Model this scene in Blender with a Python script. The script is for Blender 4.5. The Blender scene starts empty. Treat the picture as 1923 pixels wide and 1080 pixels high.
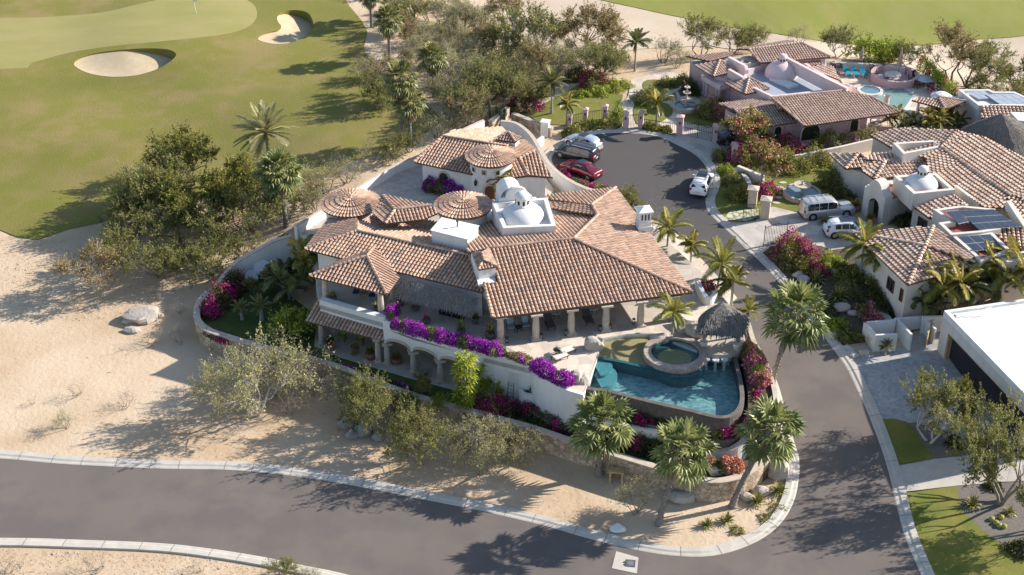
import bpy, math, random
import numpy as np
from mathutils import Vector, Matrix
from mathutils.geometry import delaunay_2d_cdt, tessellate_polygon
random.seed(7)
R = math.radians
scene = bpy.context.scene
# ---------------- camera ----------------
FPX = 2750.0; PITCH = R(31.0); CAMH = 75.0
cam_d = bpy.data.cameras.new("camera"); cam = bpy.data.objects.new("camera", cam_d)
scene.collection.objects.link(cam); scene.camera = cam
cam_d.sensor_width = 36.0; cam_d.lens = 36.0 * FPX / 1923.0
cam_d.clip_start = 1.0; cam_d.clip_end = 3000.0
cam.location = (0, 0, CAMH); cam.rotation_euler = (R(90) - PITCH, 0, 0)
# ---------------- world, sun, exposure ----------------
SUN_EL = R(28.0); SUN_AZ = R(17.0)      # direction to the sun: from +X turned towards +Y
world = bpy.data.worlds.new("World"); scene.world = world; world.use_nodes = True
wt = world.node_tree; wt.nodes.clear()
sky = wt.nodes.new('ShaderNodeTexSky'); sky.sky_type = 'NISHITA'; sky.sun_disc = False
sky.sun_elevation = SUN_EL; sky.sun_rotation = R(90) - SUN_AZ
sky.air_density = 1.0; sky.dust_density = 0.6; sky.ozone_density = 1.0
bg = wt.nodes.new('ShaderNodeBackground'); bg.inputs[1].default_value = 0.108
wo = wt.nodes.new('ShaderNodeOutputWorld')
wt.links.new(sky.outputs[0], bg.inputs[0]); wt.links.new(bg.outputs[0], wo.inputs[0])
sun_d = bpy.data.lights.new("sun", 'SUN'); sun_d.energy = 4.75; sun_d.angle = R(0.55); sun_d.color = (1.0, 0.93, 0.85)
sun = bpy.data.objects.new("sun", sun_d); scene.collection.objects.link(sun)
sdir = Vector((math.cos(SUN_EL) * math.cos(SUN_AZ), math.cos(SUN_EL) * math.sin(SUN_AZ), math.sin(SUN_EL)))
sun.rotation_euler = sdir.to_track_quat('Z', 'Y').to_euler(); sun.location = (60, 120, 80)
scene.view_settings.view_transform = 'Standard'; scene.view_settings.look = 'None'
scene.view_settings.gamma = 1.0; scene.view_settings.exposure = 1.0
scene.cycles.max_bounces = 6; scene.cycles.transparent_max_bounces = 8

# ---------------- projection helpers: a picture point to a point of the place ----------------
def ray(px, py):
    a = (px - 961.5) / FPX; b = (540 - py) / FPX
    return Vector((a, b * math.sin(PITCH) + math.cos(PITCH), b * math.cos(PITCH) - math.sin(PITCH)))
def P(px, py, z=0.0):
    d = ray(px, py); t = (z - CAMH) / d.z
    return Vector((d.x * t, d.y * t, z))
class Plane:
    """plane through two points with a slope across them (rise = slope * distance on the far/near side)"""
    def __init__(s, a, b, slope):      # rises to the left of a->b when slope > 0
        h = Vector((b.x - a.x, b.y - a.y, 0)); L = h.length; u = h / L
        nrm = Vector((-u.y, u.x, 0)); g = (b.z - a.z) / L
        s.g = u * g + nrm * slope; s.a = a.copy()
        s.n = Vector((-s.g.x, -s.g.y, 1)).normalized()
    def z(s, x, y): return s.a.z + s.g.x * (x - s.a.x) + s.g.y * (y - s.a.y)
    def hit(s, px, py):
        d = ray(px, py); o = Vector((0, 0, CAMH))
        t = (s.a - o).dot(s.n) / d.dot(s.n)
        return o + d * t
def inpoly(x, y, poly):
    c = False; n = len(poly); j = n - 1
    for i in range(n):
        xi, yi = poly[i][0], poly[i][1]; xj, yj = poly[j][0], poly[j][1]
        if (yi > y) != (yj > y) and x < (xj - xi) * (y - yi) / (yj - yi) + xi: c = not c
        j = i
    return c
def inpoly_np(X, Y, poly):
    c = np.zeros(X.shape, bool); n = len(poly); j = n - 1
    for i in range(n):
        xi, yi = poly[i][0], poly[i][1]; xj, yj = poly[j][0], poly[j][1]
        if yi != yj:
            c ^= ((yi > Y) != (yj > Y)) & (X < (xj - xi) * (Y - yi) / (yj - yi) + xi)
        j = i
    return c
def dist_np(X, Y, poly):
    D = np.full(X.shape, 1e9); n = len(poly)
    for i in range(n):
        ax, ay = poly[i][0], poly[i][1]; bx, by = poly[(i + 1) % n][0], poly[(i + 1) % n][1]
        dx, dy = bx - ax, by - ay; L = dx * dx + dy * dy + 1e-12
        t = np.clip(((X - ax) * dx + (Y - ay) * dy) / L, 0, 1)
        D = np.minimum(D, np.hypot(X - ax - t * dx, Y - ay - t * dy))
    return D
# ---------------- terrain height ----------------
CTRL = [(0,860,-1.5),(0,1060,-1.5),(300,950,-1.5),(600,1000,-1.5),(900,1060,-1.5),(1200,1060,-1.5),(1450,1040,-1.4),(1600,1060,-1.5),(1800,1075,-1.6),
        (300,700,-1.4),(120,620,-1.2),(430,800,-1.5),(700,850,-1.5),(900,930,-1.5),(1100,950,-1.5),(1300,960,-1.5),(1420,930,-1.4),
        (0,470,-.5),(330,600,-1.2),(200,480,-.6),(440,470,-.2),(560,380,1.6),(60,380,0.2),(350,300,.8),(700,290,2.4),(150,220,1.2),(500,180,2.0),(700,150,2.2),
        (0,60,2.4),(350,50,3.2),(620,60,2.4),(350,-80,3),
        (1600,930,-1.0),(1560,800,-.2),(1500,690,.8),(1450,600,1.8),(1480,640,1.4),(1380,520,2.6),(1290,430,3.2),(1200,340,3.5),(1150,270,3.6),(1250,290,3.6),
        (1700,950,-1.2),(1850,950,-1.2),(1900,1060,-1.5),(1740,800,-.2),(1880,830,-.2),(1700,690,.6),(1650,620,1.2),(1540,560,2.4),
        (1450,430,3.5),(1550,400,3.6),(1650,520,3.0),(1800,560,2.6),(1750,380,3.6),(1900,420,3.4),(1900,300,3.4),
        (1100,200,3.7),(1300,180,3.9),(1450,150,4.0),(1600,150,3.9),(1700,170,3.8),(1850,220,3.0),(900,180,2.4),(950,100,1.8),(1100,80,1.2),(1300,60,1.0),(1000,10,.8),
        (1600,60,1.2),(1850,110,1.0),(1900,20,1.6),(1500,10,1.8),(1200,-60,1),(850,-100,1.5),(800,60,2.2),(740,400,3.0),(900,420,3.2),(1100,500,3.0),(1250,600,2.2)]
_C = np.array([[*P(a, b, c)] for a, b, c in CTRL])
def Tn(X, Y):
    X = np.asarray(X, float); Y = np.asarray(Y, float); sh = X.shape
    X = X.ravel(); Y = Y.ravel(); out = np.empty(X.shape)
    for i in range(0, len(X), 20000):
        d2 = (X[i:i+20000, None] - _C[None, :, 0]) ** 2 + (Y[i:i+20000, None] - _C[None, :, 1]) ** 2
        w = 1.0 / (d2 + 30.0) ** 2
        out[i:i+20000] = (w * _C[None, :, 2]).sum(1) / w.sum(1)
    return out.reshape(sh)
def T(x, y): return float(Tn(np.array([x]), np.array([y]))[0])
def G(px, py, dz=0.0):
    z = 1.0
    for _ in range(9):
        p = P(px, py, z); z = 0.3 * z + 0.7 * (T(p.x, p.y) + dz)
    p = P(px, py, z); return Vector((p.x, p.y, z))
def Gs(pts, dz=0.0): return [G(a, b, dz) for a, b in pts]
# ---------------- mesh builder ----------------
class MB:
    def __init__(s): s.v = []; s.f = []; s.m = []; s.c = []
    def vert(s, p): s.v.append((p[0], p[1], p[2])); return len(s.v) - 1
    def face(s, idx, m=0, c=0.0): s.f.append(tuple(idx)); s.m.append(m); s.c.append(c)
    def poly(s, pts, m=0, c=0.0): s.face([s.vert(p) for p in pts], m, c)
    def fill(s, pts, m=0, c=0.0):
        """a polygon that may be concave"""
        b = [s.vert(p) for p in pts]
        for t in tessellate_polygon([[Vector(p) for p in pts]]):
            a, bb, cc = [Vector(pts[i]) for i in t]
            if (bb - a).cross(cc - a).z < 0: t = (t[0], t[2], t[1])
            s.face([b[i] for i in t], m, c)
    def prism(s, pts, z0, z1, m=0, mtop=None, c=0.0, bottom=False):
        """pts: xy loop; z0, z1 floats or lists"""
        n = len(pts); A = 0
        for i in range(n): A += pts[i][0] * pts[(i+1) % n][1] - pts[(i+1) % n][0] * pts[i][1]
        if A < 0: pts = pts[::-1]; z0 = z0[::-1] if hasattr(z0, '__len__') else z0; z1 = z1[::-1] if hasattr(z1, '__len__') else z1
        g = lambda z, i: z[i] if hasattr(z, '__len__') else z
        lo = [(pts[i][0], pts[i][1], g(z0, i)) for i in range(n)]; hi = [(pts[i][0], pts[i][1], g(z1, i)) for i in range(n)]
        for i in range(n):
            j = (i + 1) % n; s.poly([lo[i], lo[j], hi[j], hi[i]], m, c)
        s.fill(hi, m if mtop is None else mtop, c)
        if bottom:
            k = len(s.f); s.fill(lo, m, c)
            for q in range(k, len(s.f)): s.f[q] = s.f[q][::-1]
    def box(s, c, size, rz=0.0, m=0, col=0.0, tilt=None):
        hx, hy, hz = size[0] / 2, size[1] / 2, size[2] / 2
        M = Matrix.Rotation(rz, 3, 'Z')
        if tilt is not None: M = M @ tilt
        p = [Vector(c) + M @ Vector((x * hx, y * hy, z * hz)) for z in (-1, 1) for y in (-1, 1) for x in (-1, 1)]
        i = [s.vert(q) for q in p]
        for f in ((0,2,3,1),(4,5,7,6),(0,1,5,4),(2,6,7,3),(0,4,6,2),(1,3,7,5)): s.face([i[k] for k in f], m, col)
    def tube(s, pts, rad, n=6, m=0, c=0.0, cap=True):
        rings = []
        prev = None
        for k, p in enumerate(pts):
            p = Vector(p)
            t = (Vector(pts[min(k+1, len(pts)-1)]) - Vector(pts[max(k-1, 0)]))
            if t.length < 1e-9: t = Vector((0, 0, 1))
            t.normalize()
            ref = Vector((0, 0, 1)) if abs(t.z) < .9 else Vector((1, 0, 0))
            if prev is None: a = t.cross(ref).normalized()
            else:
                a = prev - t * prev.dot(t)
                a = a.normalized() if a.length > 1e-6 else t.cross(ref).normalized()
            prev = a; b = t.cross(a)
            r = rad[k] if hasattr(rad, '__len__') else rad
            rings.append([s.vert(p + (a * math.cos(2*math.pi*i/n) + b * math.sin(2*math.pi*i/n)) * r) for i in range(n)])
        for k in range(len(rings) - 1):
            for i in range(n):
                j = (i + 1) % n; s.face([rings[k][i], rings[k][j], rings[k+1][j], rings[k+1][i]], m, c)
        if cap: s.face(rings[0][::-1], m, c); s.face(rings[-1], m, c)
    def lathe(s, c, prof, n=24, m=0, col=0.0, a0=0.0, a1=2*math.pi, sx=1.0, sy=1.0, rz=0.0):
        """prof: (r, z) bottom to top"""
        full = abs(a1 - a0 - 2*math.pi) < 1e-6; N = n if full else n + 1
        rows = []
        for r, z in prof:
            if r < 1e-6: rows.append([s.vert((c[0], c[1], c[2] + z))] * N); continue
            row = []
            for i in range(N):
                a = a0 + (a1 - a0) * i / n; x, y = r * math.cos(a) * sx, r * math.sin(a) * sy
                row.append(s.vert((c[0] + x * math.cos(rz) - y * math.sin(rz), c[1] + x * math.sin(rz) + y * math.cos(rz), c[2] + z)))
            rows.append(row)
        for k in range(len(rows) - 1):
            for i in range(n):
                j = (i + 1) % N if full else i + 1
                q = [rows[k][i], rows[k][j], rows[k+1][j], rows[k+1][i]]
                q = list(dict.fromkeys(q))
                if len(q) > 2: s.face(q, m, col)
    def add(s, V, F, m=0, C=None):
        b = len(s.v); s.v.extend(map(tuple, V.tolist() if hasattr(V, 'tolist') else V))
        F = F.tolist() if hasattr(F, 'tolist') else F
        s.f.extend(tuple(i + b for i in f) for f in F); s.m.extend([m] * len(F))
        s.c.extend([0.0] * len(F) if C is None else [float(x) for x in C])
    def build(s, name, mats, parent=None, smooth=False, label=None):
        me = bpy.data.meshes.new(name); me.from_pydata(s.v, [], s.f)
        if not isinstance(mats, (list, tuple)): mats = [mats]
        for m in mats: me.materials.append(m)
        n = len(me.polygons)
        if n == len(s.m) and n:
            if len(mats) > 1: me.polygons.foreach_set('material_index', s.m)
            at = me.attributes.new('var', 'FLOAT', 'FACE'); at.data.foreach_set('value', s.c)
            if smooth: me.polygons.foreach_set('use_smooth', [True] * n)
        me.update()
        o = bpy.data.objects.new(name, me); scene.collection.objects.link(o)
        if parent is not None:
            o.parent = parent
            pr = parent; M = Matrix.Identity(4)
            while pr is not None: M = (Matrix.Translation(pr.location) @ pr.rotation_euler.to_matrix().to_4x4()) @ M if pr.type == 'EMPTY' else M; pr = pr.parent
            o.matrix_parent_inverse = M.inverted() if parent.type == 'EMPTY' else Matrix.Identity(4)
        if label: o['label'] = label
        return o
ALL = []
def tag(o, label, cat, group=None):
    o['label'] = label; o['category'] = cat
    if group: o['group'] = group
    ALL.append(o)
    return o
def thing(name, label, cat, loc=(0, 0, 0), group=None):
    o = bpy.data.objects.new(name, None); scene.collection.objects.link(o); o.location = loc
    o.empty_display_size = .3
    return tag(o, label, cat, group)
def struct(o): o['kind'] = 'structure'; return o
def stuff(o, label, cat): o['kind'] = 'stuff'; return tag(o, label, cat)
def ctree(o, parent=None):
    c = o.copy(); scene.collection.objects.link(c)
    if parent is not None: c.parent = parent
    for ch in list(CH.get(o.name, [])): ctree(ch, c)
    return c
CH = {}
class Proto:
    """a kind built once at the origin; the first use moves it, later uses copy it with its parts"""
    def __init__(s, root): s.root = root; s.used = False; s.reg(root)
    def reg(s, o):
        CH[o.name] = [x for x in scene.objects if x.parent == o]
        for x in CH[o.name]: s.reg(x)
    def put(s, loc, label, rz=0.0, sc=1.0, group=None, cat=None, tilt=(0, 0)):
        o = s.root if not s.used else ctree(s.root)
        s.used = True
        o.location = loc; o.rotation_euler = (tilt[0], tilt[1], rz)
        o.scale = (sc, sc, sc) if not hasattr(sc, '__len__') else sc
        o['label'] = label
        if cat: o['category'] = cat
        if group: o['group'] = group
        elif 'group' in o: del o['group']
        return o
# ---------------- paths ----------------
def dens(pts, step, closed=False):
    out = []; n = len(pts)
    for i in range(n if closed else n - 1):
        a = Vector(pts[i]); b = Vector(pts[(i+1) % n]); k = max(1, int((b - a).length / step))
        for j in range(k): out.append(a.lerp(b, j / k))
    if not closed: out.append(Vector(pts[-1]))
    return out
def smooth_path(pts, k=6, closed=False):
    """Catmull-Rom"""
    pts = [Vector(p) for p in pts]; n = len(pts); out = []
    for i in range(n if closed else n - 1):
        g = lambda j: pts[j % n] if closed else pts[max(0, min(n - 1, j))]
        p0, p1, p2, p3 = g(i - 1), g(i), g(i + 1), g(i + 2)
        for j in range(k):
            t = j / k
            out.append(.5 * ((2*p1) + (-p0 + p2) * t + (2*p0 - 5*p1 + 4*p2 - p3) * t*t + (-p0 + 3*p1 - 3*p2 + p3) * t**3))
    if not closed: out.append(pts[-1])
    return out
def offset(pts, d, closed=False):
    """shift to the left of travel by d, in plan"""
    n = len(pts); out = []
    for i in range(n):
        a = pts[(i - 1) % n] if (closed or i > 0) else pts[i]; b = pts[(i + 1) % n] if (closed or i < n - 1) else pts[i]
        t1 = Vector((pts[i][0] - a[0], pts[i][1] - a[1])); t2 = Vector((b[0] - pts[i][0], b[1] - pts[i][1]))
        if t1.length < 1e-9: t1 = t2
        if t2.length < 1e-9: t2 = t1
        t1.normalize(); t2.normalize()
        n1 = Vector((-t1.y, t1.x)); n2 = Vector((-t2.y, t2.x)); m = n1 + n2
        if m.length < 1e-6: m = n1
        m.normalize(); k = d / max(.4, m.dot(n1))
        out.append(Vector((pts[i][0] + m.x * k, pts[i][1] + m.y * k, pts[i][2] if len(pts[i]) > 2 else 0)))
    return out
def wall_mesh(mb, path, h_or_z, thick, zbot=None, closed=False, cap=None, m=0, mcap=1, drop=0.0):
    """a wall along path (the z of path is its top); zbot number or None for h below the top"""
    A = [Vector(p) for p in path]; B = offset(A, thick, closed); n = len(A)
    for i in range(n if closed else n - 1):
        j = (i + 1) % n
        z0 = (zbot if zbot is not None else A[i].z - h_or_z); z1 = (zbot if zbot is not None else A[j].z - h_or_z)
        a, b, c, d = A[i], A[j], B[j], B[i]
        mb.poly([(a.x, a.y, z0), (b.x, b.y, z1), b, a], m)
        mb.poly([(c.x, c.y, z1), (d.x, d.y, z0), (d.x, d.y, a.z), (c.x, c.y, b.z)], m)
        mb.poly([a, b, (c.x, c.y, b.z), (d.x, d.y, a.z)], m if cap is None else mcap)
    if not closed:
        for k in (0, n - 1):
            a, d = A[k], B[k]; z = (zbot if zbot is not None else a.z - h_or_z)
            q = [(a.x, a.y, z), (a.x, a.y, a.z), (d.x, d.y, a.z), (d.x, d.y, z)]
            mb.poly(q if k == 0 else q[::-1], m)
    if cap:       # a coping slab that overhangs by 4 cm
        o1 = offset(A, -.05, closed); o2 = offset(A, thick + .05, closed)
        for i in range(n if closed else n - 1):
            j = (i + 1) % n
            a, b, c, d = [Vector(q) for q in (o1[i], o1[j], o2[j], o2[i])]
            a.z = d.z = A[i].z + .003; b.z = c.z = A[j].z + .003
            up = Vector((0, 0, cap))
            mb.poly([a + up, b + up, c + up, d + up], mcap); mb.poly([a, b, b + up, a + up], mcap); mb.poly([c, d, d + up, c + up], mcap)
            if not closed and i == 0: mb.poly([d, a, a + up, d + up], mcap)
            if not closed and i == n - 2: mb.poly([b, c, c + up, b + up], mcap)
def sheet(loops, step, zf, hole_loops=()):
    """triangulated sheet of the outline with holes, z from zf(X, Y) arrays"""
    vs = []; es = []
    for lp in [loops] + list(hole_loops):
        d = dens([(p[0], p[1], 0) for p in lp], step, True); b = len(vs)
        vs += [Vector((p.x, p.y)) for p in d]; es += [(b + i, b + (i + 1) % len(d)) for i in range(len(d))]
    xs = [p.x for p in vs]; ys = [p.y for p in vs]
    gx = np.arange(min(xs), max(xs), step); gy = np.arange(min(ys), max(ys), step * .9)
    X, Y = np.meshgrid(gx, gy); X = X + (np.arange(len(gy)) % 2)[:, None] * step / 2
    X = X.ravel(); Y = Y.ravel()
    k = inpoly_np(X, Y, loops) & (dist_np(X, Y, loops) > step * .35)
    for h in hole_loops: k &= ~inpoly_np(X, Y, h) & (dist_np(X, Y, h) > step * .35)
    vs += [Vector((a, b)) for a, b in zip(X[k], Y[k])]
    r = delaunay_2d_cdt(vs, es, [], 0, 1e-5)
    V = np.array([(v.x, v.y) for v in r[0]]); F = np.array(r[2]); c = V[F].mean(1)
    k = inpoly_np(c[:, 0], c[:, 1], loops)
    for h in hole_loops: k &= ~inpoly_np(c[:, 0], c[:, 1], h)
    F = F[k]; Z = zf(V[:, 0], V[:, 1])
    mb = MB(); mb.add(np.column_stack([V, Z]), F); return mb
LOWER = []
def drape(name, px, mat, dz, step=1.5, holes=(), k=0, world_pts=False):
    lp = px if world_pts else Gs(px, dz)
    if k: lp = smooth_path(lp, k, True)
    LOWER.append(lp)
    mb = sheet(lp, step, lambda X, Y: Tn(X, Y) + dz, holes)
    return struct(mb.build(name, mat))
# ---------------- materials ----------------
MATS = {}
def node(nt, t, **k):
    n = nt.nodes.new(t)
    for a, b in k.items(): setattr(n, a, b)
    return n
def mat(name, col, rough=.8, col2=None, scale=1.0, amount=1.0, bump=0.0, bscale=None, var=None, col3=None, scale3=.1, spec=.3, metal=0.0, world_co=True,
        transl=0.0, detail=6.0, ramp=None, stretch=None, lo=.35, hi=.65):
    m = bpy.data.materials.new(name); m.use_nodes = True; nt = m.node_tree; b = nt.nodes['Principled BSDF']
    b.inputs['Roughness'].default_value = rough; b.inputs['Specular IOR Level'].default_value = spec; b.inputs['Metallic'].default_value = metal
    geo = node(nt, 'ShaderNodeNewGeometry') if world_co else node(nt, 'ShaderNodeTexCoord')
    co = geo.outputs['Position'] if world_co else geo.outputs['Object']
    if stretch:
        mp = node(nt, 'ShaderNodeMapping'); mp.inputs['Scale'].default_value = stretch[:3]
        if len(stretch) > 3: mp.inputs['Rotation'].default_value = (0, 0, stretch[3])
        nt.links.new(co, mp.inputs[0]); co = mp.outputs[0]
    def noise(sc, det=detail):
        n = node(nt, 'ShaderNodeTexNoise'); n.inputs['Scale'].default_value = sc; n.inputs['Detail'].default_value = det; n.inputs['Roughness'].default_value = .6
        nt.links.new(co, n.inputs['Vector']); return n.outputs['Fac']
    def mapr(fac, a, bb, c=0., d=1.):
        n = node(nt, 'ShaderNodeMapRange'); n.inputs[1].default_value = a; n.inputs[2].default_value = bb; n.inputs[3].default_value = c; n.inputs[4].default_value = d
        nt.links.new(fac, n.inputs[0]); return n.outputs[0]
    def mix(f, a, c):
        n = node(nt, 'ShaderNodeMix', data_type='RGBA')
        if isinstance(f, float): n.inputs[0].default_value = f
        else: nt.links.new(f, n.inputs[0])
        for s, q in ((6, a), (7, c)):
            if isinstance(q, tuple): n.inputs[s].default_value = (*q, 1)
            else: nt.links.new(q, n.inputs[s])
        return n.outputs[2]
    cur = tuple(col)
    if ramp:        # colours picked by the per-face value
        at = node(nt, 'ShaderNodeAttribute'); at.attribute_name = 'var'
        cr = node(nt, 'ShaderNodeValToRGB'); cr.color_ramp.interpolation = 'CONSTANT' if len(ramp) > 3 else 'LINEAR'
        e = cr.color_ramp.elements; e[0].position = 0; e[0].color = (*ramp[0][1], 1); e[1].position = ramp[1][0]; e[1].color = (*ramp[1][1], 1)
        for pos, cc in ramp[2:]: q = e.new(pos); q.color = (*cc, 1)
        nt.links.new(at.outputs['Fac'], cr.inputs[0]); cur = cr.outputs[0]
    if col2: cur = mix(mapr(noise(scale), lo, hi, 0, amount), cur, tuple(col2))
    if col3: cur = mix(mapr(noise(scale3, 3), .45, .62, 0, .8), cur, tuple(col3))
    if isinstance(cur, tuple): b.inputs['Base Color'].default_value = (*cur, 1)
    else: nt.links.new(cur, b.inputs['Base Color'])
    if bump:
        bn = node(nt, 'ShaderNodeBump'); bn.inputs['Strength'].default_value = 1.0; bn.inputs['Distance'].default_value = bump
        nt.links.new(noise(bscale or scale * 4, 5), bn.inputs['Height']); nt.links.new(bn.outputs[0], b.inputs['Normal'])
    if transl:
        tr = node(nt, 'ShaderNodeBsdfTranslucent'); ms = node(nt, 'ShaderNodeMixShader'); ms.inputs[0].default_value = transl
        if isinstance(cur, tuple): tr.inputs[0].default_value = (*cur, 1)
        else: nt.links.new(cur, tr.inputs[0])
        out = nt.nodes['Material Output']; nt.links.new(b.outputs[0], ms.inputs[1]); nt.links.new(tr.outputs[0], ms.inputs[2]); nt.links.new(ms.outputs[0], out.inputs[0])
    m['x'] = 1; MATS[name] = m; return m
def cells(m, scale, dark=(.2,.18,.15), amount=.6, width=.04, rnd=1.0, dist='F1'):
    """stone joints over a material's base colour"""
    nt = m.node_tree; b = nt.nodes['Principled BSDF']
    geo = node(nt, 'ShaderNodeNewGeometry')
    v = node(nt, 'ShaderNodeTexVoronoi'); v.feature = 'DISTANCE_TO_EDGE'; v.inputs['Scale'].default_value = scale; v.inputs['Randomness'].default_value = rnd
    v2 = node(nt, 'ShaderNodeTexVoronoi'); v2.inputs['Scale'].default_value = scale; v2.inputs['Randomness'].default_value = rnd
    nt.links.new(geo.outputs['Position'], v.inputs['Vector']); nt.links.new(geo.outputs['Position'], v2.inputs['Vector'])
    mr = node(nt, 'ShaderNodeMapRange'); mr.inputs[1].default_value = 0; mr.inputs[2].default_value = width; mr.inputs[3].default_value = amount; mr.inputs[4].default_value = 0
    nt.links.new(v.outputs['Distance'], mr.inputs[0])
    src = b.inputs['Base Color'].links[0].from_socket if b.inputs['Base Color'].links else None
    sp = node(nt, 'ShaderNodeSeparateColor'); nt.links.new(v2.outputs['Color'], sp.inputs[0])
    mm = node(nt, 'ShaderNodeMapRange'); mm.inputs[3].default_value = .84; mm.inputs[4].default_value = 1.12; nt.links.new(sp.outputs[0], mm.inputs[0])
    vm = node(nt, 'ShaderNodeVectorMath', operation='SCALE')
    if src: nt.links.new(src, vm.inputs[0])
    else: vm.inputs[0].default_value = b.inputs['Base Color'].default_value[:3]
    nt.links.new(mm.outputs[0], vm.inputs['Scale'])
    mx = node(nt, 'ShaderNodeMix', data_type='RGBA'); nt.links.new(mr.outputs[0], mx.inputs[0]); nt.links.new(vm.outputs[0], mx.inputs[6]); mx.inputs[7].default_value = (*dark, 1)
    nt.links.new(mx.outputs[2], b.inputs['Base Color']); return m
def hexc(r, g, b):
    f = lambda c: ((c / 255 + .055) / 1.055) ** 2.4 if c > 10 else c / 255 / 12.92
    return (f(r), f(g), f(b))
M_sand = mat('sand', (.51,.385,.26), .95, (.42,.295,.18), .25, .8, .07, 2.2, col3=(.56,.44,.31), scale3=.06)
M_sandpale = mat('arroyo_sand', (.50,.41,.31), .95, (.44,.35,.25), .12, .8, .03, 2.5)
M_bunk = mat('bunker_sand', (.47,.38,.25), .95, (.40,.315,.20), .8, .8, .03, 4)
M_rough = mat('rough_grass', (.178,.165,.032), .95, (.235,.180,.068), .22, .9, .05, 4, col3=(.140,.138,.024), scale3=.05, detail=12, lo=.43, hi=.59)
M_fair = mat('fairway_grass', (.185,.200,.032), .95, (.225,.210,.055), .35, .9, .01, 9, stretch=(1, .35, 1, .3))
M_green = mat('putting_green', (.245,.230,.070), .95, (.295,.255,.10), .25, .95, .01, 9, stretch=(.5, 1, 1, .25))
M_lawn = mat('lawn_grass', (.155,.158,.026), .95, (.205,.178,.045), .8, .9, .03, 8, col3=(.105,.135,.022), scale3=.3, detail=10)
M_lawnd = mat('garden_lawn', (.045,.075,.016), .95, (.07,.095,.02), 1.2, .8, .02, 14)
M_asph = mat('asphalt', (.098,.088,.080), .9, (.125,.113,.102), .12, .9, .006, 30, col3=(.080,.073,.068), scale3=.3, stretch=(.5, 1, 1))
M_asph2 = mat('asphalt_new', (.066,.062,.060), .9, (.085,.080,.077), .3, .9, .006, 30)
M_soil = mat('dark_soil', (.075,.055,.038), .95, (.12,.09,.06), 2, .8, .03, 8)
M_conc = mat('kerb_concrete', (.50,.46,.40), .85, (.40,.36,.31), 1.2, .7, .004, 20)
M_white = mat('white_stucco', (.70,.69,.67), .9, (.61,.595,.565), .9, .9, .008, 6, stretch=(1.2,1.2,.3))
M_cream = mat('cream_stucco', (.62,.57,.505), .9, (.54,.49,.43), .9, .9, .008, 6, stretch=(1.2,1.2,.3))
M_grey = mat('grey_stucco', (.60,.57,.54), .9, (.52,.49,.46), .9, .9, .008, 6, stretch=(1.2,1.2,.3))
M_pink = mat('pink_stucco', (.56,.39,.38), .9, (.50,.34,.335), .9, .9, .008, 6, stretch=(1.2,1.2,.3))
M_pinkl = mat('pale_pink_stucco', (.68,.54,.52), .9, (.62,.47,.46), .9, .9, .008, 6, stretch=(1.2,1.2,.3))
M_red = mat('red_roof_coating', (.33,.105,.075), .8, (.26,.085,.065), .8, .8)
M_bluegrey = mat('grey_roof_membrane', (.33,.36,.41), .85, (.25,.28,.33), .35, .9)
M_cantera = mat('cantera_stone', (.52,.44,.35), .85, (.40,.33,.26), 2.5, .8, .012, 9)
M_stonew = cells(mat('rubble_stone', (.55,.44,.32), .9, (.34,.25,.17), 1.3, .95, .05, 5, lo=.42, hi=.58), 2.3, (.13,.10,.07), .85, .075)
M_flag = cells(mat('flagstone', (.60,.52,.42), .85, (.50,.42,.33), 1.2, .7), 1.1, (.40,.34,.27), .5, .03)
M_paver = cells(mat('court_pavers', (.47,.41,.345), .85, (.38,.33,.28), .5, .8), 2.6, (.25,.22,.19), .5, .05)
M_floor = cells(mat('terrace_tile', (.46,.405,.34), .7, (.40,.35,.29), .8, .7), .9, (.30,.26,.21), .45, .03, 0.0)
M_cobble = cells(mat('cobble_setts', (.42,.41,.39), .85, (.34,.33,.32), .8, .8), 4.0, (.20,.19,.18), .6, .07)
M_wood = mat('weathered_wood', (.30,.19,.11), .8, (.22,.14,.08), 3, .8, .004, 20, stretch=(1, 1, .2))
M_woodl = mat('light_wood', (.50,.36,.19), .75, (.40,.28,.14), 3, .8)
M_dark = mat('dark_void', (.02,.018,.016), .6)
M_black = mat('black_iron', (.022,.022,.024), .5, spec=.5)
M_fascia = mat('brown_eave_wood', (.085,.05,.032), .85, (.12,.07,.045), 3)
TERRA = [(0,(0.493,0.323,0.224)),(.16,(0.434,0.271,0.185)),(.34,(0.538,0.369,0.266)),(.50,(0.391,0.236,0.161)),(.64,(0.478,0.300,0.204)),(.76,(0.323,0.228,0.177)),(.86,(0.259,0.196,0.159)),(.93,(0.420,0.252,0.165))]
BEIGE = [(0,(0.596,0.424,0.310)),(.2,(0.520,0.348,0.248)),(.4,(0.645,0.488,0.374)),(.6,(0.443,0.285,0.200)),(.78,(0.572,0.386,0.272)),(.9,(0.326,0.210,0.154))]
BROWN = [(0,(0.517,0.353,0.267)),(.2,(0.454,0.297,0.219)),(.4,(0.554,0.397,0.312)),(.6,(0.389,0.253,0.189)),(.8,(0.492,0.328,0.242))]
M_tile = mat('terracotta_barrel', (.5,.3,.2), .85, (.62,.44,.33), 1.8, .30, ramp=TERRA)
M_tileb = mat('beige_barrel', (.5,.3,.2), .85, (.60,.50,.42), 1.8, .35, ramp=BEIGE)
M_tilep = mat('brown_barrel', (.5,.3,.2), .85, (.50,.42,.36), 1.8, .35, ramp=BROWN)
M_pan = mat('tile_channel', (.20,.11,.075), .9, (.13,.08,.06), 2)
M_thatch = mat('palm_thatch', (.20,.18,.165), .95, (.11,.10,.09), 7, .9, .05, 12, ramp=[(0,(.16,.145,.13)),(1,(.30,.27,.235))])
M_rock = mat('granite_boulder', (.48,.43,.37), .9, (.33,.29,.25), 1.2, .9, .05, 4)
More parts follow.
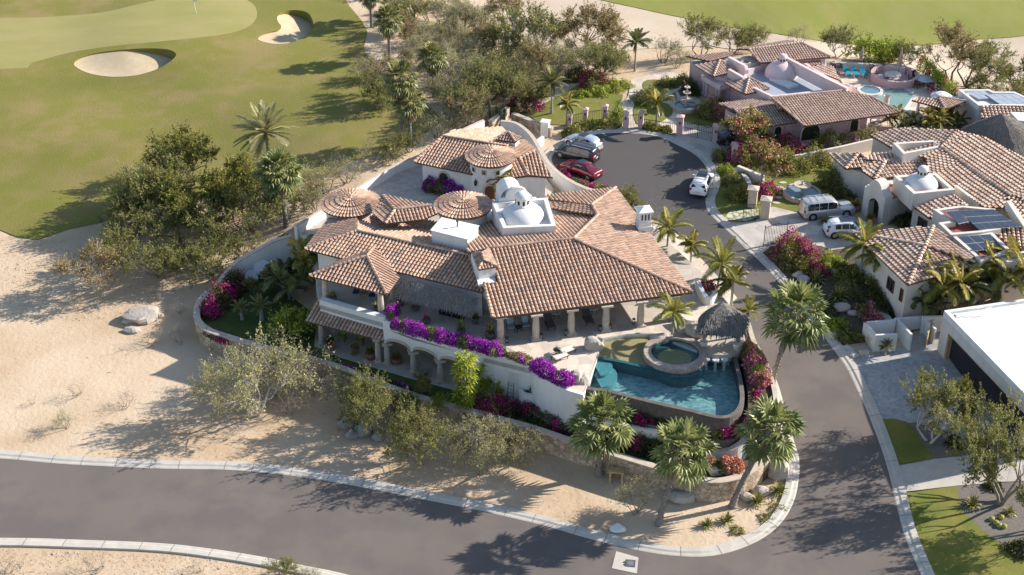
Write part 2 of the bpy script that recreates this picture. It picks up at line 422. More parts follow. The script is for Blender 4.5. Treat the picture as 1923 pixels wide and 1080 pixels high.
M_rockd = mat('grey_boulder', (.30,.28,.26), .9, (.20,.19,.18), 1.5, .9, .05, 4)
M_terra = mat('terracotta_pot', (.36,.16,.09), .8, (.28,.13,.08), 4)
M_potg = mat('grey_clay_pot', (.13,.12,.115), .8)
M_bark = mat('bark', (.26,.215,.17), .9, (.17,.14,.11), 6, .8, .01, 20, world_co=False)
M_barkw = mat('pale_bark', (.50,.46,.42), .9, (.34,.31,.28), 6, .8, .01, 20, world_co=False)
M_palmt = mat('palm_trunk', (.17,.145,.13), .95, (.30,.265,.235), 5, .8, .03, 14, world_co=False)
M_palms = mat('smooth_palm_trunk', (.34,.30,.26), .9, (.24,.21,.18), 4, .8, .01, 14, world_co=False)
def leafm(name, cols, transl=.22, rough=.55):
    k = len(cols); return mat(name, cols[0], rough, ramp=[(0, cols[0]), (.5 if k > 2 else 1, cols[1])] + ([(1, cols[2])] if k > 2 else []), transl=transl, spec=.25)
M_lfan = leafm('fan_palm_leaf', [(.062,.082,.024), (.150,.178,.050), (.36,.36,.14)], .28, .4)
M_lfan2 = leafm('dark_fan_palm_leaf', [(0.067,0.082,0.033), (0.157,0.162,0.051), (0.335,0.308,0.110)], .2, .4)
M_lfea = leafm('feather_palm_leaf', [(0.117,0.124,0.029), (0.277,0.253,0.049), (0.636,0.458,0.142)], .25, .4)
M_lyel = leafm('yellowing_palm_leaf', [(.115,.138,.025), (.276,.265,.052), (.483,.380,.115)], .25, .45)
M_dead = leafm('dry_palm_skirt', [(.16,.115,.065), (.26,.19,.11), (.36,.28,.17)], .1, .9)
M_lolive = leafm('olive_leaf', [(0.115,0.125,0.042), (0.238,0.234,0.073), (0.405,0.366,0.133)], .34)
M_lbrown = leafm('brown_olive_leaf', [(0.172,0.133,0.063), (0.312,0.240,0.105), (0.462,0.353,0.178)], .32)
M_lgreen = leafm('green_leaf', [(0.085,0.097,0.027), (0.212,0.211,0.045), (0.422,0.360,0.080)], .3)
M_llime = leafm('lime_leaf', [(.140,.180,.020), (.300,.350,.040), (.460,.460,.070)], .3)
M_lgrey = leafm('grey_green_leaf', [(0.215,0.211,0.104), (0.369,0.345,0.162), (0.555,0.490,0.259)], .34)
M_ldark = leafm('dark_leaf', [(0.033,0.040,0.017), (0.085,0.086,0.026), (0.168,0.149,0.038)], .15)
M_purple = leafm('purple_bract', [(.20,.012,.24), (.36,.03,.40), (.52,.09,.54)], .3, .7)
M_mag = leafm('magenta_bract', [(.20,.008,.08), (.40,.02,.16), (.60,.07,.27)], .3, .7)
M_orange = leafm('orange_bract', [(0.538,0.144,0.105), (0.660,0.266,0.187), (0.711,0.420,0.318)], .3, .7)
M_redfl = leafm('pink_red_bract', [(0.407,0.076,0.122), (0.603,0.179,0.241), (0.697,0.359,0.374)], .3, .7)
M_twig = mat('dry_twig', (.28,.235,.19), .9, (.18,.15,.12), 6, .8, world_co=False)
M_cactus = mat('cactus_green', (.10,.12,.055), .8, (.06,.075,.035), 5)
M_agave = leafm('agave_blade', [(.09,.105,.03), (.20,.20,.055), (.34,.30,.10)], .1, .5)
def water(name, tint, bump=.05, sc=1.6, gl=.06):
    m = bpy.data.materials.new(name); m.use_nodes = True; nt = m.node_tree; nt.nodes.clear()
    geo = node(nt, 'ShaderNodeNewGeometry'); n = node(nt, 'ShaderNodeTexNoise'); n.inputs['Scale'].default_value = sc; n.inputs['Detail'].default_value = 4; n.inputs['Distortion'].default_value = 1.5
    nt.links.new(geo.outputs['Position'], n.inputs['Vector']); bn = node(nt, 'ShaderNodeBump'); bn.inputs['Distance'].default_value = bump
    nt.links.new(n.outputs['Fac'], bn.inputs['Height'])
    t = node(nt, 'ShaderNodeBsdfTransparent'); t.inputs[0].default_value = (*tint, 1)
    g = node(nt, 'ShaderNodeBsdfGlossy'); g.inputs['Roughness'].default_value = gl; nt.links.new(bn.outputs[0], g.inputs['Normal'])
    fr = node(nt, 'ShaderNodeFresnel'); mr = node(nt, 'ShaderNodeMapRange'); mr.inputs[3].default_value = 1.33; mr.inputs[4].default_value = 1 / 1.33; nt.links.new(geo.outputs['Backfacing'], mr.inputs[0]); nt.links.new(mr.outputs[0], fr.inputs[0])   # the surface reflects alike from both sides
    mx = node(nt, 'ShaderNodeMixShader'); nt.links.new(fr.outputs[0], mx.inputs[0]); nt.links.new(t.outputs[0], mx.inputs[1]); nt.links.new(g.outputs[0], mx.inputs[2])
    o = node(nt, 'ShaderNodeOutputMaterial'); nt.links.new(mx.outputs[0], o.inputs[0]); return m
M_water = water('pool_water', (.84, .94, .95), .12, 1.4)
M_water2 = water('shallow_water', (.88, .93, .88), .05, 2.5)
M_poolt = mat('turquoise_tile_shimmer', (.10,.21,.215), .5, (.27,.40,.38), 2.4, .9, stretch=(1, 1.6, 1), lo=.42, hi=.62)  # turquoise tile; the paler mottling is ripple shimmer painted into its colour
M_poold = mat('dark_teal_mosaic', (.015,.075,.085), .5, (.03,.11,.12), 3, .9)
M_beach = mat('golden_pebble', (.42,.33,.175), .8, (.33,.25,.12), 3, .9, stretch=(1, 3, 1))
M_rim = cells(mat('slate_rim', (.15,.13,.112), .8, (.10,.09,.08), 3, .8), 2.5, (.08,.07,.06), .5, .06)
M_solar = mat('solar_cell', (.030,.040,.058), .2, (.050,.062,.082), .8, .9, spec=.6)
M_solarg = mat('solar_cell_hazy', (.30,.33,.37), .3, (.36,.39,.43), .8, .9, spec=.6)
M_alu = mat('aluminium', (.62,.63,.65), .4, metal=.6)
M_glass = mat('window_glass', (.02,.025,.03), .08, spec=.8)
# ---------------- ground, golf course, roads ----------------
BUNK = {}
def bunker_poly(px): return smooth_path(Gs(px), 5, True)
BUNK['a'] = bunker_poly([(139,123),(150,110),(180,101),(225,95),(275,92),(315,94),(331,103),(322,115),(302,128),(275,138),(245,144),(205,145),(165,138)])
BUNK['b'] = bunker_poly([(521,30),(535,22),(556,20),(578,25),(588,42),(586,56),(575,68),(560,77),(530,84),(500,81),(484,74),(492,66),(508,61),(522,58),(528,50),(522,42)])
LIPDIR = Vector((.93, .36)).normalized()
def bz(poly):
    cx = sum(p.x for p in poly) / len(poly); cy = sum(p.y for p in poly) / len(poly)
    def f(X, Y):
        d = dist_np(X, Y, poly); u = (X - cx) * LIPDIR.x + (Y - cy) * LIPDIR.y; um = max((p.x - cx) * LIPDIR.x + (p.y - cy) * LIPDIR.y for p in poly)
        lip = .12 + 1.15 * np.clip(u / um + .05, 0, 1) ** 1.3
        return Tn(X, Y) + .05 - lip - .5 * (1 - np.exp(-d / 1.6))
    return f
def build_base():
    xs = np.concatenate([np.arange(-420, -70, 5), np.arange(-70, 75, 1.5), np.arange(75, 430, 5)]); ys = np.concatenate([np.arange(10, 70, 4), np.arange(70, 215, 1.5), np.arange(215, 700, 6)])
    X, Y = np.meshgrid(xs, ys); Z = Tn(X, Y)
    for bk in BUNK.values(): Z[inpoly_np(X, Y, bk) | (dist_np(X, Y, bk) < 2.4)] -= 3.0
    for lp in LOWER: Z[inpoly_np(X, Y, lp) & (dist_np(X, Y, lp) > 1.7)] -= .3
    ny, nx = X.shape
    V = np.column_stack([X.ravel(), Y.ravel(), Z.ravel()]); i = np.arange(nx * ny).reshape(ny, nx)
    F = np.column_stack([i[:-1, :-1].ravel(), i[:-1, 1:].ravel(), i[1:, 1:].ravel(), i[1:, :-1].ravel()])
    mb = MB(); mb.add(V, F); struct(mb.build('sandy_ground', M_sand, smooth=True))
# far arroyo (dry river bed)
drape('dry_river_bed', [(845,-60),(885,20),(905,70),(980,95),(1080,110),(1200,92),(1330,85),(1420,95),(1560,108),(1680,125),(1790,170),(1923,215),(2100,260),(2100,-60)], M_sandpale, .06, 2.5)
drape('far_fairway', [(1080,-20),(1130,0),(1230,22),(1330,42),(1420,58),(1530,75),(1640,85),(1740,84),(1830,74),(1923,67),(2100,45),(2100,-20),(1900,-60),(1300,-60)], M_fair, .12, 2.5, k=4)
# near golf course
ROUGH = [(-500,440),(0,432),(35,446),(72,450),(130,430),(200,415),(300,385),(400,368),(500,350),(560,345),(620,325),(650,306),(700,292),(755,268),(800,248),(832,225),(812,205),(788,188),(745,165),(718,130),(693,112),(683,90),(690,60),(680,40),(655,10),(640,-20),(600,-120),(-500,-120)]
rough_w = [G(a, b, .05) for a, b in ROUGH]; LOWER.append(rough_w)
GREEN = [(-500,150),(0,130),(60,118),(130,99),(200,88),(280,80),(360,72),(430,63),(470,48),(483,28),(475,8),(450,-4),(400,-8),(330,-6),(260,8),(200,22),(120,30),(0,34),(-500,40)]
green_w = smooth_path([G(a, b, .05) for a, b in GREEN], 3, True)
mb = sheet(rough_w, 2.2, lambda X, Y: Tn(X, Y) + .07, [green_w] + list(BUNK.values())); struct(mb.build('rough_grass_ground', M_rough, smooth=True))
mb = sheet(green_w, 2.2, lambda X, Y: Tn(X, Y) + .07); struct(mb.build('putting_green_ground', M_green, smooth=True))
for k, bk in BUNK.items():
    f = bz(bk); mb = sheet(bk, .9, f); struct(mb.build('bunker_sand_ground', M_bunk, smooth=True))
    mb = MB(); d = dens(bk, .4, True); X = np.array([p.x for p in d]); Y = np.array([p.y for p in d]); hi = Tn(X, Y) + .09; lo = f(X, Y) - .02; n = len(d)
    for i in range(n):
        j = (i + 1) % n
        mb.poly([(d[j].x, d[j].y, hi[j]), (d[i].x, d[i].y, hi[i]), (d[i].x, d[i].y, lo[i]), (d[j].x, d[j].y, lo[j])])
    struct(mb.build('bunker_lip_ground', M_rough))
# roads
K_IN = [(-300,872),(-150,856),(0,861),(130,872),(300,880),(420,882),(520,890),(613,903),(700,919),(800,939),(893,957),(963,973),(1033,990),(1093,1008),(1177,1029),(1258,1043),(1337,1044),(1407,1024),(1460,990),(1490,944),(1501,892),(1500,858),(1491,828),(1463,727),(1447,693),(1420,647),(1403,612),(1370,568),(1318,507),(1286,481),(1250,445),(1232,424),(1203,396),(1165,374),(1125,361),(1085,345),(1050,320),(1036,300),(1045,284),(1067,270),(1090,257),(1135,251),(1177,250),(1232,256),(1267,270),(1303,289),(1322,308),(1332,328),(1335,345),(1331,358),(1325,372),(1328,394),(1343,412),(1374,441),(1400,467),(1432,496),(1487,556),(1535,613),(1553,640),(1587,687),(1607,727),(1627,770),(1647,820),(1668,884),(1685,955),(1699,1006),(1730,1080),(1790,1200),(1870,1360),(1980,1600)]
K_LOW = [(-300,1012),(0,1010),(160,1014),(300,1020),(400,1031),(500,1047),(560,1060),(640,1076),(740,1105),(850,1150),(1000,1230),(1120,1400),(1180,1600)]
road_px = K_IN + K_LOW[::-1]
kin = smooth_path(Gs(K_IN, .05), 4); klow = smooth_path(Gs(K_LOW, .05), 4)
mb = sheet(kin + klow[::-1], 1.6, lambda X, Y: Tn(X, Y) + .05)
# split the newer cul-de-sac surface from the older street by a line across the road
V = np.array(mb.v); F = mb.f
newp = [G(a, b) for a, b in [(900,100),(900,420),(1180,440),(1290,560),(1455,505),(1560,400),(1500,200)]]
cen = np.array([V[list(f)].mean(0)[:2] for f in F]); new = inpoly_np(cen[:, 0], cen[:, 1], newp)
def road_mat():
    """the street's grey, darker and fresher round the turning circle: the resurfaced part has its own colour"""
    m = mat('asphalt_street', (.138,.114,.099), .9, (.156,.132,.114), .12, .8, .006, 30, col3=(.116,.101,.092), scale3=.25, detail=9)
    nt = m.node_tree; b = nt.nodes['Principled BSDF']; src = b.inputs['Base Color'].links[0].from_socket
    at = node(nt, 'ShaderNodeAttribute'); at.attribute_name = 'fresh'
    mx = node(nt, 'ShaderNodeMix', data_type='RGBA'); nt.links.new(at.outputs['Fac'], mx.inputs[0]); nt.links.new(src, mx.inputs[6]); mx.inputs[7].default_value = (.070, .065, .063, 1)
    nt.links.new(mx.outputs[2], b.inputs['Base Color']); return m
LOWER.append(kin + klow[::-1])
ro = mb.build('asphalt_road', road_mat()); struct(ro)
cY = P(1350, 560, 3).y; fr = np.clip((V[:, 1] - cY) / 14.0, 0, 1) * .85
at = ro.data.attributes.new('fresh', 'FLOAT', 'POINT'); at.data.foreach_set('value', fr.astype(np.float32))
# kerbs: a rolled concrete profile swept beside the road
def kerb(name, path, w=1.0, h=.13, side=1, seg=3.0):
    pr = [(0, 0.0), (.12, .03), (.32, .04), (.5, h - .01), (w, h), (w, -.15)]
    rows = [offset(path, side * a) for a, b in pr]; mb = MB(); n = len(path); s = 0; L = []
    allp = [(p.x, p.y) for r in rows for p in r]; zz = Tn([p[0] for p in allp], [p[1] for p in allp]); base = zz[:n]
    for i in range(n): L.append(s); s += (path[min(i + 1, n - 1)] - path[i]).length
    for i in range(n - 1):
        cut = int(L[i] / seg) != int(L[i + 1] / seg)
        for k in range(len(pr) - 1):
            q = [(rows[k][i].x, rows[k][i].y, base[i] + .055 + pr[k][1]), (rows[k][i+1].x, rows[k][i+1].y, base[i+1] + .055 + pr[k][1]),
                 (rows[k+1][i+1].x, rows[k+1][i+1].y, base[i+1] + .055 + pr[k+1][1]), (rows[k+1][i].x, rows[k+1][i].y, base[i] + .055 + pr[k+1][1])]
            if side < 0: q = q[::-1]
            mb.poly(q, 0, random.random() * .2 + (0 if not cut else 0))
        if cut:      # an open joint between two kerb stones
            a = path[i]; t = (path[i + 1] - a).normalized(); nn = Vector((-t.y, t.x, 0)) * side
            for k in range(len(pr) - 2):
                p0 = a + nn * pr[k][0]; p1 = a + nn * pr[k + 1][0]; z0 = base[i] + .062 + pr[k][1]; z1 = base[i] + .062 + pr[k + 1][1]
                q = [(p0.x, p0.y, z0), (p0.x + t.x * .035, p0.y + t.y * .035, z0), (p1.x + t.x * .035, p1.y + t.y * .035, z1), (p1.x, p1.y, z1)]
                mb.poly(q if side > 0 else q[::-1], 1)
    return struct(mb.build(name, [M_conc, M_soil], smooth=False))
K = dens(kin, .7); kerb('kerb', K)
kerb('kerb_south', dens(klow, .7), side=-1)
# concrete utility pad with an iron cover in the lower road
pad = Gs([(1157,1035),(1199,1047),(1196,1077),(1149,1067)], .07)
mb = MB(); mb.poly(pad); struct(mb.build('concrete_pad', M_conc))
c = G(1184, 1058, .08); t = thing('manhole_cover', 'dark square iron cover on the pale concrete patch in the road', 'manhole cover', c)
mb = MB(); mb.box(c + Vector((0, 0, .01)), (.75, .8, .03), R(-8)); mb.build('frame', mat('cast_iron', (.07,.07,.075), .6, (.11,.11,.12), 8), t)
mb = MB(); mb.lathe(c + Vector((0, 0, .026)), [(.27, 0), (.27, .012), (.2, .014), (0, .014)], 20); mb.build('lid', mat('worn_iron', (.16,.16,.17), .5), t)
for dx in (-.45,):
    mb = MB(); mb.lathe(c + Vector((-.46, .12, 0)), [(.08, 0), (.08, .03), (0, .035)], 10); mb.lathe(c + Vector((-.46, -.15, 0)), [(.08, 0), (.08, .03), (0, .035)], 10); mb.build('valve_cap', M_black, t)
# pavings and lawns on the natural ground
drape('driveway', [(1365,424),(1420,415),(1435,392),(1452,388),(1500,400),(1540,392),(1600,404),(1622,428),(1660,450),(1620,462),(1560,470),(1543,462),(1480,455),(1450,462),(1425,478),(1400,462),(1380,442)], cells(mat('stamped_concrete', (.50,.45,.39), .85, (.40,.36,.31), .7, .9), 1.0, (.33,.29,.25), .35, .03), .09, 1.2)
drape('lawn_garden_east', [(1340,330),(1365,300),(1420,300),(1500,290),(1560,300),(1585,340),(1600,400),(1540,400),(1500,398),(1440,392),(1420,415),(1350,412),(1337,390)], M_lawn, .08, 1.2)
drape('planting_bed', [(1425,480),(1450,462),(1500,440),(1560,470),(1640,470),(1720,560),(1800,590),(1780,600),(1640,640),(1570,650),(1541,612),(1500,565)], M_soil, .07, 1.3)
drape('cobbled_driveway', [(1590,683),(1600,673),(1700,650),(1750,600),(1790,640),(1900,790),(1930,830),(1850,835),(1750,800),(1650,785),(1620,733)], M_cobble, .09, 1.2)
drape('lawn_strip', [(1647,787),(1680,786),(1712,800),(1732,830),(1755,862),(1679,873),(1662,830)], M_lawn, .10, 1.0)
drape('gravel_bed', [(1680,786),(1760,800),(1860,835),(1960,850),(1960,880),(1755,862),(1732,830),(1712,800)], mat('gravel', (.19,.165,.145), .95, (.13,.115,.10), 5, .9, .02, 15), .09, 1.0)
drape('concrete_path', [(1679,876),(1755,862),(1860,850),(2000,848),(2000,900),(1880,905),(1795,912),(1692,924)], M_conc, .12, 1.0)
drape('lawn_southeast', [(1694,927),(1797,912),(1805,955),(1850,1000),(1940,1055),(2050,1160),(2150,1500),(1985,1500),(1895,1330),(1815,1200),(1753,1080),(1716,995)], M_lawn, .10, 1.0)
drape('gravel_bed_south', [(1797,912),(1900,905),(2150,900),(2250,1500),(2150,1500),(2050,1160),(1940,1055),(1850,1000),(1805,955)], MATS['gravel'], .09, 1.0)
drape('lawn_pink_villa', [(995,212),(1020,195),(1060,175),(1085,160),(1110,156),(1130,168),(1170,178),(1160,200),(1150,222),(1060,235),(1010,228)], M_lawn, .08, 1.2, k=2)
drape('flagstone_path', [(1150,230),(1160,205),(1180,180),(1185,150),(1250,132),(1275,140),(1290,170),(1330,200),(1350,235),(1300,240),(1262,252),(1235,246),(1172,245)], M_flag, .11, 1.2)
drape('lawn_round_bed', [(1207,158),(1215,150),(1245,150),(1268,158),(1262,168),(1235,172),(1212,168)], M_lawn, .16, 1.0, k=2)
drape('lawn_by_gate', [(1190,200),(1205,185),(1255,195),(1262,215),(1225,235),(1195,232)], M_lawn, .16, 1.0, k=2)
drape('lawn_by_garage', [(1275,215),(1310,212),(1350,225),(1345,238),(1310,235),(1270,222)], M_lawn, .16, 1.0)
drape('gate_driveway', [(1262,262),(1285,240),(1340,236),(1390,245),(1400,290),(1350,300),(1322,303),(1300,280)], MATS['stamped_concrete'], .13, 1.2)
drape('side_walk', [(1205,398),(1245,420),(1290,455),(1330,500),(1385,560),(1370,570),(1318,512),(1286,486),(1250,450),(1228,428)], M_flag, .09, 1.0)
build_base()
# ---------------- roofs ----------------
def barrel(mb, O, u, v, n, uc, v0, v1, r, L, lift=.035, m=0, seg=4, rnd=None):
    """one row of overlapping barrel tiles from v0 (eave) up to v1"""
    vv = v0
    while v1 - vv > .08:
        e = min(vv + L, v1); c = random.random() if rnd is None else rnd()
        base = len(mb.v)
        for (q, rr, hh) in ((vv - .03, r * 1.06, lift), (e, r * .86, 0.0)):
            for k in range(seg + 1):
                a = math.pi * k / seg
                p = O + u * (uc - math.cos(a) * rr) + v * q + n * (math.sin(a) * rr * .85 + hh - .01)
                mb.v.append((p.x, p.y, p.z))
        for k in range(seg):
            mb.f.append((base + k, base + k + 1, base + seg + 2 + k, base + seg + 1 + k)); mb.m.append(m); mb.c.append(c)
        mb.f.append(tuple(base + k for k in range(seg + 1))[::-1]); mb.m.append(1); mb.c.append(0)
        vv = e
def facet(mb, plane, poly3, pitch=.36, L=.46, r=.132, lift=.035, gap_top=.0, skip=None):
    n = plane.n; g = Vector((plane.g.x, plane.g.y, 0)); up = Vector((g.x, g.y, g.length_squared)).normalized() if g.length > 1e-6 else Vector((0, 1, 0))
    u = up.cross(n).normalized(); O = poly3[0]
    q = [((p - O).dot(u), (p - O).dot(up)) for p in poly3]
    nv = len(mb.f); mb.fill([p + n * .0 for p in poly3], 1)
    # underside and fascia
    low = [p - Vector((0, 0, .16)) for p in poly3]; N = len(low)
    A = sum(poly3[i].x * poly3[(i+1) % N].y - poly3[(i+1) % N].x * poly3[i].y for i in range(N))
    for i in range(N):
        j = (i + 1) % N; f = [low[i], low[j], poly3[j], poly3[i]]; mb.poly(f if A > 0 else f[::-1], 2)
    k0 = len(mb.f); mb.fill(low, 2)
    for k in range(k0, len(mb.f)): mb.f[k] = mb.f[k][::-1]
    u0 = min(a for a, b in q); u1 = max(a for a, b in q); cnt = max(1, round((u1 - u0) / pitch)); pt = (u1 - u0) / cnt
    for i in range(cnt):
        uc = u0 + (i + .5) * pt; xs = []
        for k in range(len(q)):
            (a, b), (c, d) = q[k], q[(k + 1) % len(q)]
            if (a > uc) != (c > uc): xs.append(b + (uc - a) / (c - a) * (d - b))
        xs.sort()
        for k in range(0, len(xs) - 1, 2): barrel(mb, O, u, up, n, uc, xs[k] - .04, xs[k + 1] - gap_top, r * pt / pitch, L, lift, rnd=None)
def cap_row(mb, a, b, r=.17, L=.42, lift=.04):
    d = b - a; ln = d.length; v = d / ln; u = v.cross(Vector((0, 0, 1))).normalized(); n = u.cross(v).normalized()
    if b.z < a.z - .01: return cap_row(mb, b, a, r, L, lift)
    barrel(mb, a + n * .06, u, v, n, 0, 0, ln, r, L, lift)
def pl(e, z, s, up, z2=None):
    a = P(e[0], e[1], z); b = P(e[2], e[3], z if z2 is None else z2); c = P(up[0], up[1], z)
    side = (b.x - a.x) * (c.y - a.y) - (b.y - a.y) * (c.x - a.x)
    return Plane(a, b, s if side > 0 else -s)
def roof(parent, facets, caps, mats, name='roof', **kw):
    """facets: (plane, [picture points]); caps: (plane, (x,y), (x,y))"""
    mb = MB()
    for plane, px in facets: facet(mb, plane, [plane.hit(*q) for q in px], **kw)
    for plane, a, b in caps: cap_row(mb, plane.hit(*a), plane.hit(*b), r=kw.get('r', .132) * 1.2)
    return mb.build(name, mats, parent)
def cone_roof(parent, c, Rr, h, mats, name='turret_roof', rows=None, inner=True):
    mb = MB(); mb.lathe(c, [(Rr, -.14), (Rr, 0), (0, h)], 40, 1)
    N = rows or int(2 * math.pi * Rr / .36); L0 = math.hypot(Rr, h)
    for (n_, f0, f1) in ((N, 0, .52), (N // 2, .52, .80), (N // 4, .80, .97)):
        for i in range(n_):
            a = 2 * math.pi * i / n_; up = Vector((-math.cos(a) * Rr, -math.sin(a) * Rr, h)).normalized(); u = Vector((-math.sin(a), math.cos(a), 0)); n = u.cross(up).normalized()
            if n.z < 0: n = -n
            O = Vector(c) + Vector((math.cos(a) * Rr, math.sin(a) * Rr, 0)); s0 = L0 * f0; s1 = L0 * f1; vv = s0 - .03
            while s1 - vv > .05:
                e = min(vv + .5, s1); w0 = math.pi * Rr * (1 - vv / L0) / n_ * .92; w1 = math.pi * Rr * (1 - e / L0) / n_ * .80; b = len(mb.v); cc = random.random()
                for q, rr, hh in ((vv - .02, w0, .04), (e, w1, .0)):
                    for k in range(5):
                        t = math.pi * k / 4; p = O + u * (-math.cos(t) * rr) + up * q + n * (math.sin(t) * min(rr, .15) * .95 + hh); mb.v.append(tuple(p))
                for k in range(4): mb.f.append((b + k, b + k + 1, b + 6 + k, b + 5 + k)); mb.m.append(0); mb.c.append(cc)
                vv = e
    mb.lathe((c[0], c[1], c[2] + h), [(.2, -.08), (.16, .04), (0, .13)], 10, 0, .1)
    return mb.build(name, mats, parent)
def px_poly(pts, z): return [P(a, b, z) for a, b in pts]
def block(parent, name, pts, z0, z1, mats, ztop=None, mtop=None):
    """pts are picture points at height z1"""
    mb = MB(); mb.prism([tuple(P(a, b, z1)[:2]) for a, b in pts], z0, z1, 0, mtop); return mb.build(name, mats, parent)
def block_at(parent, name, pts, zp, z0, z1, mats, mtop=None):
    mb = MB(); mb.prism([tuple(P(a, b, zp)[:2]) for a, b in pts], z0, z1, 0, mtop); return mb.build(name, mats, parent)
def column(parent, p, h, r=.27, m=None, cap=True, name='column'):
    mb = MB(); mb.box((p.x, p.y, p.z + .09), (r*3, r*3, .18), R(13)); mb.lathe((p.x, p.y, p.z + .18), [(r*1.35, 0), (r*1.35, .1), (r*1.05, .16), (r*1.1, h*.35), (r*.86, h - .5), (r*1.15, h - .42), (r*1.15, h - .34)], 14)
    if cap: mb.box((p.x, p.y, p.z + h - .08), (r*3.5, r*3.5, .16), R(13))
    return mb.build(name, m or M_cantera, parent)
def arch_wall(parent, a, b, zt, springs, thick, mats, name='arcade_wall', zs=2.35, trim=None):
    """wall between plan points a and b; springs: list of (s0, s1) fractions with arches between; open below the springing"""
    d = Vector((b.x - a.x, b.y - a.y, 0)); L = d.length; d.normalize(); nn = Vector((-d.y, d.x, 0))
    prof = [(0, zt)]; low = [(0, zs)]
    for s0, s1 in springs:
        low.append((s0 * L, zs)); w = (s1 - s0) * L
        for k in range(1, 16):
            t = math.pi * k / 16; low.append((s0 * L + w / 2 - math.cos(t) * w / 2, zs + math.sin(t) * w * .22))
        low.append((s1 * L, zs))
    low.append((L, zs)); mb = MB()
    for i in range(len(low) - 1):
        (s0, z0), (s1, z1) = low[i], low[i + 1]
        if s1 - s0 < 1e-6: continue
        p = [Vector((a.x, a.y, 0)) + d * s0, Vector((a.x, a.y, 0)) + d * s1]
        q = [x + nn * thick for x in p]; v = lambda w, z: (w.x, w.y, z)
        mb.poly([v(p[0], z0), v(p[1], z1), v(p[1], zt), v(p[0], zt)]); mb.poly([v(q[1], z1), v(q[0], z0), v(q[0], zt), v(q[1], zt)])
        mb.poly([v(q[0], z0), v(q[1], z1), v(p[1], z1), v(p[0], z0)]); mb.poly([v(p[0], zt), v(p[1], zt), v(q[1], zt), v(q[0], zt)])
    for s, z in ((0, zs), (L, zs)):
        p = Vector((a.x, a.y, 0)) + d * s; q = p + nn * thick; mb.poly([(p.x, p.y, z), (p.x, p.y, zt), (q.x, q.y, zt), (q.x, q.y, z)])
    o = mb.build(name, mats, parent)
    if trim:
        for s0, s1 in springs:
            w = (s1 - s0) * L; mt = MB(); pts = []
            for k in range(17):
                t = math.pi * k / 16; s = s0 * L + w / 2 - math.cos(t) * w / 2; z = zs + math.sin(t) * w * .22
                p = Vector((a.x, a.y, 0)) + d * s - nn * .02; pts.append((p, z))
            for k in range(16):
                (p, z), (p2, z2) = pts[k], pts[k + 1]; o1 = nn * -.04
                mt.poly([(p.x + o1.x, p.y + o1.y, z - .02), (p2.x + o1.x, p2.y + o1.y, z2 - .02), (p2.x + o1.x, p2.y + o1.y, z2 + .24), (p.x + o1.x, p.y + o1.y, z + .24)])
                mt.poly([(p.x, p.y, z - .02), (p2.x, p2.y, z2 - .02), (p2.x + o1.x, p2.y + o1.y, z2 - .02), (p.x + o1.x, p.y + o1.y, z - .02)])
                mt.poly([(p.x + o1.x, p.y + o1.y, z + .24), (p2.x + o1.x, p2.y + o1.y, z2 + .24), (p2.x, p2.y, z2 + .24), (p.x, p.y, z + .24)])
            mt.build('arch_trim', trim, o)
    return o
def rim_box(parent, name, pts, zt, zb, th, mats, floor_dz=.8, mfloor=None):
    """open-topped parapet box with a floor inside; pts at height zt, in picture points"""
    A = [Vector((*P(a, b, zt)[:2], zt)) for a, b in pts]
    ar = sum(A[i].x * A[(i+1) % len(A)].y - A[(i+1) % len(A)].x * A[i].y for i in range(len(A)))
    if ar < 0: A = A[::-1]
    mb = MB(); wall_mesh(mb, A, 0, th, zb, True, m=0)
    mb.fill([Vector((p.x, p.y, zt - floor_dz)) for p in offset(A, th * .5, True)], 1)
    o = mb.build(name, [mats, mfloor or mats], parent); return o
def dome(parent, c, Rr, h, m, name='dome', lant=.62, lh=.85):
    mb = MB(); mb.lathe(c, [(Rr, -.3), (Rr, 0)] + [(Rr * math.cos(t), h * math.sin(t)) for t in [math.pi / 2 * k / 10 for k in range(1, 11)]], 32)
    d = mb.build(name, m, parent, smooth=True)
    if lant:
        z = h * .93; mb = MB(); mb.lathe((c[0], c[1], c[2] + z), [(lant * 1.12, -.12), (lant * 1.12, .1), (lant * .95, .12), (lant * .95, lh * .85), (lant * 1.12, lh * .9), (lant * 1.12, lh)] + [(lant * 1.05 * math.cos(t), lh + lant * .75 * math.sin(t)) for t in [math.pi / 2 * k / 6 for k in range(1, 7)]], 20)
        l = mb.build('lantern', m, d, smooth=False)
        mo = MB()
        for k in range(8):
            a = k * math.pi / 4 + .2; mo.box((c[0] + math.cos(a) * lant * .96, c[1] + math.sin(a) * lant * .96, c[2] + z + lh * .48), (.06, .20, lh * .42), a)
        mo.build('lantern_opening', M_dark, l)
    return d
def window(parent, c, w, h, ang, frame=None, arched=False, out=.04, glass=None, bars=1):
    """a window set on a wall: frame with a recessed pane; ang = direction of the wall (along)"""
    fr = MB(); M = Matrix.Rotation(ang, 3, 'Z'); c = Vector(c)
    def bx(mb, x, z, sx, sz, dep, y): mb.box(c + M @ Vector((x, y, z)), (sx, dep, sz), ang)
    t = .09
    bx(fr, -w/2 + t/2, 0, t, h, .12, -out); bx(fr, w/2 - t/2, 0, t, h, .12, -out); bx(fr, 0, h/2 - t/2, w - 2*t, t, .12, -out); bx(fr, 0, -h/2 + t/2, w - 2*t, t, .12, -out)
    for k in range(bars): bx(fr, -w/2 + w * (k + 1) / (bars + 1), 0, .05, h - 2*t, .08, -out)
    f = fr.build('window', frame or M_wood, parent)
    p = MB(); bx(p, 0, 0, w - 2*t, h - 2*t, .03, -.02); p.build('pane', glass or M_glass, f)
    return f

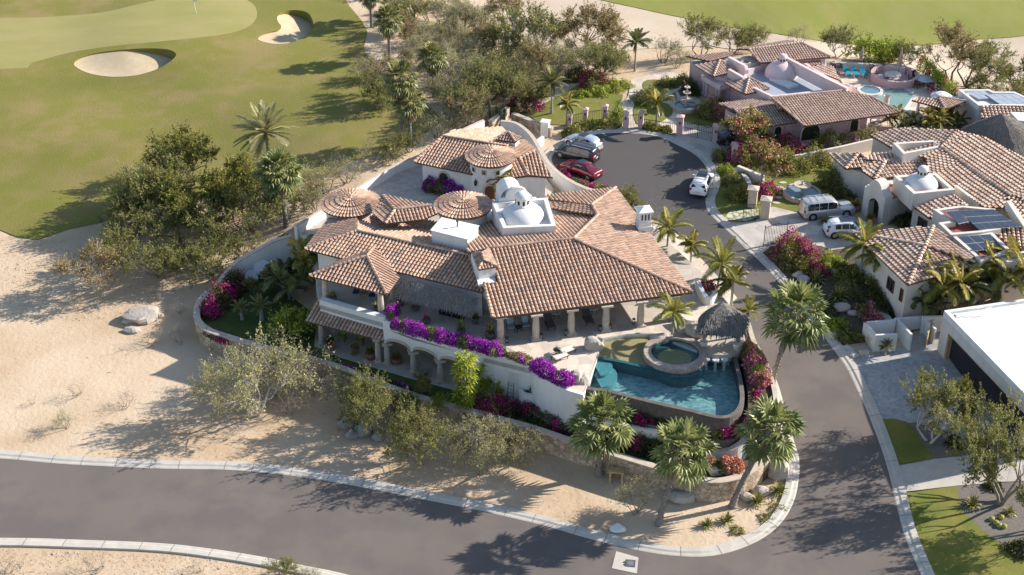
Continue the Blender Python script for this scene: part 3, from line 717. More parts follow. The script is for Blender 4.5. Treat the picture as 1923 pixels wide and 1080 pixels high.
# ---------------- main villa ----------------
HZ = 4.0
TM = [M_tile, M_pan, M_fascia]
villa = thing('villa', 'large white villa with terracotta barrel tile roofs, arcade and pool terrace in the middle', 'house', P(950, 520, 4))
F1 = pl((925,597,1300,549), 6.9, .25, (1077,449)); F2 = pl((1300,549,1156,353), 6.9, .25, (1077,449))
r1 = F1.hit(1077,449); r1l = F1.hit(921,466)
F5 = Plane(r1l, r1, -.25)
r2 = F2.hit(1123,404); r3 = F2.hit(1111,385)
F3 = pl((1026,367,1156,353), 6.9, .22, (1100,380))
F4 = Plane(r3, r2, -.18) if False else None
def plane3(a, b, c):
    n = (b - a).cross(c - a)
    if n.z < 0: n = -n
    p = Plane.__new__(Plane); p.a = a.copy(); p.n = n.normalized(); p.g = Vector((-n.x / n.z, -n.y / n.z, 0)); return p
F4 = plane3(r3, r2, P(1033, 383, r2.z - .9))
roof(villa, [(F1, [(925,597),(1300,549),(1077,449),(921,466),(932,500),(933,531),(909,531)]), (F2, [(1300,549),(1156,353),(1111,385),(1123,404),(1077,449)]),
     (F5, [(1123,404),(1077,449),(921,466),(878,474),(878,440),(896,410),(905,388),(918,372),(935,380),(1037,391)]),
     (F3, [(1156,353),(1026,367),(1026,374),(1111,385)]), (F4, [(1111,385),(1123,404),(1037,391),(1028,374)])],
     [(F2, (1300,549), (1077,449)), (F1, (921,466), (1077,449)), (F2, (1077,449), (1123,404)), (F2, (1123,404), (1111,385)), (F2, (1111,385), (1156,353)), (F1, (909,531), (925,597))], TM)
G1 = pl((573,468,906,549), 6.9, .27, (672,434)); G2 = pl((620,411,573,468), 6.9, .24, (672,434))
g0 = G1.hit(672,434); g1 = G1.hit(882,480); G3 = Plane(g0, g1, -.24)
roof(villa, [(G1, [(573,468),(906,549),(882,480),(672,434)]), (G2, [(573,468),(672,434),(671,411),(620,409)]),
     (G3, [(672,434),(882,480),(878,462),(897,440),(818,418),(795,412),(700,399),(671,411)])],
     [(G1, (573,468), (672,434)), (G1, (672,434), (882,480)), (G3, (672,434), (671,411)), (G1, (906,549), (882,480))], TM)
PV = pl((582,518,726,553), 6.6, .42, (689,481)); PR = pl((726,553,751,519), 6.6, .42, (689,481)); PL_ = pl((635,490,582,518), 6.6, .42, (689,481))
roof(villa, [(PV, [(582,518),(726,553),(689,481)]), (PR, [(726,553),(751,519),(704,463),(689,481)]), (PL_, [(582,518),(689,481),(704,463),(640,487)])],
     [(PV, (582,518), (689,481)), (PV, (726,553), (689,481)), (PR, (689,481), (704,463))], TM, 'pavilion_roof')
LR = pl((573,602,721,640), 2.75, .42, (650,580)); roof(villa, [(LR, [(573,602),(721,640),(722,600),(597,564)])], [(LR, (597,564), (722,600))], TM, 'lower_roof')
# small hip roof behind, facing the court
h0 = P(742,394,8.7); h1 = P(807,385,8.7); h2 = P(717,366,8.7)
Hf = Plane(h0, h1, -.30) ; Hf = pl((742,394,807,385), 8.7, -.30, (760,415)); Hb = pl((742,394,807,385), 8.7, -.30, (770,370)); Hl = pl((742,394,717,366), 8.7, -.30, (700,395)) 
Hf = pl((742,394,807,385), 8.7, -.32, (760,430)); 
roof(villa, [(Hf, [(742,394),(817,388),(822,400),(795,412),(724,420)]), (Hl, [(742,394),(717,366),(700,399),(724,420)]), (Hb, [(742,394),(807,385),(717,366)])],
     [(Hf, (742,394), (810,386)), (Hl, (742,394), (717,366)), (Hl, (742,394), (724,420))], TM, 'court_roof')
for (x, y, Rr, h, z) in ((659,382,2.95,.68,7.6), (870,386,2.8,.68,8.3)):
    c = P(x, y, z); cone_roof(villa, c, Rr, h, TM)
    mb = MB(); mb.lathe((c.x, c.y, 4.0), [(Rr - .45, 0), (Rr - .45, z - 4.05)], 28); mb.build('turret_wall', M_white, villa, smooth=True)
# upper floor walls
block_at(villa, 'wall', [(922,540),(1060,522),(1160,500),(1190,470),(1137,368),(1030,377),(905,395),(893,480),(905,530)], 6.75, 4.0, 6.7, M_white)
block_at(villa, 'wall', [(596,468),(640,482),(700,497),(905,546),(880,475),(800,430),(700,405),(640,408)], 6.75, 4.0, 6.72, M_white)
block_at(villa, 'gable_wall', [(706,405),(815,392),(812,400),(725,414)], 6.9, 6.5, 7.4, M_white)
# deep veranda behind the columns: floor is the deck, back wall set in
# terrace deck
def w(a, b, z): return P(a, b, z)
FL = [w(600,564,4.5), w(722,599,4.5), w(719,606,4.6), w(776,628,4.6), w(836,644,4.6), w(908,661,4.6), w(997,683,4.6)]
DK = [(p.x, p.y) for p in FL] + [tuple(P(a, b, 4)[:2]) for a, b in [(1008,700),(1035,718),(1070,732),(1096,741),(1103,722),(1122,673),(1127,650),(1133,637),(1177,628),(1225,627),(1318,662),(1385,665),(1400,640),(1392,600),(1365,567),(1325,517),(1285,482),(1215,417),(1165,374),(1100,357),(1030,368),(945,380),(900,395),(700,420),(620,440),(590,500)]]
mb = MB(); mb.prism(DK, 3.55, 4.0, 0, 1, bottom=True); dk = mb.build('terrace_slab', [M_white, M_floor], villa)
back = offset([Vector((p.x, p.y, 0)) for p in FL[:5]], 5.0)
e = FL[4] + (FL[5] - FL[4]) * .35
BL = [(p.x, p.y) for p in back] + [(e.x, e.y)] + [(p.x, p.y) for p in FL[5:]] + DK[7:]
mb = MB(); mb.prism([tuple(q) for q in offset([Vector((x, y, 0)) for x, y in BL], .01, True)] if False else BL, -1.9, 3.548); mb.build('base_wall', M_white, villa)
# flagstone pool terrace laid on the slab
tp = [P(a, b, 4.02) for a, b in [(945,650),(1130,628),(1260,606),(1262,560),(1300,545),(1330,575),(1300,640),(1225,625),(1177,627),(1132,635),(1125,652),(1119,673),(1101,720),(1094,738),(1070,730),(1038,715),(1010,696),(985,668)]]
mb = MB(); mb.fill(tp); mb.build('pool_terrace', M_flag, villa)
# parapets
mb = MB(); wall_mesh(mb, [Vector((p.x, p.y, 4.5)) for p in FL[:2]], 0, .55, 3.3, cap=.06, m=0, mcap=0)
mb.build('balcony_parapet', M_white, villa)
pa, pb = FL[2], FL[4]; ext = pb + (pb - FL[3]) * .62
arch_wall(villa, Vector((pa.x, pa.y, 0)), Vector((ext.x, ext.y, 0)), 4.6, [(.03,.33),(.36,.66),(.69,.97)], .45, M_white, zs=2.45, trim=M_cantera)
mb = MB(); wall_mesh(mb, [Vector((p.x, p.y, 4.6)) for p in [ext + Vector((0.02,0,0))] + FL[5:]], 0, .35, 3.56); 
cw = smooth_path([FL[6], P(1003,697,4.5), P(1022,712,4.4), P(1060,731,4.3), P(1095,742,4.15)], 5)
wall_mesh(mb, cw, 0, .35, -.3); wall_mesh(mb, [Vector((p.x, p.y, 4.6)) for p in [ext] + FL[5:]], 0, .02, -.3) if False else None
mb.build('terrace_parapet', M_white, villa)
for s in (.015, .345, .675, .985):
    p = pa + (ext - pa) * s; d = (ext - pa).normalized(); nn = Vector((-d.y, d.x, 0)); column(villa, Vector((p.x, p.y, -.02)) + nn * .22, 2.46, .26)
for q in ((605,646), (711,681)): column(villa, P(*q, 0), 2.75, .26)
for q in ((612,561), (716,590), (738,562)): column(villa, P(*q, 4.0), 2.6, .27)
for q in ((940,640), (1006,636), (1072,626), (1137,619), (1202,611), (1268,600)): column(villa, P(*q, 4.0), 2.72, .30)
# lower floor paving
mb = MB(); lp = [P(a, b, 0.02) for a, b in [(590,650),(640,672),(700,690),(760,708),(860,735),(905,735),(905,650),(700,580),(600,560)]]; mb.fill(lp); mb.build('veranda_floor', M_floor, villa)
# white skylight box, roof chimneys, dome box
o = block_at(villa, 'skylight_box', [(810,433),(830,410),(898,425),(878,450)], 9.0, 7.0, 9.0, M_white)
mb = MB(); mb.prism([tuple(q[:2]) for q in offset([P(a, b, 9.0) for a, b in [(810,433),(878,450),(898,425),(830,410)]], -.08, True)], 9.003, 9.07)
for f0 in (.25, .5, .75):
    a = P(810,433,9).lerp(P(878,450,9), f0); b = P(830,410,9).lerp(P(898,425,9), f0); mb.box(((a.x+b.x)/2, (a.y+b.y)/2, 9.08), ((b-a).length*.98, .03, .02), math.atan2(b.y-a.y, b.x-a.x), col=0)
mb.build('lid', M_white, o)
mb = MB(); p = P(859,426,9.07); mb.lathe(p, [(.06,0),(.06,.55),(.12,.56),(.12,.7),(0,.75)], 8); mb.build('vent_pipe', M_black, o)
db = rim_box(villa, 'dome_parapet', [(924,379),(1028,371),(1044,424),(945,428)], 9.1, 7.2, .38, M_white, .55)
dome(villa, P(981,407,8.56), 2.1, 1.35, M_white, lant=.68, lh=.95)
# curved gable with barrel vault behind the dome box
mb = MB(); a = P(930,378,9.2); b = P(1008,371,9.2); d = (b - a).normalized(); nn = Vector((-d.y, d.x, 0)); L = (b - a).length
top = []
for k in range(25):
    s = k / 24; z = 9.1 + (.35 if .12 < s < .88 else 0) + (1.05 * math.sqrt(max(0, 1 - ((s - .52) / .27) ** 2)) if abs(s - .52) < .27 else 0); top.append((s * L, z))
for k in range(24):
    (s0, z0), (s1, z1) = top[k], top[k + 1]; p0 = a + d * s0; p1 = a + d * s1; q0 = p0 + nn * .35; q1 = p1 + nn * .35; v = lambda w_, z: (w_.x, w_.y, z)
    mb.poly([v(p0, 7), v(p1, 7), v(p1, z1), v(p0, z0)]); mb.poly([v(q1, 7), v(q0, 7), v(q0, z0), v(q1, z1)]); mb.poly([v(p0, z0), v(p1, z1), v(q1, z1), v(q0, z0)])
c0 = a + d * (L * .42) + nn * .36
for k in range(10):
    t0, t1 = math.pi * k / 10, math.pi * (k + 1) / 10; e0 = c0 - d * (math.cos(t0) * 1.15); e1 = c0 - d * (math.cos(t1) * 1.15); z0, z1 = 9.2 + math.sin(t0) * 1.1, 9.2 + math.sin(t1) * 1.1
    mb.poly([v(e0, z0), v(e1, z1), v(e1 + nn * 2.4, z1), v(e0 + nn * 2.4, z0)])
mb.prism([tuple((c0 - d * 1.15)[:2]), tuple((c0 + d * 1.15)[:2]), tuple((c0 + d * 1.15 + nn * 2.4)[:2]), tuple((c0 - d * 1.15 + nn * 2.4)[:2])], 6.9, 9.2)
mb.build('curved_gable', M_white, villa)
# chimney tower with its own tiled hip roof
o = block_at(villa, 'chimney', [(884,470),(917,466),(931,501),(899,507)], 8.9, 6.6, 8.9, M_white)
mb = MB(); mb.prism([tuple(q[:2]) for q in offset([P(a, b, 8.0) for a, b in [(899,533),(930,527),(926,497),(893,500)]], -.05, True)], 7.75, 7.9); mb.build('ledge', M_white, o)
ce = 9.0; k1 = pl((899,506,932,500), ce, .55, (908,485)); k2 = pl((884,468,899,506), ce, .55, (908,485)); k3 = pl((932,500,917,464), ce, .55, (908,485))
roof(o, [(k1, [(899,506),(932,500),(908,488)]), (k2, [(884,468),(899,506),(908,488),(905,473)]), (k3, [(932,500),(917,464),(905,473),(908,488)])], [(k1, (899,506), (908,488)), (k1, (932,500), (908,488)), (k2, (905,473), (908,488))], TM, 'chimney_roof', pitch=.3, r=.11, L=.35)
mb = MB()
for s in (.35, .7):
    p = P(899,514,8.5).lerp(P(931,508,8.5), s); mb.box(p, (.16, .06, .42), math.atan2(*(P(931,508,8.5) - P(899,514,8.5)).yx))
mb.build('vent_slot', M_grey, o)
mb = MB(); wall_mesh(mb, [P(879,470,7.9), P(910,540,7.4)], 1.2, .3); mb.build('parapet_wall', M_white, villa)
c = P(1208,421,7.6); o = thing  # white chimney on the right roof
mb = MB(); cz = 6.6; mb.box((c.x, c.y, cz + .75), (1.25, 1.25, 1.5), R(13)); mb.box((c.x, c.y, cz + .95), (1.42, 1.42, .16), R(13)); mb.box((c.x, c.y, cz + 2.0), (1.15, 1.15, 1.0), R(13)); mb.box((c.x, c.y, cz + 2.55), (1.5, 1.5, .14), R(13))
q = [Vector((c.x, c.y, cz + 2.62)) + Matrix.Rotation(R(13), 3, 'Z') @ Vector((sx * .75, sy * .75, 0)) for sx, sy in ((-1,-1),(1,-1),(1,1),(-1,1))]; ap = Vector((c.x, c.y, cz + 2.98))
for k in range(4): mb.poly([q[k], q[(k+1) % 4], ap])
ch = mb.build('chimney', M_white, villa)
mb = MB()
for k in (-1, 0, 1):
    for s_ in (0, 1):
        M = Matrix.Rotation(R(13) + s_ * R(90), 3, 'Z'); mb.box(Vector((c.x, c.y, cz + 2.02)) + M @ Vector((k * .33, -.58, 0)), (.13, .05, .6), R(13) + s_ * R(90))
mb.build('vent_slot', M_dark, ch)
# doors and windows of the upper terrace
ang = math.atan2(*(P(906,549,6.9) - P(573,468,6.9)).yx)
p = P(848,573,5.1); mb = MB(); mb.box((p.x, p.y - .25, 5.15), (2.5, .25, 2.2), ang); dd = mb.build('sliding_door', M_dark, villa)
mb = MB(); mb.box((p.x, p.y - .40, 5.15), (.07, .06, 2.2), ang); mb.build('door_frame', M_wood, dd)
# thatch awning under the left roof eave
def thatch_strip(name, parent, a, b, drop, out, n=1600, m=M_thatch):
    mb = MB(); d = (b - a); L = d.length; d = d / L; nn = Vector((d.y, -d.x, 0)).normalized()
    if nn.y > 0: nn = -nn
    for k in range(14):
        s0, s1 = L * k / 14, L * (k + 1) / 14
        mb.poly([a + d * s0, a + d * s1, a + d * s1 + nn * out - Vector((0, 0, drop * (1 + .1 * math.sin(k + 1)))), a + d * s0 + nn * out - Vector((0, 0, drop * (1 + .1 * math.sin(k))))], 0, .3)
    for k in range(n):
        s = random.random() * L; t = random.random() ** .7; p = a + d * s + nn * out * t - Vector((0, 0, drop * t - .05)); l = random.uniform(.3, .65); dr = (nn * out - Vector((0, 0, drop))).normalized() + d * random.uniform(-.25, .25); wd = d * random.uniform(.03, .07)
        up = Vector((0, 0, random.uniform(.0, .08)))
        mb.poly([p - wd, p + wd, p + wd * .3 + dr * l + up, p - wd * .3 + dr * l + up], 0, random.random())
    return mb.build(name, m, parent)
thatch_strip('thatch_awning', villa, P(752,523,6.7), P(900,560,6.7), 1.0, 1.3)
# ---------------- guest house with the round tower ----------------
guest = thing('guest_house', 'white guest house with round tiled tower beside the turning circle', 'house', P(900, 340, 4))
H1 = pl((778,304,891,328), 6.9, .36, (832,256)); a = H1.hit(832,256); b = H1.hit(952,275); H0 = Plane(a, b, -.3)
H0 = Plane(a, b, .3) if H0.z(*(P(849, 246, 8)[:2])) > 8.6 else H0
HM = pl((937,338,992,329), 6.9, .36, (976,298)); HR = pl((992,329,1038,333), 6.9, .25, (1006,282))
roof(guest, [(H1, [(778,304),(891,328),(960,300),(952,275),(832,256)]), (H0, [(832,256),(952,275),(962,262),(940,238),(849,245)]),
     (HM, [(937,338),(992,329),(976,298),(950,285),(930,310)])], [(H1, (832,256), (952,275)), (H1, (778,304), (832,256))], TM)
HR = plane3(P(992,329,6.9), HM.hit(976,298), P(1038,333,6.7)); HR2 = plane3(HM.hit(976,298), HM.hit(950,285), P(955,262,8.0))
roof(guest, [(HR, [(992,329),(1038,333),(1006,282),(976,298)]), (HR2, [(976,298),(1006,282),(985,262),(955,262),(950,285)])], [(HR, (992,329), (976,298)), (HR, (976,298), (1006,282))], TM, 'east_roof')
SM = pl((778,304,800,283), 6.6, .3, (810,300)); 
block_at(guest, 'wall', [(793,306),(890,325),(900,300),(950,280),(940,250),(850,256),(830,266)], 6.8, 3.8, 6.75, M_white)
block_at(guest, 'wall', [(945,337),(992,332),(1024,334),(1000,286),(955,268),(920,300)], 6.6, 3.8, 6.55, M_white)
gc = P(922, 294, 8.4); cone_roof(guest, gc, 2.62, .75, TM, 'tower_roof')
mb = MB(); mb.lathe((gc.x, gc.y, 3.9), [(2.2, 0), (2.2, 4.45)], 36); tw = mb.build('tower_wall', M_white, guest, smooth=True)
for aa, sh, z in ((-1.9, .3, 7.55), (-1.25, .3, 7.55), (-2.5, .3, 7.55)):
    mb = MB(); mb.box((gc.x + math.cos(aa) * 2.2, gc.y + math.sin(aa) * 2.2, z), (.5, .10, .55), aa + R(90)); wd = mb.build('window', M_cantera, guest); mb = MB(); mb.box((gc.x + math.cos(aa) * 2.26, gc.y + math.sin(aa) * 2.26, z), (.32, .06, .37), aa + R(90)); mb.build('pane', M_glass, wd)
def arch_panel(parent, name, c, w, h, ang, m, fm=None, dep=.1, t=.16):
    """a round-headed door or window leaf with a frame, centre bottom at c"""
    M = Matrix.Rotation(ang, 3, 'Z'); c = Vector(c)
    def prof(w, h, y): 
        pts = [(-w/2, 0), (-w/2, h - w/2)] + [(-w/2 * math.cos(k * math.pi / 10), h - w/2 + w/2 * math.sin(k * math.pi / 10)) for k in range(1, 10)] + [(w/2, h - w/2), (w/2, 0)]
        return [c + M @ Vector((x, y, z)) for x, z in pts]
    def solid(w, h, y0, y1, mm, nm, par):
        A = prof(w, h, y0); B = prof(w, h, y1); mb = MB(); mb.poly(A[::-1]); n = len(A)
        for i in range(n): j = (i + 1) % n; mb.poly([A[i], A[j], B[j], B[i]])
        return mb.build(nm, mm, par)
    f = solid(w + 2*t, h + t, -dep, 0, fm or M_cantera, name, parent); solid(w, h, -dep - .03, -dep, m, 'leaf', f); return f
gang = math.atan2(*(P(891,328,6.9) - P(778,304,6.9)).yx)
p = P(832, 322, 4.9); wp = P(832,322,6); 
wa = P(793,306,6.8); wb = P(890,325,6.8); q = wa.lerp(wb, .42); arch_panel(guest, 'arched_window', (q.x, q.y, 4.9), 1.0, 1.25, gang, M_glass)
arch_panel(guest, 'arched_door', (gc.x + math.cos(-1.62) * 2.25, gc.y + math.sin(-1.62) * 2.25 , 4.0), 1.0, 2.2, R(-3), mat('dark_door_wood', (.12,.055,.035), .7, (.08,.04,.025), 4), dep=.14)
# tile-capped box chimney on the guest roof
gb = block_at(guest, 'chimney', [(934,262),(968,268),(975,258),(943,250)], 8.4, 6.9, 8.4, M_white)
kk = pl((931,261,968,267), 8.5, .5, (956,242)); k2 = pl((968,267,979,257), 8.5, .5, (956,242)); k3 = pl((979,257,943,247), 8.5, .5, (956,252)); k4 = pl((943,247,931,261), 8.5, .5, (956,252))
ap = (955, 247)
roof(gb, [(kk, [(931,261),(968,267),ap]), (k2, [(968,267),(979,257),ap])], [(kk, (968,267), ap), (kk, (931,261), ap)], TM, 'chimney_roof', pitch=.32, r=.12, L=.36)
# ---------------- car court and estate walls ----------------
mb = MB(); mb.prism([tuple(P(a, b, 4)[:2]) for a, b in [(554,437),(610,451),(640,436),(700,420),(900,395),(945,380),(1030,368),(1040,355),(1000,300),(950,262),(905,240),(868,250),(800,297),(752,313),(664,368),(610,400)]], .0, 3.98, 0, 1)
struct(mb.build('court_paving_slab', [M_white, M_paver]))
W_ = dict(m=0, mcap=1)
mb = MB(); wall_mesh(mb, smooth_path([P(a, b, 5.0) for a, b in [(552,424),(609,389),(664,355),(710,326),(752,303),(784,292),(830,262),(867,243),(890,232),(906,225)]], 3), 0, -.35, -.5, cap=.08); 
tag(mb.build('court_wall', [M_white, M_cantera]), 'long white court wall with pale stone coping, facing the golf course', 'wall')
mb = MB(); wall_mesh(mb, smooth_path([P(a, b, 4.9) for a, b in [(940,229),(965,232),(985,245),(1000,262),(1013,285),(1031,312),(1063,338),(1104,357),(1140,364)]], 3), 0, .35, 2.6, cap=.08)
tag(mb.build('curved_wall', [M_white, M_cantera]), 'curved white wall with stone coping behind the three parked cars', 'wall')
WL = [(411,537),(379,555),(366,578),(366,603),(387,622),(429,637),(500,657),(617,687),(747,737),(843,765),(990,805),(1080,835),(1193,870),(1260,890),(1309,902),(1340,908),(1375,904),(1407,892),(1438,870),(1455,845)]
wl = smooth_path([P(a, b, .6) for a, b in WL], 4)
mb = MB(); wall_mesh(mb, wl, 0, .55, -2.0, cap=.10); tag(mb.build('garden_wall', [M_stonew, M_cantera]), 'long rubble stone garden wall curving below the villa, pale coping', 'wall')
mb = MB(); wall_mesh(mb, smooth_path([P(440,497,2.2), P(423,515,1.5), P(411,534,.9)], 4) , 0, .4, -1.5); 
wu = [P(a, b, z) for a, b, z in [(414,532,.9),(423,519,1.4),(445,494,2.2),(504,460,3.4),(520,453,3.6),(548,445,3.7)]]
mb = MB(); wall_mesh(mb, wu, 0, .4, -1.6, cap=.1); tag(mb.build('sloping_wall', [M_white, M_cantera]), 'sloping white garden wall behind the two round dishes', 'wall')
# garden beds: lower lawn, middle tier, upper tier
inner = offset(wl, .5); lw = [(p.x, p.y) for p in inner] + [tuple(P(a, b, .4)[:2]) for a, b in [(1400,800),(1300,790),(1180,770),(1090,745),(1000,705),(908,680),(780,650),(640,560),(560,440),(520,455),(445,498)]]
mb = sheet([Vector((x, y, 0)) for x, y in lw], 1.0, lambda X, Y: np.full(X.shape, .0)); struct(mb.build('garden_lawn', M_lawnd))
tier = [P(a, b, 1.9) for a, b in [(974,731),(983,740),(1013,745),(1050,760),(1087,775),(1140,790),(1193,803),(1250,812),(1320,815),(1393,804),(1415,785),(1432,750)]]
tr = smooth_path(tier, 4); mb = MB(); wall_mesh(mb, tr, 0, .32, -.2); tag(mb.build('terrace_wall', [M_white, M_white]), 'low curving white terrace wall between the two flower beds below the pool', 'wall')
bd = [(p.x, p.y) for p in offset(tr, .3)] + [tuple(P(a, b, 1.9)[:2]) for a, b in [(1420,700),(1300,740),(1180,740),(1090,730),(1000,705)]]
mb = MB(); mb.prism(bd, -.2, 1.6); struct(mb.build('soil_bed', M_soil))
rw = smooth_path([P(a, b, z) for a, b, z in [(1322,838,.9),(1345,846,1.2),(1372,847,1.6),(1400,832,2.0),(1425,800,2.4),(1440,765,2.8)]], 4)
mb = MB(); wall_mesh(mb, rw, 0, .5, -1.0, cap=.06); tag(mb.build('corner_wall', [M_white, M_cantera]), 'curved white corner wall rising beside the street palm below the pool', 'wall')
mb = MB(); mb.prism([tuple(P(a, b, .8)[:2]) for a, b in [(1330,850),(1372,860),(1405,845),(1440,800),(1465,760),(1450,860),(1405,888),(1345,900),(1270,885)]], -1.2, .25); struct(mb.build('corner_soil_bed', M_soil))
# street-side planter by the pool
sp = smooth_path([P(a, b, 3.7) for a, b in [(1402,606),(1412,640),(1428,668),(1443,705),(1452,740),(1452,772),(1440,792)]], 4)
mb = MB(); wall_mesh(mb, sp, 0, .3, .0, cap=.06); tag(mb.build('planter_wall', [M_cream, M_cantera]), 'curved cream planter wall between the pool and the street', 'wall')
mb = MB(); mb.prism([(p.x, p.y) for p in offset(sp, .25)] + [tuple(P(a, b, 3.6)[:2]) for a, b in [(1405,780),(1405,735),(1395,690),(1390,645)]], 1.0, 3.5); struct(mb.build('planter_soil_bed', M_soil))
# ---------------- swimming pool ----------------
ZW = 3.84
pool = thing('swimming_pool', 'turquoise infinity pool with golden shallow shelf on the villa terrace', 'swimming pool', P(1250, 700, 3.8))
PO = smooth_path([P(a, b, ZW) for a, b in [(1103,722),(1122,673),(1127,650),(1133,637),(1150,631),(1177,629),(1225,628),(1262,640),(1318,666),(1345,668),(1371,667),(1381,692),(1388,727),(1389,753),(1380,771),(1360,781),(1330,777),(1300,769),(1240,756),(1183,742),(1140,731)]], 4, True)
inset = [Vector((p.x, p.y, 0)) for p in PO]
SH = [P(a, b, ZW) for a, b in [(1122,673),(1160,679),(1200,688),(1233,695),(1248,702),(1268,708),(1293,707),(1312,701),(1321,691),(1319,680),(1318,666)]]
shs = smooth_path(SH, 5); i0 = min(range(len(PO)), key=lambda i: (PO[i] - SH[0]).length); i1 = min(range(len(PO)), key=lambda i: (PO[i] - SH[-1]).length)
shallow = [Vector((p.x, p.y, 0)) for p in shs] + [PO[i] for i in range(i1, i0, -1)]
deep = [Vector((p.x, p.y, 0)) for p in shs[::-1]] + [PO[(i0 - k) % len(PO)] for k in range(0, (i0 - i1) % len(PO) + 1)] if False else [PO[i % len(PO)] for i in range(i1, len(PO) + i0 + 1)] + [Vector((p.x, p.y, 0)) for p in shs[1:-1]]
mb = MB(); mb.fill([Vector((p.x, p.y, 3.62)) for p in shallow]); mb.build('shallow_shelf', M_beach, pool)
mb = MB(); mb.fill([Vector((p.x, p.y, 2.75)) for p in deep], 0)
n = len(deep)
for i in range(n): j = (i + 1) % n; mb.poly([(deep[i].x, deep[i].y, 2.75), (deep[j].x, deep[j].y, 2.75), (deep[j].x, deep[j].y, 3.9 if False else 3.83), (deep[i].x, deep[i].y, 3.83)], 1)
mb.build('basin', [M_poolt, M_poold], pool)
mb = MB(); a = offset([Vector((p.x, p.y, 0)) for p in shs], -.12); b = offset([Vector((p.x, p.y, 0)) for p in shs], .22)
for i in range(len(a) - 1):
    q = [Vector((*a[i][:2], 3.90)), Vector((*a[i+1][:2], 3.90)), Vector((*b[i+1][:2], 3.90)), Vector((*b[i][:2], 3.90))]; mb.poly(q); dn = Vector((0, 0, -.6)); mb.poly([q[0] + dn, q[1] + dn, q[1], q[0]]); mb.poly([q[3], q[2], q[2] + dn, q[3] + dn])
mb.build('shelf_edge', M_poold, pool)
for k, (cx, cy, rr, z) in enumerate(((1118,686,1.5,3.72),(1116,697,2.0,3.45))):
    c = P(cx, cy, ZW); mb = MB(); mb.lathe((c.x, c.y, 2.8), [(rr, 0), (rr, z - 2.8), (0, z - 2.8)], 24, a0=R(-75), a1=R(70)); mb.build('step', mat('step_mosaic%d' % k, (.05,.18,.20), .5, (.09,.25,.26), 3), pool)
wat = MB(); wat.fill([Vector((p.x, p.y, ZW)) for p in deep]); wat.build('water', M_water, pool, smooth=True)
wat = MB(); wat.fill([Vector((p.x, p.y, ZW)) for p in shallow]); wat.build('shallow_water', M_water2, pool, smooth=True)
# infinity rim and outer stone face
k0 = min(range(len(PO)), key=lambda i: (PO[i] - P(1371,667,ZW)).length); rim = [PO[i % len(PO)] for i in range(k0, len(PO) + 1)]
ro_ = offset(rim, .0); ro2 = offset(rim, -.38)
if (ro2[5] - P(1250, 700, ZW)).length < (rim[5] - P(1250, 700, ZW)).length: ro2 = offset(rim, .38)
mb = MB()
for i in range(len(rim) - 1):
    a0, a1, b0, b1 = rim[i], rim[i+1], ro2[i], ro2[i+1]; v = lambda w_, z: (w_.x, w_.y, z)
    mb.poly([v(b0, 3.86), v(b1, 3.86), v(a1, 3.88), v(a0, 3.88)]); mb.poly([v(b0, 1.0), v(b1, 1.0), v(b1, 3.86), v(b0, 3.86)]); mb.poly([v(a1, 2.0), v(a0, 2.0), v(a0, 3.88), v(a1, 3.88)])
mb.build('infinity_wall', M_rim, pool)
# catch channel below the rim
ch1 = offset(rim, .95 if (ro2[5] - rim[5]).dot(offset(rim, .5)[5] - rim[5]) > 0 else -.95)
sg = 1 if (ro2[5] - rim[5]).dot(offset(rim, .5)[5] - rim[5]) > 0 else -1
c2 = offset(rim, 1.15 * sg)
mb = MB()
for i in range(len(rim) - 1): mb.poly([v(c2[i], 1.0), v(c2[i+1], 1.0), v(c2[i+1], 2.15), v(c2[i], 2.15)]); mb.poly([v(c2[i], 2.15), v(c2[i+1], 2.15), v(ch1[i+1], 2.15), v(ch1[i], 2.15)]); mb.poly([v(ch1[i], 2.0), v(ch1[i+1], 2.0), v(ro2[i+1], 2.0), v(ro2[i], 2.0)])
mb.build('catch_channel', M_rim, pool)
# spa
sc_ = P(1268, 660, 4.35); spa = thing('spa_tub', 'round stone-rimmed hot tub raised in the corner of the pool shelf', 'hot tub', (sc_.x, sc_.y, 3.6))
mb = MB(); mb.lathe((sc_.x, sc_.y, 3.4), [(2.75, 0), (2.78, .5), (2.75, .95), (2.12, .97), (2.12, -.1)], 48); mb.build('stone_ring', cells(mat('spa_stone', (.40,.33,.27), .85, (.28,.23,.19), 2.5, .8, .01, 8), 1.6, (.16,.13,.11), .6, .04), spa)
mb = MB(); mb.lathe((sc_.x, sc_.y, 3.2), [(2.11, .9), (2.11, .55), (1.5, .5), (1.5, .0), (.0, 0)], 40); mb.build('basin', M_poold, spa)
mb = MB(); mb.lathe((sc_.x, sc_.y, 4.2), [(2.11, 0), (0, 0)], 40); mb.build('water', M_water, spa)
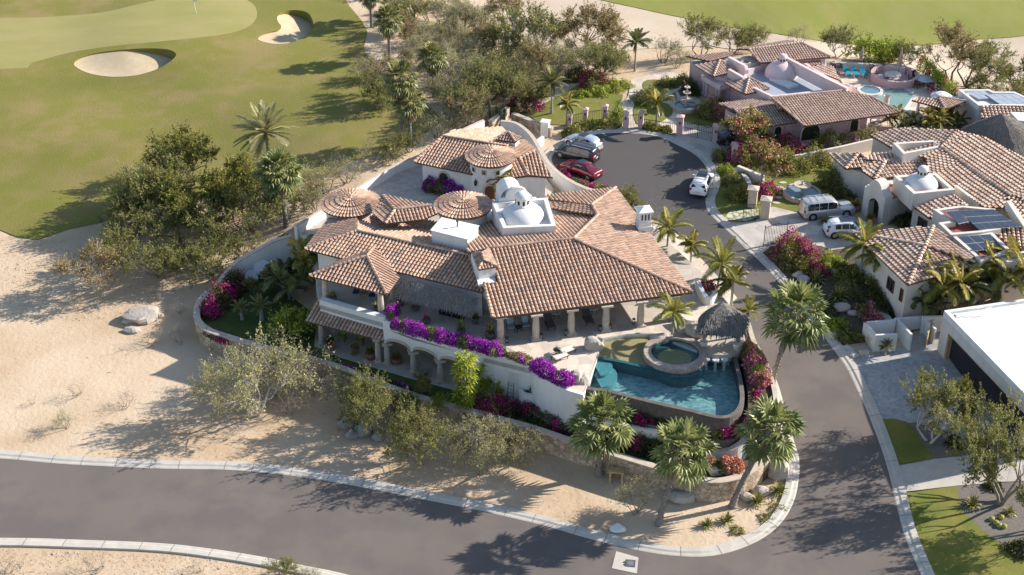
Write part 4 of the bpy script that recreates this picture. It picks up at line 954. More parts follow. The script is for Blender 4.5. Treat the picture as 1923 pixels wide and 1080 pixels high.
# swim-up bar, stools and palapa
bar = thing('swim_up_bar', 'curved pale stone swim-up bar counter under the thatched palapa', 'bar', P(1350, 650, 4))
cp = smooth_path([P(a, b, 4.25) for a, b in [(1312,648),(1320,660),(1345,666),(1370,665),(1390,658),(1402,640)]], 4)
mb = MB(); wall_mesh(mb, cp, 0, .95, 3.4); mb.build('counter', M_cantera, bar)
mb = MB(); mb.prism([tuple(P(a, b, 3.9)[:2]) for a, b in [(1330,640),(1378,655),(1395,636),(1385,615),(1335,612)]], 3.0, 3.95); mb.build('bar_floor', M_floor, bar)
for (x, y) in ((1327,673), (1344,675), (1361,674)):
    p = P(x, y, 3.9); s = thing('bar_stool', {1327:'left',1344:'middle',1361:'right'}[x] + ' of the three white underwater stools at the swim-up bar', 'stool', (p.x, p.y, 2.8), 'underwater stools at the swim-up bar')
    mb = MB(); mb.lathe((p.x, p.y, 2.76), [(.17, 0), (.13, .2), (.13, .95)], 12); mb.build('pedestal', M_white, s); mb = MB(); mb.lathe((p.x, p.y, 3.7), [(.13, 0), (.30, .05), (.32, .22), (.0, .24)], 14); mb.build('seat', M_white, s)
def hip_thatch(parent, corners, ze, apex, zr, n=2600, thick=.28, fringe=.6, lm=(.35, .8), wm=(.03, .08)):
    mb = MB(); C_ = [Vector((p.x, p.y, ze)) for p in corners]; A = Vector((apex.x, apex.y, zr)); k = len(C_)
    for i in range(k):
        a, b = C_[i], C_[(i + 1) % k]; rows = 7
        def P_(t, s): base = a.lerp(b, s); q = base.lerp(A, t); q.z += .12 * math.sin(math.pi * t) ; return q
        for r in range(rows):
            for s in range(6):
                mb.poly([P_(r/rows, s/6), P_(r/rows, (s+1)/6), P_((r+1)/rows, (s+1)/6), P_((r+1)/rows, s/6)], 0, .25 + .2 * random.random())
        mb.poly([a - Vector((0,0,thick)), b - Vector((0,0,thick)), b, a], 0, .1)
        dn = ((a + b) / 2 - A).normalized(); al = (b - a).normalized()
        for _ in range(n // k):
            t = random.random() ** 1.3; s = random.random(); p = P_(t * .97, s) + Vector((0, 0, .03)); l = random.uniform(*lm); wd = al * random.uniform(*wm); d2 = (dn + al * random.uniform(-.22, .22)); d2.z -= .0 if t > .06 else random.uniform(.2, .8); d2.normalize()
            q = p + d2 * l + Vector((0, 0, random.uniform(0, .10)))
            mb.poly([p - wd, p + wd, q + wd * .4, q - wd * .4], 0, random.random())
    mb.poly([c - Vector((0, 0, thick)) for c in C_][::-1], 0, 0)
    return mb.build('thatch_roof', M_thatch, parent)
pal = thing('palapa', 'small thatched palapa over the swim-up bar on tree trunk posts', 'palapa', P(1352, 640, 4))
hip_thatch(pal, [P(a, b, 6.6) for a, b in [(1312,622),(1396,626),(1402,592),(1318,588)]], 6.5, P(1357, 568, 7.9), 7.9)
for a, b in ((1321,646),(1384,652),(1385,632),(1330,628)):
    p = P(a, b, 4.0); mb = MB(); mb.tube([(p.x, p.y, 3.4), (p.x + .05, p.y, 5), (p.x - .03, p.y + .03, 6.5)], [.17, .15, .14], 8); mb.build('post', M_wood, pal)
for (a, b) in ((1321,650), (1383,655)):
    p = P(a, b, 4.25); mb = MB(); mb.lathe((p.x, p.y, 4.26), [(.26, 0), (.38, .45), (.36, .5), (0, .48)], 14); tag(mb.build('stone_pot', M_cream), 'white rounded pot at the ' + ('west' if a < 1350 else 'east') + ' palapa post on the bar counter', 'pot')
# ---------------- white and tan neighbour on the east side ----------------
TB = [M_tileb, M_pan, M_fascia]
east = thing('tile_roof_house', 'cream house with weathered beige tile roofs, white dome and solar panels', 'house', P(1750, 430, 3.5))
kwb = dict(pitch=.42, r=.16, L=.5, lift=.07)
b1 = pl((1602,437,1705,535), 6.6, .27, (1738,462)); b1r = pl((1705,535,1838,497), 6.6, .27, (1738,462)); b1t = pl((1602,437,1753,425), 6.6, .0, (1738,462))
ra = b1.hit(1738,462); b1t = plane3(P(1602,437,6.6), ra, Vector((*P(1753,425,8.0)[:2], 8.0))); b1b = plane3(ra, Vector((*P(1753,425,8.0)[:2], 8.0)), P(1835,497,7.0))
roof(east, [(b1, [(1602,437),(1705,535),(1738,462)]), (b1r, [(1705,535),(1838,497),(1738,462)]), (b1t, [(1602,437),(1738,462),(1753,425)]), (b1b, [(1738,462),(1753,425),(1842,497)])],
     [(b1, (1705,535), (1738,462)), (b1t, (1738,462), (1753,425)), (b1, (1602,437), (1738,462)), (b1r, (1838,497), (1738,462))], TB, 'garage_roof', **kwb)
b2a = pl((1557,290,1588,317), 6.7, .42, (1613,287)); b2b = pl((1588,317,1640,312), 6.7, .42, (1613,287)); z2 = b2a.hit(1613,287); b2c = plane3(z2, P(1640,312,6.7), P(1625,285,7.6))
roof(east, [(b2a, [(1557,288),(1588,317),(1613,287)]), (b2b, [(1588,317),(1640,312),(1613,287)]), (b2c, [(1613,287),(1640,312),(1618,287)])], [(b2a, (1588,317), (1613,287)), (b2b, (1640,312), (1613,287))], TB, 'corner_roof', **kwb)
b3 = pl((1640,337,1745,320), 6.6, .30, (1663,303)); q3 = b3.hit(1663,303); b3l = plane3(q3, P(1643,335,6.6), P(1618,320,6.6)); b3n = plane3(q3, b3.hit(1747,298), P(1700,288,6.9)); 
roof(east, [(b3, [(1643,337),(1680,332),(1745,330),(1747,298),(1663,303)]), (b3l, [(1618,320),(1643,337),(1663,303),(1625,300)]), (b3n, [(1663,303),(1747,298),(1740,285),(1640,290),(1625,300)])],
     [(b3, (1643,337), (1663,303)), (b3, (1663,303), (1747,298))], TB, 'entrance_roof', **kwb)
b4 = pl((1700,345,1850,435), 6.6, .22, (1850,300)); q4 = b4.hit(1767,277); q5 = b4.hit(1895,366); b4r = Plane(q4, q5, .2)
if b4r.z(*(P(1900, 310, 8)[:2])) > 9: b4r = Plane(q4, q5, -.2)
roof(east, [(b4, [(1767,277),(1895,366),(1886,390),(1850,390),(1794,353),(1759,325),(1745,330),(1740,296),(1707,291)]), (b4r, [(1767,277),(1895,366),(1930,375),(2010,380),(2010,340),(1930,300),(1850,258),(1797,245)])],
     [(b4, (1767,277), (1895,366)), (b4r, (1767,277), (1797,245))], TB, 'main_roof', **kwb)
b5 = pl((1640,255,1700,300), 6.6, .2, (1780,250)); b5 = plane3(q4, b4r.hit(1797,245), P(1650,262,6.9))
roof(east, [(b5, [(1797,245),(1767,277),(1697,290),(1635,254),(1690,240)])], [(b5, (1797,245), (1767,277))], TB, 'north_roof', **kwb)
b6 = pl((1702,377,1746,410), 6.4, .25, (1790,370)); roof(east, [(b6, [(1702,377),(1746,410),(1820,386),(1785,362)])], [], TB, 'portico_roof', **kwb)
b7 = pl((1923,440,1880,500), 6.6, .22, (1890,380)); b7 = plane3(q5, P(1886,392,7.4), P(1990,470,6.8)); roof(east, [(b7, [(1895,366),(1886,392),(1920,430),(2010,470),(2010,380)])], [(b7, (1895,366), (2010,384))], TB, 'southeast_roof', **kwb)
b8 = plane3(P(1872,440,7.0), P(1930,445,7.0), P(1930,470,6.7)); roof(east, [(b8, [(1866,438),(1890,424),(1990,440),(1990,478),(1905,468)])], [], TB, 'low_roof', **kwb)
# walls
block_at(east, 'wall', [(1612,441),(1705,529),(1830,497),(1750,430)], 6.4, 2.0, 6.4, M_cream)
block_at(east, 'wall', [(1566,293),(1590,315),(1622,325),(1645,340),(1700,350),(1765,340),(1800,380),(1900,400),(2000,460),(2000,330),(1850,268),(1792,252),(1690,246),(1640,258),(1690,292),(1640,292)], 6.3, 2.6, 6.3, M_cream)
block_at(east, 'wall', [(1716,384),(1750,405),(1850,440),(1870,400),(1800,375)], 6.2, 2.6, 6.2, M_cream)
rim_box(east, 'dome_parapet', [(1679,330),(1759,325),(1794,356),(1716,364)], 7.9, 6.0, .4, M_cream, .6, M_red)
dome(east, P(1729, 350, 7.2), 1.75, 1.35, M_white, lant=.5, lh=.7)
rim_box(east, 'skylight_parapet', [(1677,268),(1757,263),(1770,275),(1697,289)], 8.2, 6.3, .35, M_cream, .9)
rim_box(east, 'solar_parapet', [(1753,393),(1806,386),(1869,392),(1880,430),(1845,436),(1786,441),(1762,418),(1785,415)], 7.6, 2.8, .35, M_cream, .5, M_red)
rim_box(east, 'solar_parapet', [(1786,441),(1863,436),(1899,470),(1842,490)], 7.4, 2.8, .35, M_cream, .5, M_red)
rim_box(east, 'skylight_parapet', [(1874,476),(1925,471),(1945,485),(1892,492)], 7.6, 2.8, .35, M_cream, .6)
mb = MB(); wall_mesh(mb, [P(1793,349,7.6), P(1838,383,7.2)], 1.0, .35); mb.build('parapet_wall', M_cream, east)
mb = MB(); wall_mesh(mb, [P(1890,377,8.4), P(1922,425,7.6)], 1.0, .5); mb.build('parapet_wall', M_cream, east)
def solar(pts, z0, z1, nx_, ny_, label, m=M_solar, loc=None):
    A, B, C_, D = [P(pts[i][0], pts[i][1], (z1, z1, z0, z0)[i]) for i in range(4)]
    t = thing('solar_array', label, 'solar panels', (A + C_) / 2); fr = MB(); g = .035
    for i in range(nx_):
        for j in range(ny_):
            s0, s1, t0, t1 = i / nx_, (i + 1) / nx_, j / ny_, (j + 1) / ny_
            f = lambda s, t: (A.lerp(B, s)).lerp(D.lerp(C_, s), t)
            c = (f(s0, t0) + f(s1, t1)) / 2; q = [f(s0, t0), f(s1, t0), f(s1, t1), f(s0, t1)]
            mb = MB(); qq = [c + (p - c) * .93 + Vector((0, 0, .035)) for p in q]; mb.poly(qq[::-1]); mb.build('panel', m, t)
            fr.poly([p + Vector((0, 0, .02)) for p in q][::-1])
    fr.build('frame', M_alu, t)
    rk = MB()
    for s in (.1, .5, .9):
        p = D.lerp(C_, s); q = A.lerp(B, s); rk.tube([p + (p - q) * .08 - Vector((0,0,.05)), q - Vector((0,0,.05))], .03, 4); rk.tube([q, Vector((q.x, q.y, min(z0, z1) - .6))], .03, 4)
    rk.build('rack', M_alu, t)
solar([(1800,396),(1865,393),(1917,426),(1839,432)], 7.6, 7.9, 5, 3, 'large solar array over the red roof of the cream house')
solar([(1775,397),(1800,395),(1820,417),(1800,421)], 7.7, 7.9, 2, 1, 'narrow pair of solar panels beside the large array on the cream house')
solar([(1798,445),(1858,440),(1889,466),(1828,472)], 7.1, 7.4, 3, 2, 'small solar array in the lower parapet box of the cream house')
# portico with a curved parapet and arched opening
a = P(1617,402,2.9); b = P(1650,425,2.9); a = P(1622,337,7.0); b = P(1650,352,7.0) 
a = Vector((*P(1617,400,3.5)[:2], 0)); b = Vector((*P(1655,422,3.5)[:2], 0)); d = (b - a).normalized(); nn = Vector((-d.y, d.x, 0)); L = (b - a).length
mb = MB(); v = lambda w_, z: (w_.x, w_.y, z)
segs = 28
for k in range(segs):
    s0, s1 = k / segs, (k + 1) / segs
    zt = lambda s: 6.6 + (.3 if .1 < s < .9 else 0) + (1.0 * math.sqrt(max(0, 1 - ((s - .5) / .3) ** 2)) if abs(s - .5) < .3 else 0)
    zb = lambda s: 3.3 if (s < .28 or s > .78) else 5.0 + .85 * math.sqrt(max(0, 1 - ((s - .53) / .25) ** 2))
    p0, p1 = a + d * s0 * L, a + d * s1 * L; q0, q1 = p0 + nn * 1.1, p1 + nn * 1.1
    sm = (s0 + s1) / 2; z0 = zb(sm)
    mb.poly([v(p0, z0), v(p1, z0), v(p1, zt(s1)), v(p0, zt(s0))]); mb.poly([v(q1, z0), v(q0, z0), v(q0, zt(s0)), v(q1, zt(s1))]); mb.poly([v(p0, zt(s0)), v(p1, zt(s1)), v(q1, zt(s1)), v(q0, zt(s0))]); mb.poly([v(p1, z0), v(p0, z0), v(q0, z0), v(q1, z0)])
for s in (0, 1): p = a + d * s * L; q = p + nn * 1.1; mb.poly([v(p, 3), v(q, 3), v(q, 6.6), v(p, 6.6)] if s else [v(q, 3), v(p, 3), v(p, 6.6), v(q, 6.6)])
for s in (.28, .78): p = a + d * s * L; q = p + nn * 1.1; mb.poly([v(p, 3), v(q, 3), v(q, 5.2), v(p, 5.2)])
mb.build('arched_portico', M_cream, east)
mb = MB(); q = [a + nn * 1.12, b + nn * 1.12, b + nn * 6, a + nn * 6]; mb.prism([tuple(x[:2]) for x in q], 3.0, 6.1, 0, 1); mb.build('entrance_wall', [M_cream, M_red], east)
dw = a.lerp(b, .53) + nn * .9; mb = MB(); mb.box((dw.x, dw.y, 4.3), (1.6, .1, 2.6), math.atan2(d.y, d.x)); mb.build('entrance_door', M_dark, east)
# windows on the camera side of the garage wing
ga, gb_ = P(1612,441,6.4), P(1705,529,6.4); gd = (gb_ - ga).normalized(); ga_ang = math.atan2(gd.y, gd.x); gn = Vector((gd.y, -gd.x, 0))
for s, w_ in ((.72, 1.2), (.93, .5)):
    p = ga.lerp(gb_, s); window(east, (p.x, p.y, 4.6), w_, 1.3, ga_ang, M_fascia)
wa_, wb_ = P(1716,384,6.2), P(1750,405,6.2); p = wa_.lerp(wb_, .6); window(east, (p.x, p.y, 4.6), 1.3, 1.5, math.atan2(*(wb_ - wa_).yx), M_fascia)
# ---------------- pink villa ----------------
TP = [M_tilep, M_pan, M_fascia]; kwp = dict(pitch=.33, r=.12, L=.42, lift=.025)
pink = thing('pink_villa', 'dusty pink villa with brown tile roofs and pale flat roof, dome in the middle', 'house', P(1480, 180, 4))
def gable(e, z, s, up, poly, caps, nm):
    p_ = pl(e, z, s, up); roof(pink, [(p_, poly)], [(p_, x, y) for x, y in caps], TP, nm, **kwp); return p_
gable((1511,237,1690,211), 7.2, .20, (1588,170), [(1511,237),(1690,211),(1632,180),(1588,170),(1449,184)], [((1449,184),(1588,170)), ((1449,184),(1511,237)), ((1632,180),(1690,211))], 'south_roof')
pp = pl((1420,240,1497,229), 6.6, .25, (1456,197)); q = pp.hit(1456,197); q2 = pp.hit(1380,207); pb2 = plane3(q, q2, P(1427,186,7.0))
roof(pink, [(pp, [(1416,240),(1497,229),(1456,197),(1380,207)]), (pb2, [(1380,207),(1456,197),(1440,184),(1349,195)])], [(pp, (1380,207), (1456,197)), (pp, (1380,207), (1416,240))], TP, 'garage_roof', **kwp)
def pyr(corners, z, apex, s, nm):
    fs = []; cs = []
    for i in range(len(corners) - 1):
        a, b = corners[i], corners[i + 1]; p_ = pl((*a, *b), z, s, apex); fs.append((p_, [a, b, apex])); cs.append((p_, b, apex))
    roof(pink, fs, cs, TP, nm, **kwp)
pyr([(1359,154),(1399,177),(1445,166)], 7.4, (1407,146), .35, 'hip_roof'); pyr([(1305,122),(1340,144),(1385,132)], 7.6, (1352,113), .35, 'hip_roof')
tb = pl((1427,118,1559,105), 8.2, .25, (1480,85)); q = tb.hit(1504,80); roof(pink, [(tb, [(1427,118),(1559,107),(1504,80),(1407,93)])], [(tb, (1504,80), (1407,93)), (tb, (1559,107), (1504,80)), (tb, (1427,118), (1407,93))], TP, 'north_roof', **kwp)
tb2 = plane3(tb.hit(1504,80), tb.hit(1407,93), P(1390,90,8.3)); roof(pink, [(tb2, [(1504,80),(1407,93),(1383,92),(1480,76)])], [], TP, 'north_roof', **kwp)
gable((1333,117,1377,105), 7.2, .2, (1300,95), [(1288,105),(1333,115),(1375,104),(1377,97)], [], 'northwest_roof')
gable((1518,128,1578,152), 7.6, .2, (1570,115), [(1515,126),(1577,150),(1565,125),(1545,121)], [], 'east_roof')
gable((1503,122,1550,116), 7.6, .2, (1520,112), [(1498,124),(1545,121),(1540,112),(1500,116)], [], 'east_roof')
gable((1632,190,1690,213), 7.0, .2, (1630,176), [(1606,177),(1622,192),(1640,186),(1625,175)], [], 'terrace_roof')
# tall flat-roofed body and parapets
block_at(pink, 'wall', [(1296,115),(1310,126),(1338,140),(1372,150),(1400,170),(1450,180),(1587,168),(1560,150),(1550,110),(1440,112),(1380,108)], 6.9, 3.0, 6.85, [M_pink, M_bluegrey], mtop=1)
block_at(pink, 'wall', [(1362,205),(1417,235),(1492,226),(1507,230),(1630,216),(1640,200),(1590,176),(1452,188),(1430,190)], 6.3, 3.0, 6.3, M_pink)
block_at(pink, 'wall', [(1430,120),(1550,110),(1500,86),(1412,97)], 7.9, 3.0, 7.9, M_pink)
rim_box(pink, 'roof_parapet', [(1395,155),(1450,182),(1590,166),(1505,112),(1440,117),(1400,130)], 7.7, 6.0, .35, M_pinkl, .65, M_bluegrey)
mb = MB(); wall_mesh(mb, [P(1475,108,9.0), P(1544,144,9.0), P(1590,166,8.6)], 1.5, .4); mb.build('high_parapet', M_pinkl, pink)
mb = MB(); wall_mesh(mb, [P(1367,107,8.6), P(1398,124,8.6), P(1400,132,8.2)], 1.4, .4); wall_mesh(mb, [P(1367,130,8.4), P(1395,146,8.2)], 1.0, .35); mb.build('high_parapet', M_pinkl, pink)
dome(pink, P(1467, 139, 7.2), 1.95, 1.65, M_pinkl, lant=.5, lh=.65)
dome(pink, P(1357, 148, 6.4), 1.1, .9, M_pinkl, lant=0)
block_at(pink, 'roof_hatch', [(1445,146),(1465,144),(1500,158),(1483,162)], 7.4, 7.0, 7.35, M_white)
# entrance canopy on columns, garage door, windows
block_at(pink, 'canopy', [(1317,141),(1352,161),(1372,157),(1340,137)], 6.6, 6.0, 6.6, M_pinkl)
for q in ((1321,177),(1326,180),(1345,192),(1350,193),(1325,176)): column(pink, P(*q, 3.9), 2.2, .2, M_pinkl, cap=False)
a, b = P(1362,205,6.3), P(1417,235,6.3); q = a.lerp(b, .5); mb = MB(); mb.box((q.x - .03, q.y - .03, 4.9), ((b - a).length * .62, .12, 2.2), math.atan2(*(b - a).yx)); mb.build('garage_door', M_white, pink)
a, b = P(1507,230,6.3), P(1630,216,6.3); an = math.atan2(*(b - a).yx)
q = a.lerp(b, .14); arch_panel(pink, 'arched_window', (q.x, q.y, 4.1), 2.2, 1.9, an, M_dark, M_pinkl); q = a.lerp(b, .80); arch_panel(pink, 'arched_window', (q.x, q.y, 4.5), .9, 1.5, an, M_dark, M_pinkl)
a, b = P(1417,235,6.3), P(1492,226,6.3); an2 = math.atan2(*(b - a).yx); 
for s in (.25, .6): q = a.lerp(b, s); arch_panel(pink, 'arched_window', (q.x, q.y, 4.3), .8, 1.5, an2, M_dark, M_pinkl)
q = P(1497,227,5.6); mb = MB(); mb.box((q.x, q.y - .1, 4.9), (.9, .2, 1.6), R(40)); mb.build('shutter', M_white, pink)
p = P(1570,222,4); mb = MB(); mb.prism([(p.x - 1.1, p.y - .5), (p.x + 1.1, p.y - .3), (p.x + 1.0, p.y + .8), (p.x - 1.2, p.y + .6)], 3.4, 7.6); mb.build('stone_chimney', M_stonew, pink)
for q in ((1660,222),): column(pink, P(*q, 3.9), 3.0, .35, M_pinkl, cap=False)
# pink villa's covered units on the flat roof
for (x, y, s, lb) in ((1407,124,(1.6,2.6,.9),'covered cooling unit on the pink villa roof, left of the pair'),(1448,120,(3.0,1.4,.8),'long covered cooling unit on the pink villa roof, nearer the dome')):
    p = P(x, y, 7.1); mb = MB(); M = R(20); c = Vector((p.x, p.y, 7.1 + s[2] / 2)); rr = []
    for z_, k_ in ((-1, 1), (.4, 1), (.85, .9), (1, .6)):
        rr.append([mb.vert(c + Matrix.Rotation(M, 3, 'Z') @ Vector((math.copysign(abs(math.cos(t)) ** .4, math.cos(t)) * s[0] / 2 * k_, math.copysign(abs(math.sin(t)) ** .4, math.sin(t)) * s[1] / 2 * k_, z_ * s[2] / 2))) for t in [2 * math.pi * i / 16 for i in range(16)]])
    for a_ in range(3):
        for i in range(16): mb.face([rr[a_][i], rr[a_][(i+1) % 16], rr[a_+1][(i+1) % 16], rr[a_+1][i]])
    mb.face(rr[3]); tag(mb.build('covered_cooler', mat('tarp%d' % x, (.55,.47,.38), .8, (.42,.35,.28), 3)), lb, 'air conditioner')
p = P(1400,131,7.1); mb = MB(); mb.box((p.x, p.y, 7.6), (.9, .9, 1.0), R(15)); cc_ = mb.build('cooling_unit', M_cream); tag(cc_, 'small boxy cooling unit by the parapet of the pink villa roof', 'air conditioner'); mb = MB(); mb.lathe((p.x, p.y, 8.1), [(.38, 0), (.38, .04), (0, .05)], 16); mb.build('fan_grille', M_black, cc_)
# pink villa pool terrace
mb = MB(); mb.prism([tuple(P(a, b, 3.9)[:2]) for a, b in [(1560,120),(1730,122),(1790,180),(1740,240),(1640,240),(1590,170)]], 1.0, 4.0, 0, 1); struct(mb.build('pool_terrace_slab', [M_pinkl, M_flag]))
pp_ = thing('pool', 'pale blue rectangular pool on the pink villa terrace', 'swimming pool', P(1680,190,4)); pq = [P(a, b, 4.03) for a, b in [(1650,170),(1690,163),(1716,178),(1690,215),(1640,208),(1642,185)]]
mb = MB(); mb.fill(pq); mb.build('basin', mat('pale_pool_tile', (.20,.34,.35), .4, (.27,.38,.36), .8), pp_); mb = MB(); mb.fill([q + Vector((0,0,.05)) for q in pq]); mb.build('water', M_water2, pp_)
mb = MB(); wall_mesh(mb, pq, .12, .4, 3.9, True); mb.build('coping', M_cream, pp_)
t = thing('hot_tub', 'small round hot tub at the corner of the pink villa pool', 'hot tub', P(1634,170,4)); p = P(1634,170,4.2); mb = MB(); mb.lathe((p.x, p.y, 3.9), [(1.55, 0), (1.55, .4), (1.2, .4), (1.2, .2), (0, .2)], 28); mb.build('ring', M_cream, t); mb = MB(); mb.lathe((p.x, p.y, 4.22), [(1.19, 0), (0, 0)], 28); mb.build('water', mat('tub_water', (.12,.22,.25), .1), t)
t = thing('sunken_seating_ring', 'round pink seating wall with a table inside on the pool terrace', 'seating ring', P(1679,148,4)); p = P(1679,150,4.0); mb = MB(); mb.lathe((p.x, p.y, 3.8), [(2.9, 0), (2.9, 1.1), (2.5, 1.1), (2.5, .25), (0, .25)], 40); mb.build('ring_wall', M_pink, t)
mb = MB(); mb.lathe((p.x - .3, p.y - .3, 4.0), [(.15, 0), (.15, .8), (1.0, .82), (1.0, .9), (0, .9)], 24); mb.build('table', M_cream, t)
def closed_umbrella(x, y, h, lb):
    p = P(x, y, 4.0); t = thing('closed_umbrella', lb, 'umbrella', p, 'furled umbrellas on the pink villa terrace'); mb = MB(); mb.tube([p, p + Vector((0, 0, h))], .04, 6); mb.build('pole', M_wood, t)
    mb = MB(); mb.lathe((p.x, p.y, p.z + h * .38), [(.05, 0), (.26, .05), (.20, h * .3), (.08, h * .6), (0, h * .62)], 10); mb.build('canopy', mat('canvas_umbrella', (.33,.27,.22), .9), t)
closed_umbrella(1615,128,2.9,'furled umbrella behind the row of blue loungers'); closed_umbrella(1686,146,4.0,'taller furled umbrella standing in the round seating ring')
mb = MB(); wall_mesh(mb, smooth_path([P(a, b, z) for a, b, z in [(1578,156,5.2),(1590,158,5.9),(1602,162,5.5),(1615,173,4.6),(1628,180,4.3)]], 4), 0, .3, 3.9); tag(mb.build('wavy_wall', M_pinkl), 'curvy topped pale pink wall by the pink villa pool', 'wall')
mb = MB(); wall_mesh(mb, [P(a, b, 4.9) for a, b in [(1552,117),(1640,121),(1700,128)]], 0, .4, 2.5); tag(mb.build('terrace_wall', M_cream), 'low back wall of the pink villa pool terrace', 'wall')
pav = thing('pool_pavilion', 'small tile roofed pavilion beside the pink villa pool', 'pavilion', P(1755,200,4))
for e_, ap in (((1712,188),(1775,205)), ((1775,205),(1812,190))):
    p_ = pl((*e_[0:2][0], *ap) if False else (e_[0], e_[1], ap[0], ap[1]), 6.6, .30, (1762,180)); roof(pav, [(p_, [e_, ap, (1762,182)])], [(p_, ap, (1762,182))], TP, 'roof', **kwp)
for q in ((1722,218),(1775,228),(1805,212)): column(pav, P(*q, 3.9), 2.6, .18, M_pinkl, cap=False)
# ---------------- far right: solar house, big palapa ----------------
so = thing('flat_roof_house', 'white flat roofed house with pale solar panels behind the big palapa', 'house', P(1880,200,4))
block_at(so, 'wall', [(1800,170),(1858,167),(1866,172),(1905,172),(1960,200),(1840,200)], 6.6, 2.0, 6.55, M_white)
rim_box(so, 'parapet', [(1800,168),(1858,168),(1866,172),(1905,172),(1960,198),(1838,198)], 7.0, 6.4, .3, M_white, .3)
q8 = pl((1840,222,1990,226), 6.6, .2, (1900,190)); roof(so, [(q8, [(1842,222),(1990,228),(1990,200),(1845,198)])], [], TB, 'lower_roof', **kwb)
block_at(so, 'wall', [(1842,220),(1990,225),(1990,195),(1845,195)], 6.3, 2.0, 6.3, M_cream)
block_at(so, 'skylight_box', [(1897,210),(1940,212),(1960,230),(1912,226)], 8.0, 5.0, 8.0, M_white)
solar([(1812,173),(1848,171),(1868,184),(1838,187)], 6.95, 7.05, 3, 2, 'pale solar panels at the north end of the flat white roof', M_solarg); solar([(1850,178),(1905,176),(1945,196),(1880,198)], 6.95, 7.05, 4, 2, 'wide pale solar array on the flat white roof', M_solarg)
bp = thing('big_palapa', 'large round grey thatched palapa at the right edge behind the beige roofs', 'palapa', P(1890,270,3.5)); c = P(1885, 262, 5.6)
hip_thatch(bp, [Vector((c.x + 5.0 * math.cos(t), c.y + 4.6 * math.sin(t), 0)) for t in [2 * math.pi * k / 12 for k in range(12)]], 5.6, P(1882,214,9.4), 9.4, n=5200, thick=.4, lm=(.4, .9))
for t_ in (-2.4, -1.57, -.7, .6, 2.4): mb = MB(); q = Vector((c.x + 3.7 * math.cos(t_), c.y + 3.4 * math.sin(t_), 0)); mb.tube([(q.x, q.y, 3.0), (q.x, q.y, 5.8)], .2, 8); mb.build('post', M_wood, bp)
# ---------------- white modern house ----------------
mod = thing('modern_house', 'flat roofed modern white house with dark slatted garage door at the right edge', 'house', P(1860, 700, 1))
zr = 5.4; gz = .7
c1, c2, c3 = P(1773,583,zr), P(1925,740,zr), P(1913,573,zr)
dx_ = (c2 - c1).normalized(); dy_ = Vector((-dx_.y, dx_.x, 0)); dy_ = dy_ if dy_.x > 0 else -dy_
A, B = c1, c1 + dx_ * 14.5; C_, D = B + dy_ * 22, A + dy_ * 22
mb = MB(); g0_, g1_ = .13, .90; wl_ = MB()
wl_.prism([tuple((A + dy_ * 1.4)[:2]), tuple((B + dy_ * 1.4)[:2]), tuple(C_[:2]), tuple(D[:2])], gz - 1, zr - .62)
wl_.build('wall', M_white, mod)
fa = MB(); Lm = (B - A).length
for s0, s1, z0 in ((0, .085, gz - 1), (.085, .97, 3.75), (.97, 1, gz - 1)):
    p = A + dx_ * s0 * Lm; q = A + dx_ * s1 * Lm; fa.prism([tuple(p[:2]), tuple(q[:2]), tuple((q + dy_ * 1.39)[:2]), tuple((p + dy_ * 1.39)[:2])], z0, zr - .61, bottom=True)
fa.build('facade_wall', M_grey, mod)
mb = MB(); ou = [A, B, C_, D]; wall_mesh(mb, [Vector((p.x, p.y, zr)) for p in (ou if sum(ou[i].x * ou[(i+1)%4].y - ou[(i+1)%4].x * ou[i].y for i in range(4)) > 0 else ou[::-1])], 0, .35, zr - .6, True); mb.build('parapet', M_white, mod)
mb = MB(); mb.fill([Vector((*p[:2], zr - .25)) for p in ou]); mb.build('roof', M_white, mod)
gd_ = MB(); p = A + dx_ * Lm * .5275 + dy_ * .55; ag = math.atan2(dx_.y, dx_.x); gl = Lm * .875
gd_.box((p.x, p.y, gz + 1.35), (gl, .06, 3.3), ag); gdo = gd_.build('garage_door', mat('charcoal_slats', (.018,.018,.022), .5), mod)
sl = MB()
for k in range(64): q = A + dx_ * (Lm * .09 + gl * (k + .5) / 64) + dy_ * .49; sl.box((q.x, q.y, gz + 1.35), (.09, .06, 3.3), ag)
sl.build('slats', mat('slat_paint', (.05,.05,.058), .45), gdo)
fr = MB(); q = A + dx_ * Lm * .5275 + dy_ * .3; fr.box((q.x, q.y, 3.68), (gl, .5, .10), ag); q = A + dx_ * Lm * .092 + dy_ * .3; fr.box((q.x, q.y, 2.1), (.10, .5, 3.0), ag); q = A + dx_ * Lm * .965 + dy_ * .3; fr.box((q.x, q.y, 2.1), (.10, .5, 3.0), ag); fr.build('door_frame', M_woodl, mod)
# gate wall, wooden door and bin enclosure
en = thing('bin_enclosure', 'small open-topped white walled enclosure beside the cobbled driveway', 'enclosure', P(1660,640,1.4))
def wz(pts, z, zb): return [P(a, b, z) for a, b in pts]
mb = MB(); ze = 2.9
wall_mesh(mb, [P(1622,604,ze), P(1644,630,ze), P(1686,628,ze)], 0, .22, .3); wall_mesh(mb, [P(1622,604,ze), P(1681,599,ze)], 0, -.22, .3); wall_mesh(mb, [P(1684,599,ze), P(1710,628,ze)], 0, .22, .3)
mb.build('wall', M_white, en)
mb = MB(); q = P(1627,628,2.0); dd_ = (P(1644,630,ze) - P(1622,604,ze)).normalized(); q = P(1622,604,ze).lerp(P(1644,630,ze), .55); mb.box((q.x - .02, q.y - .02, 1.75), (1.0, .08, 1.0), math.atan2(dd_.y, dd_.x)); pn = mb.build('panel', M_grey, en); mb = MB(); mb.box((q.x - .05, q.y - .05, 1.75), (.45, .1, .6), math.atan2(dd_.y, dd_.x)); mb.build('plaque', M_rock, pn)
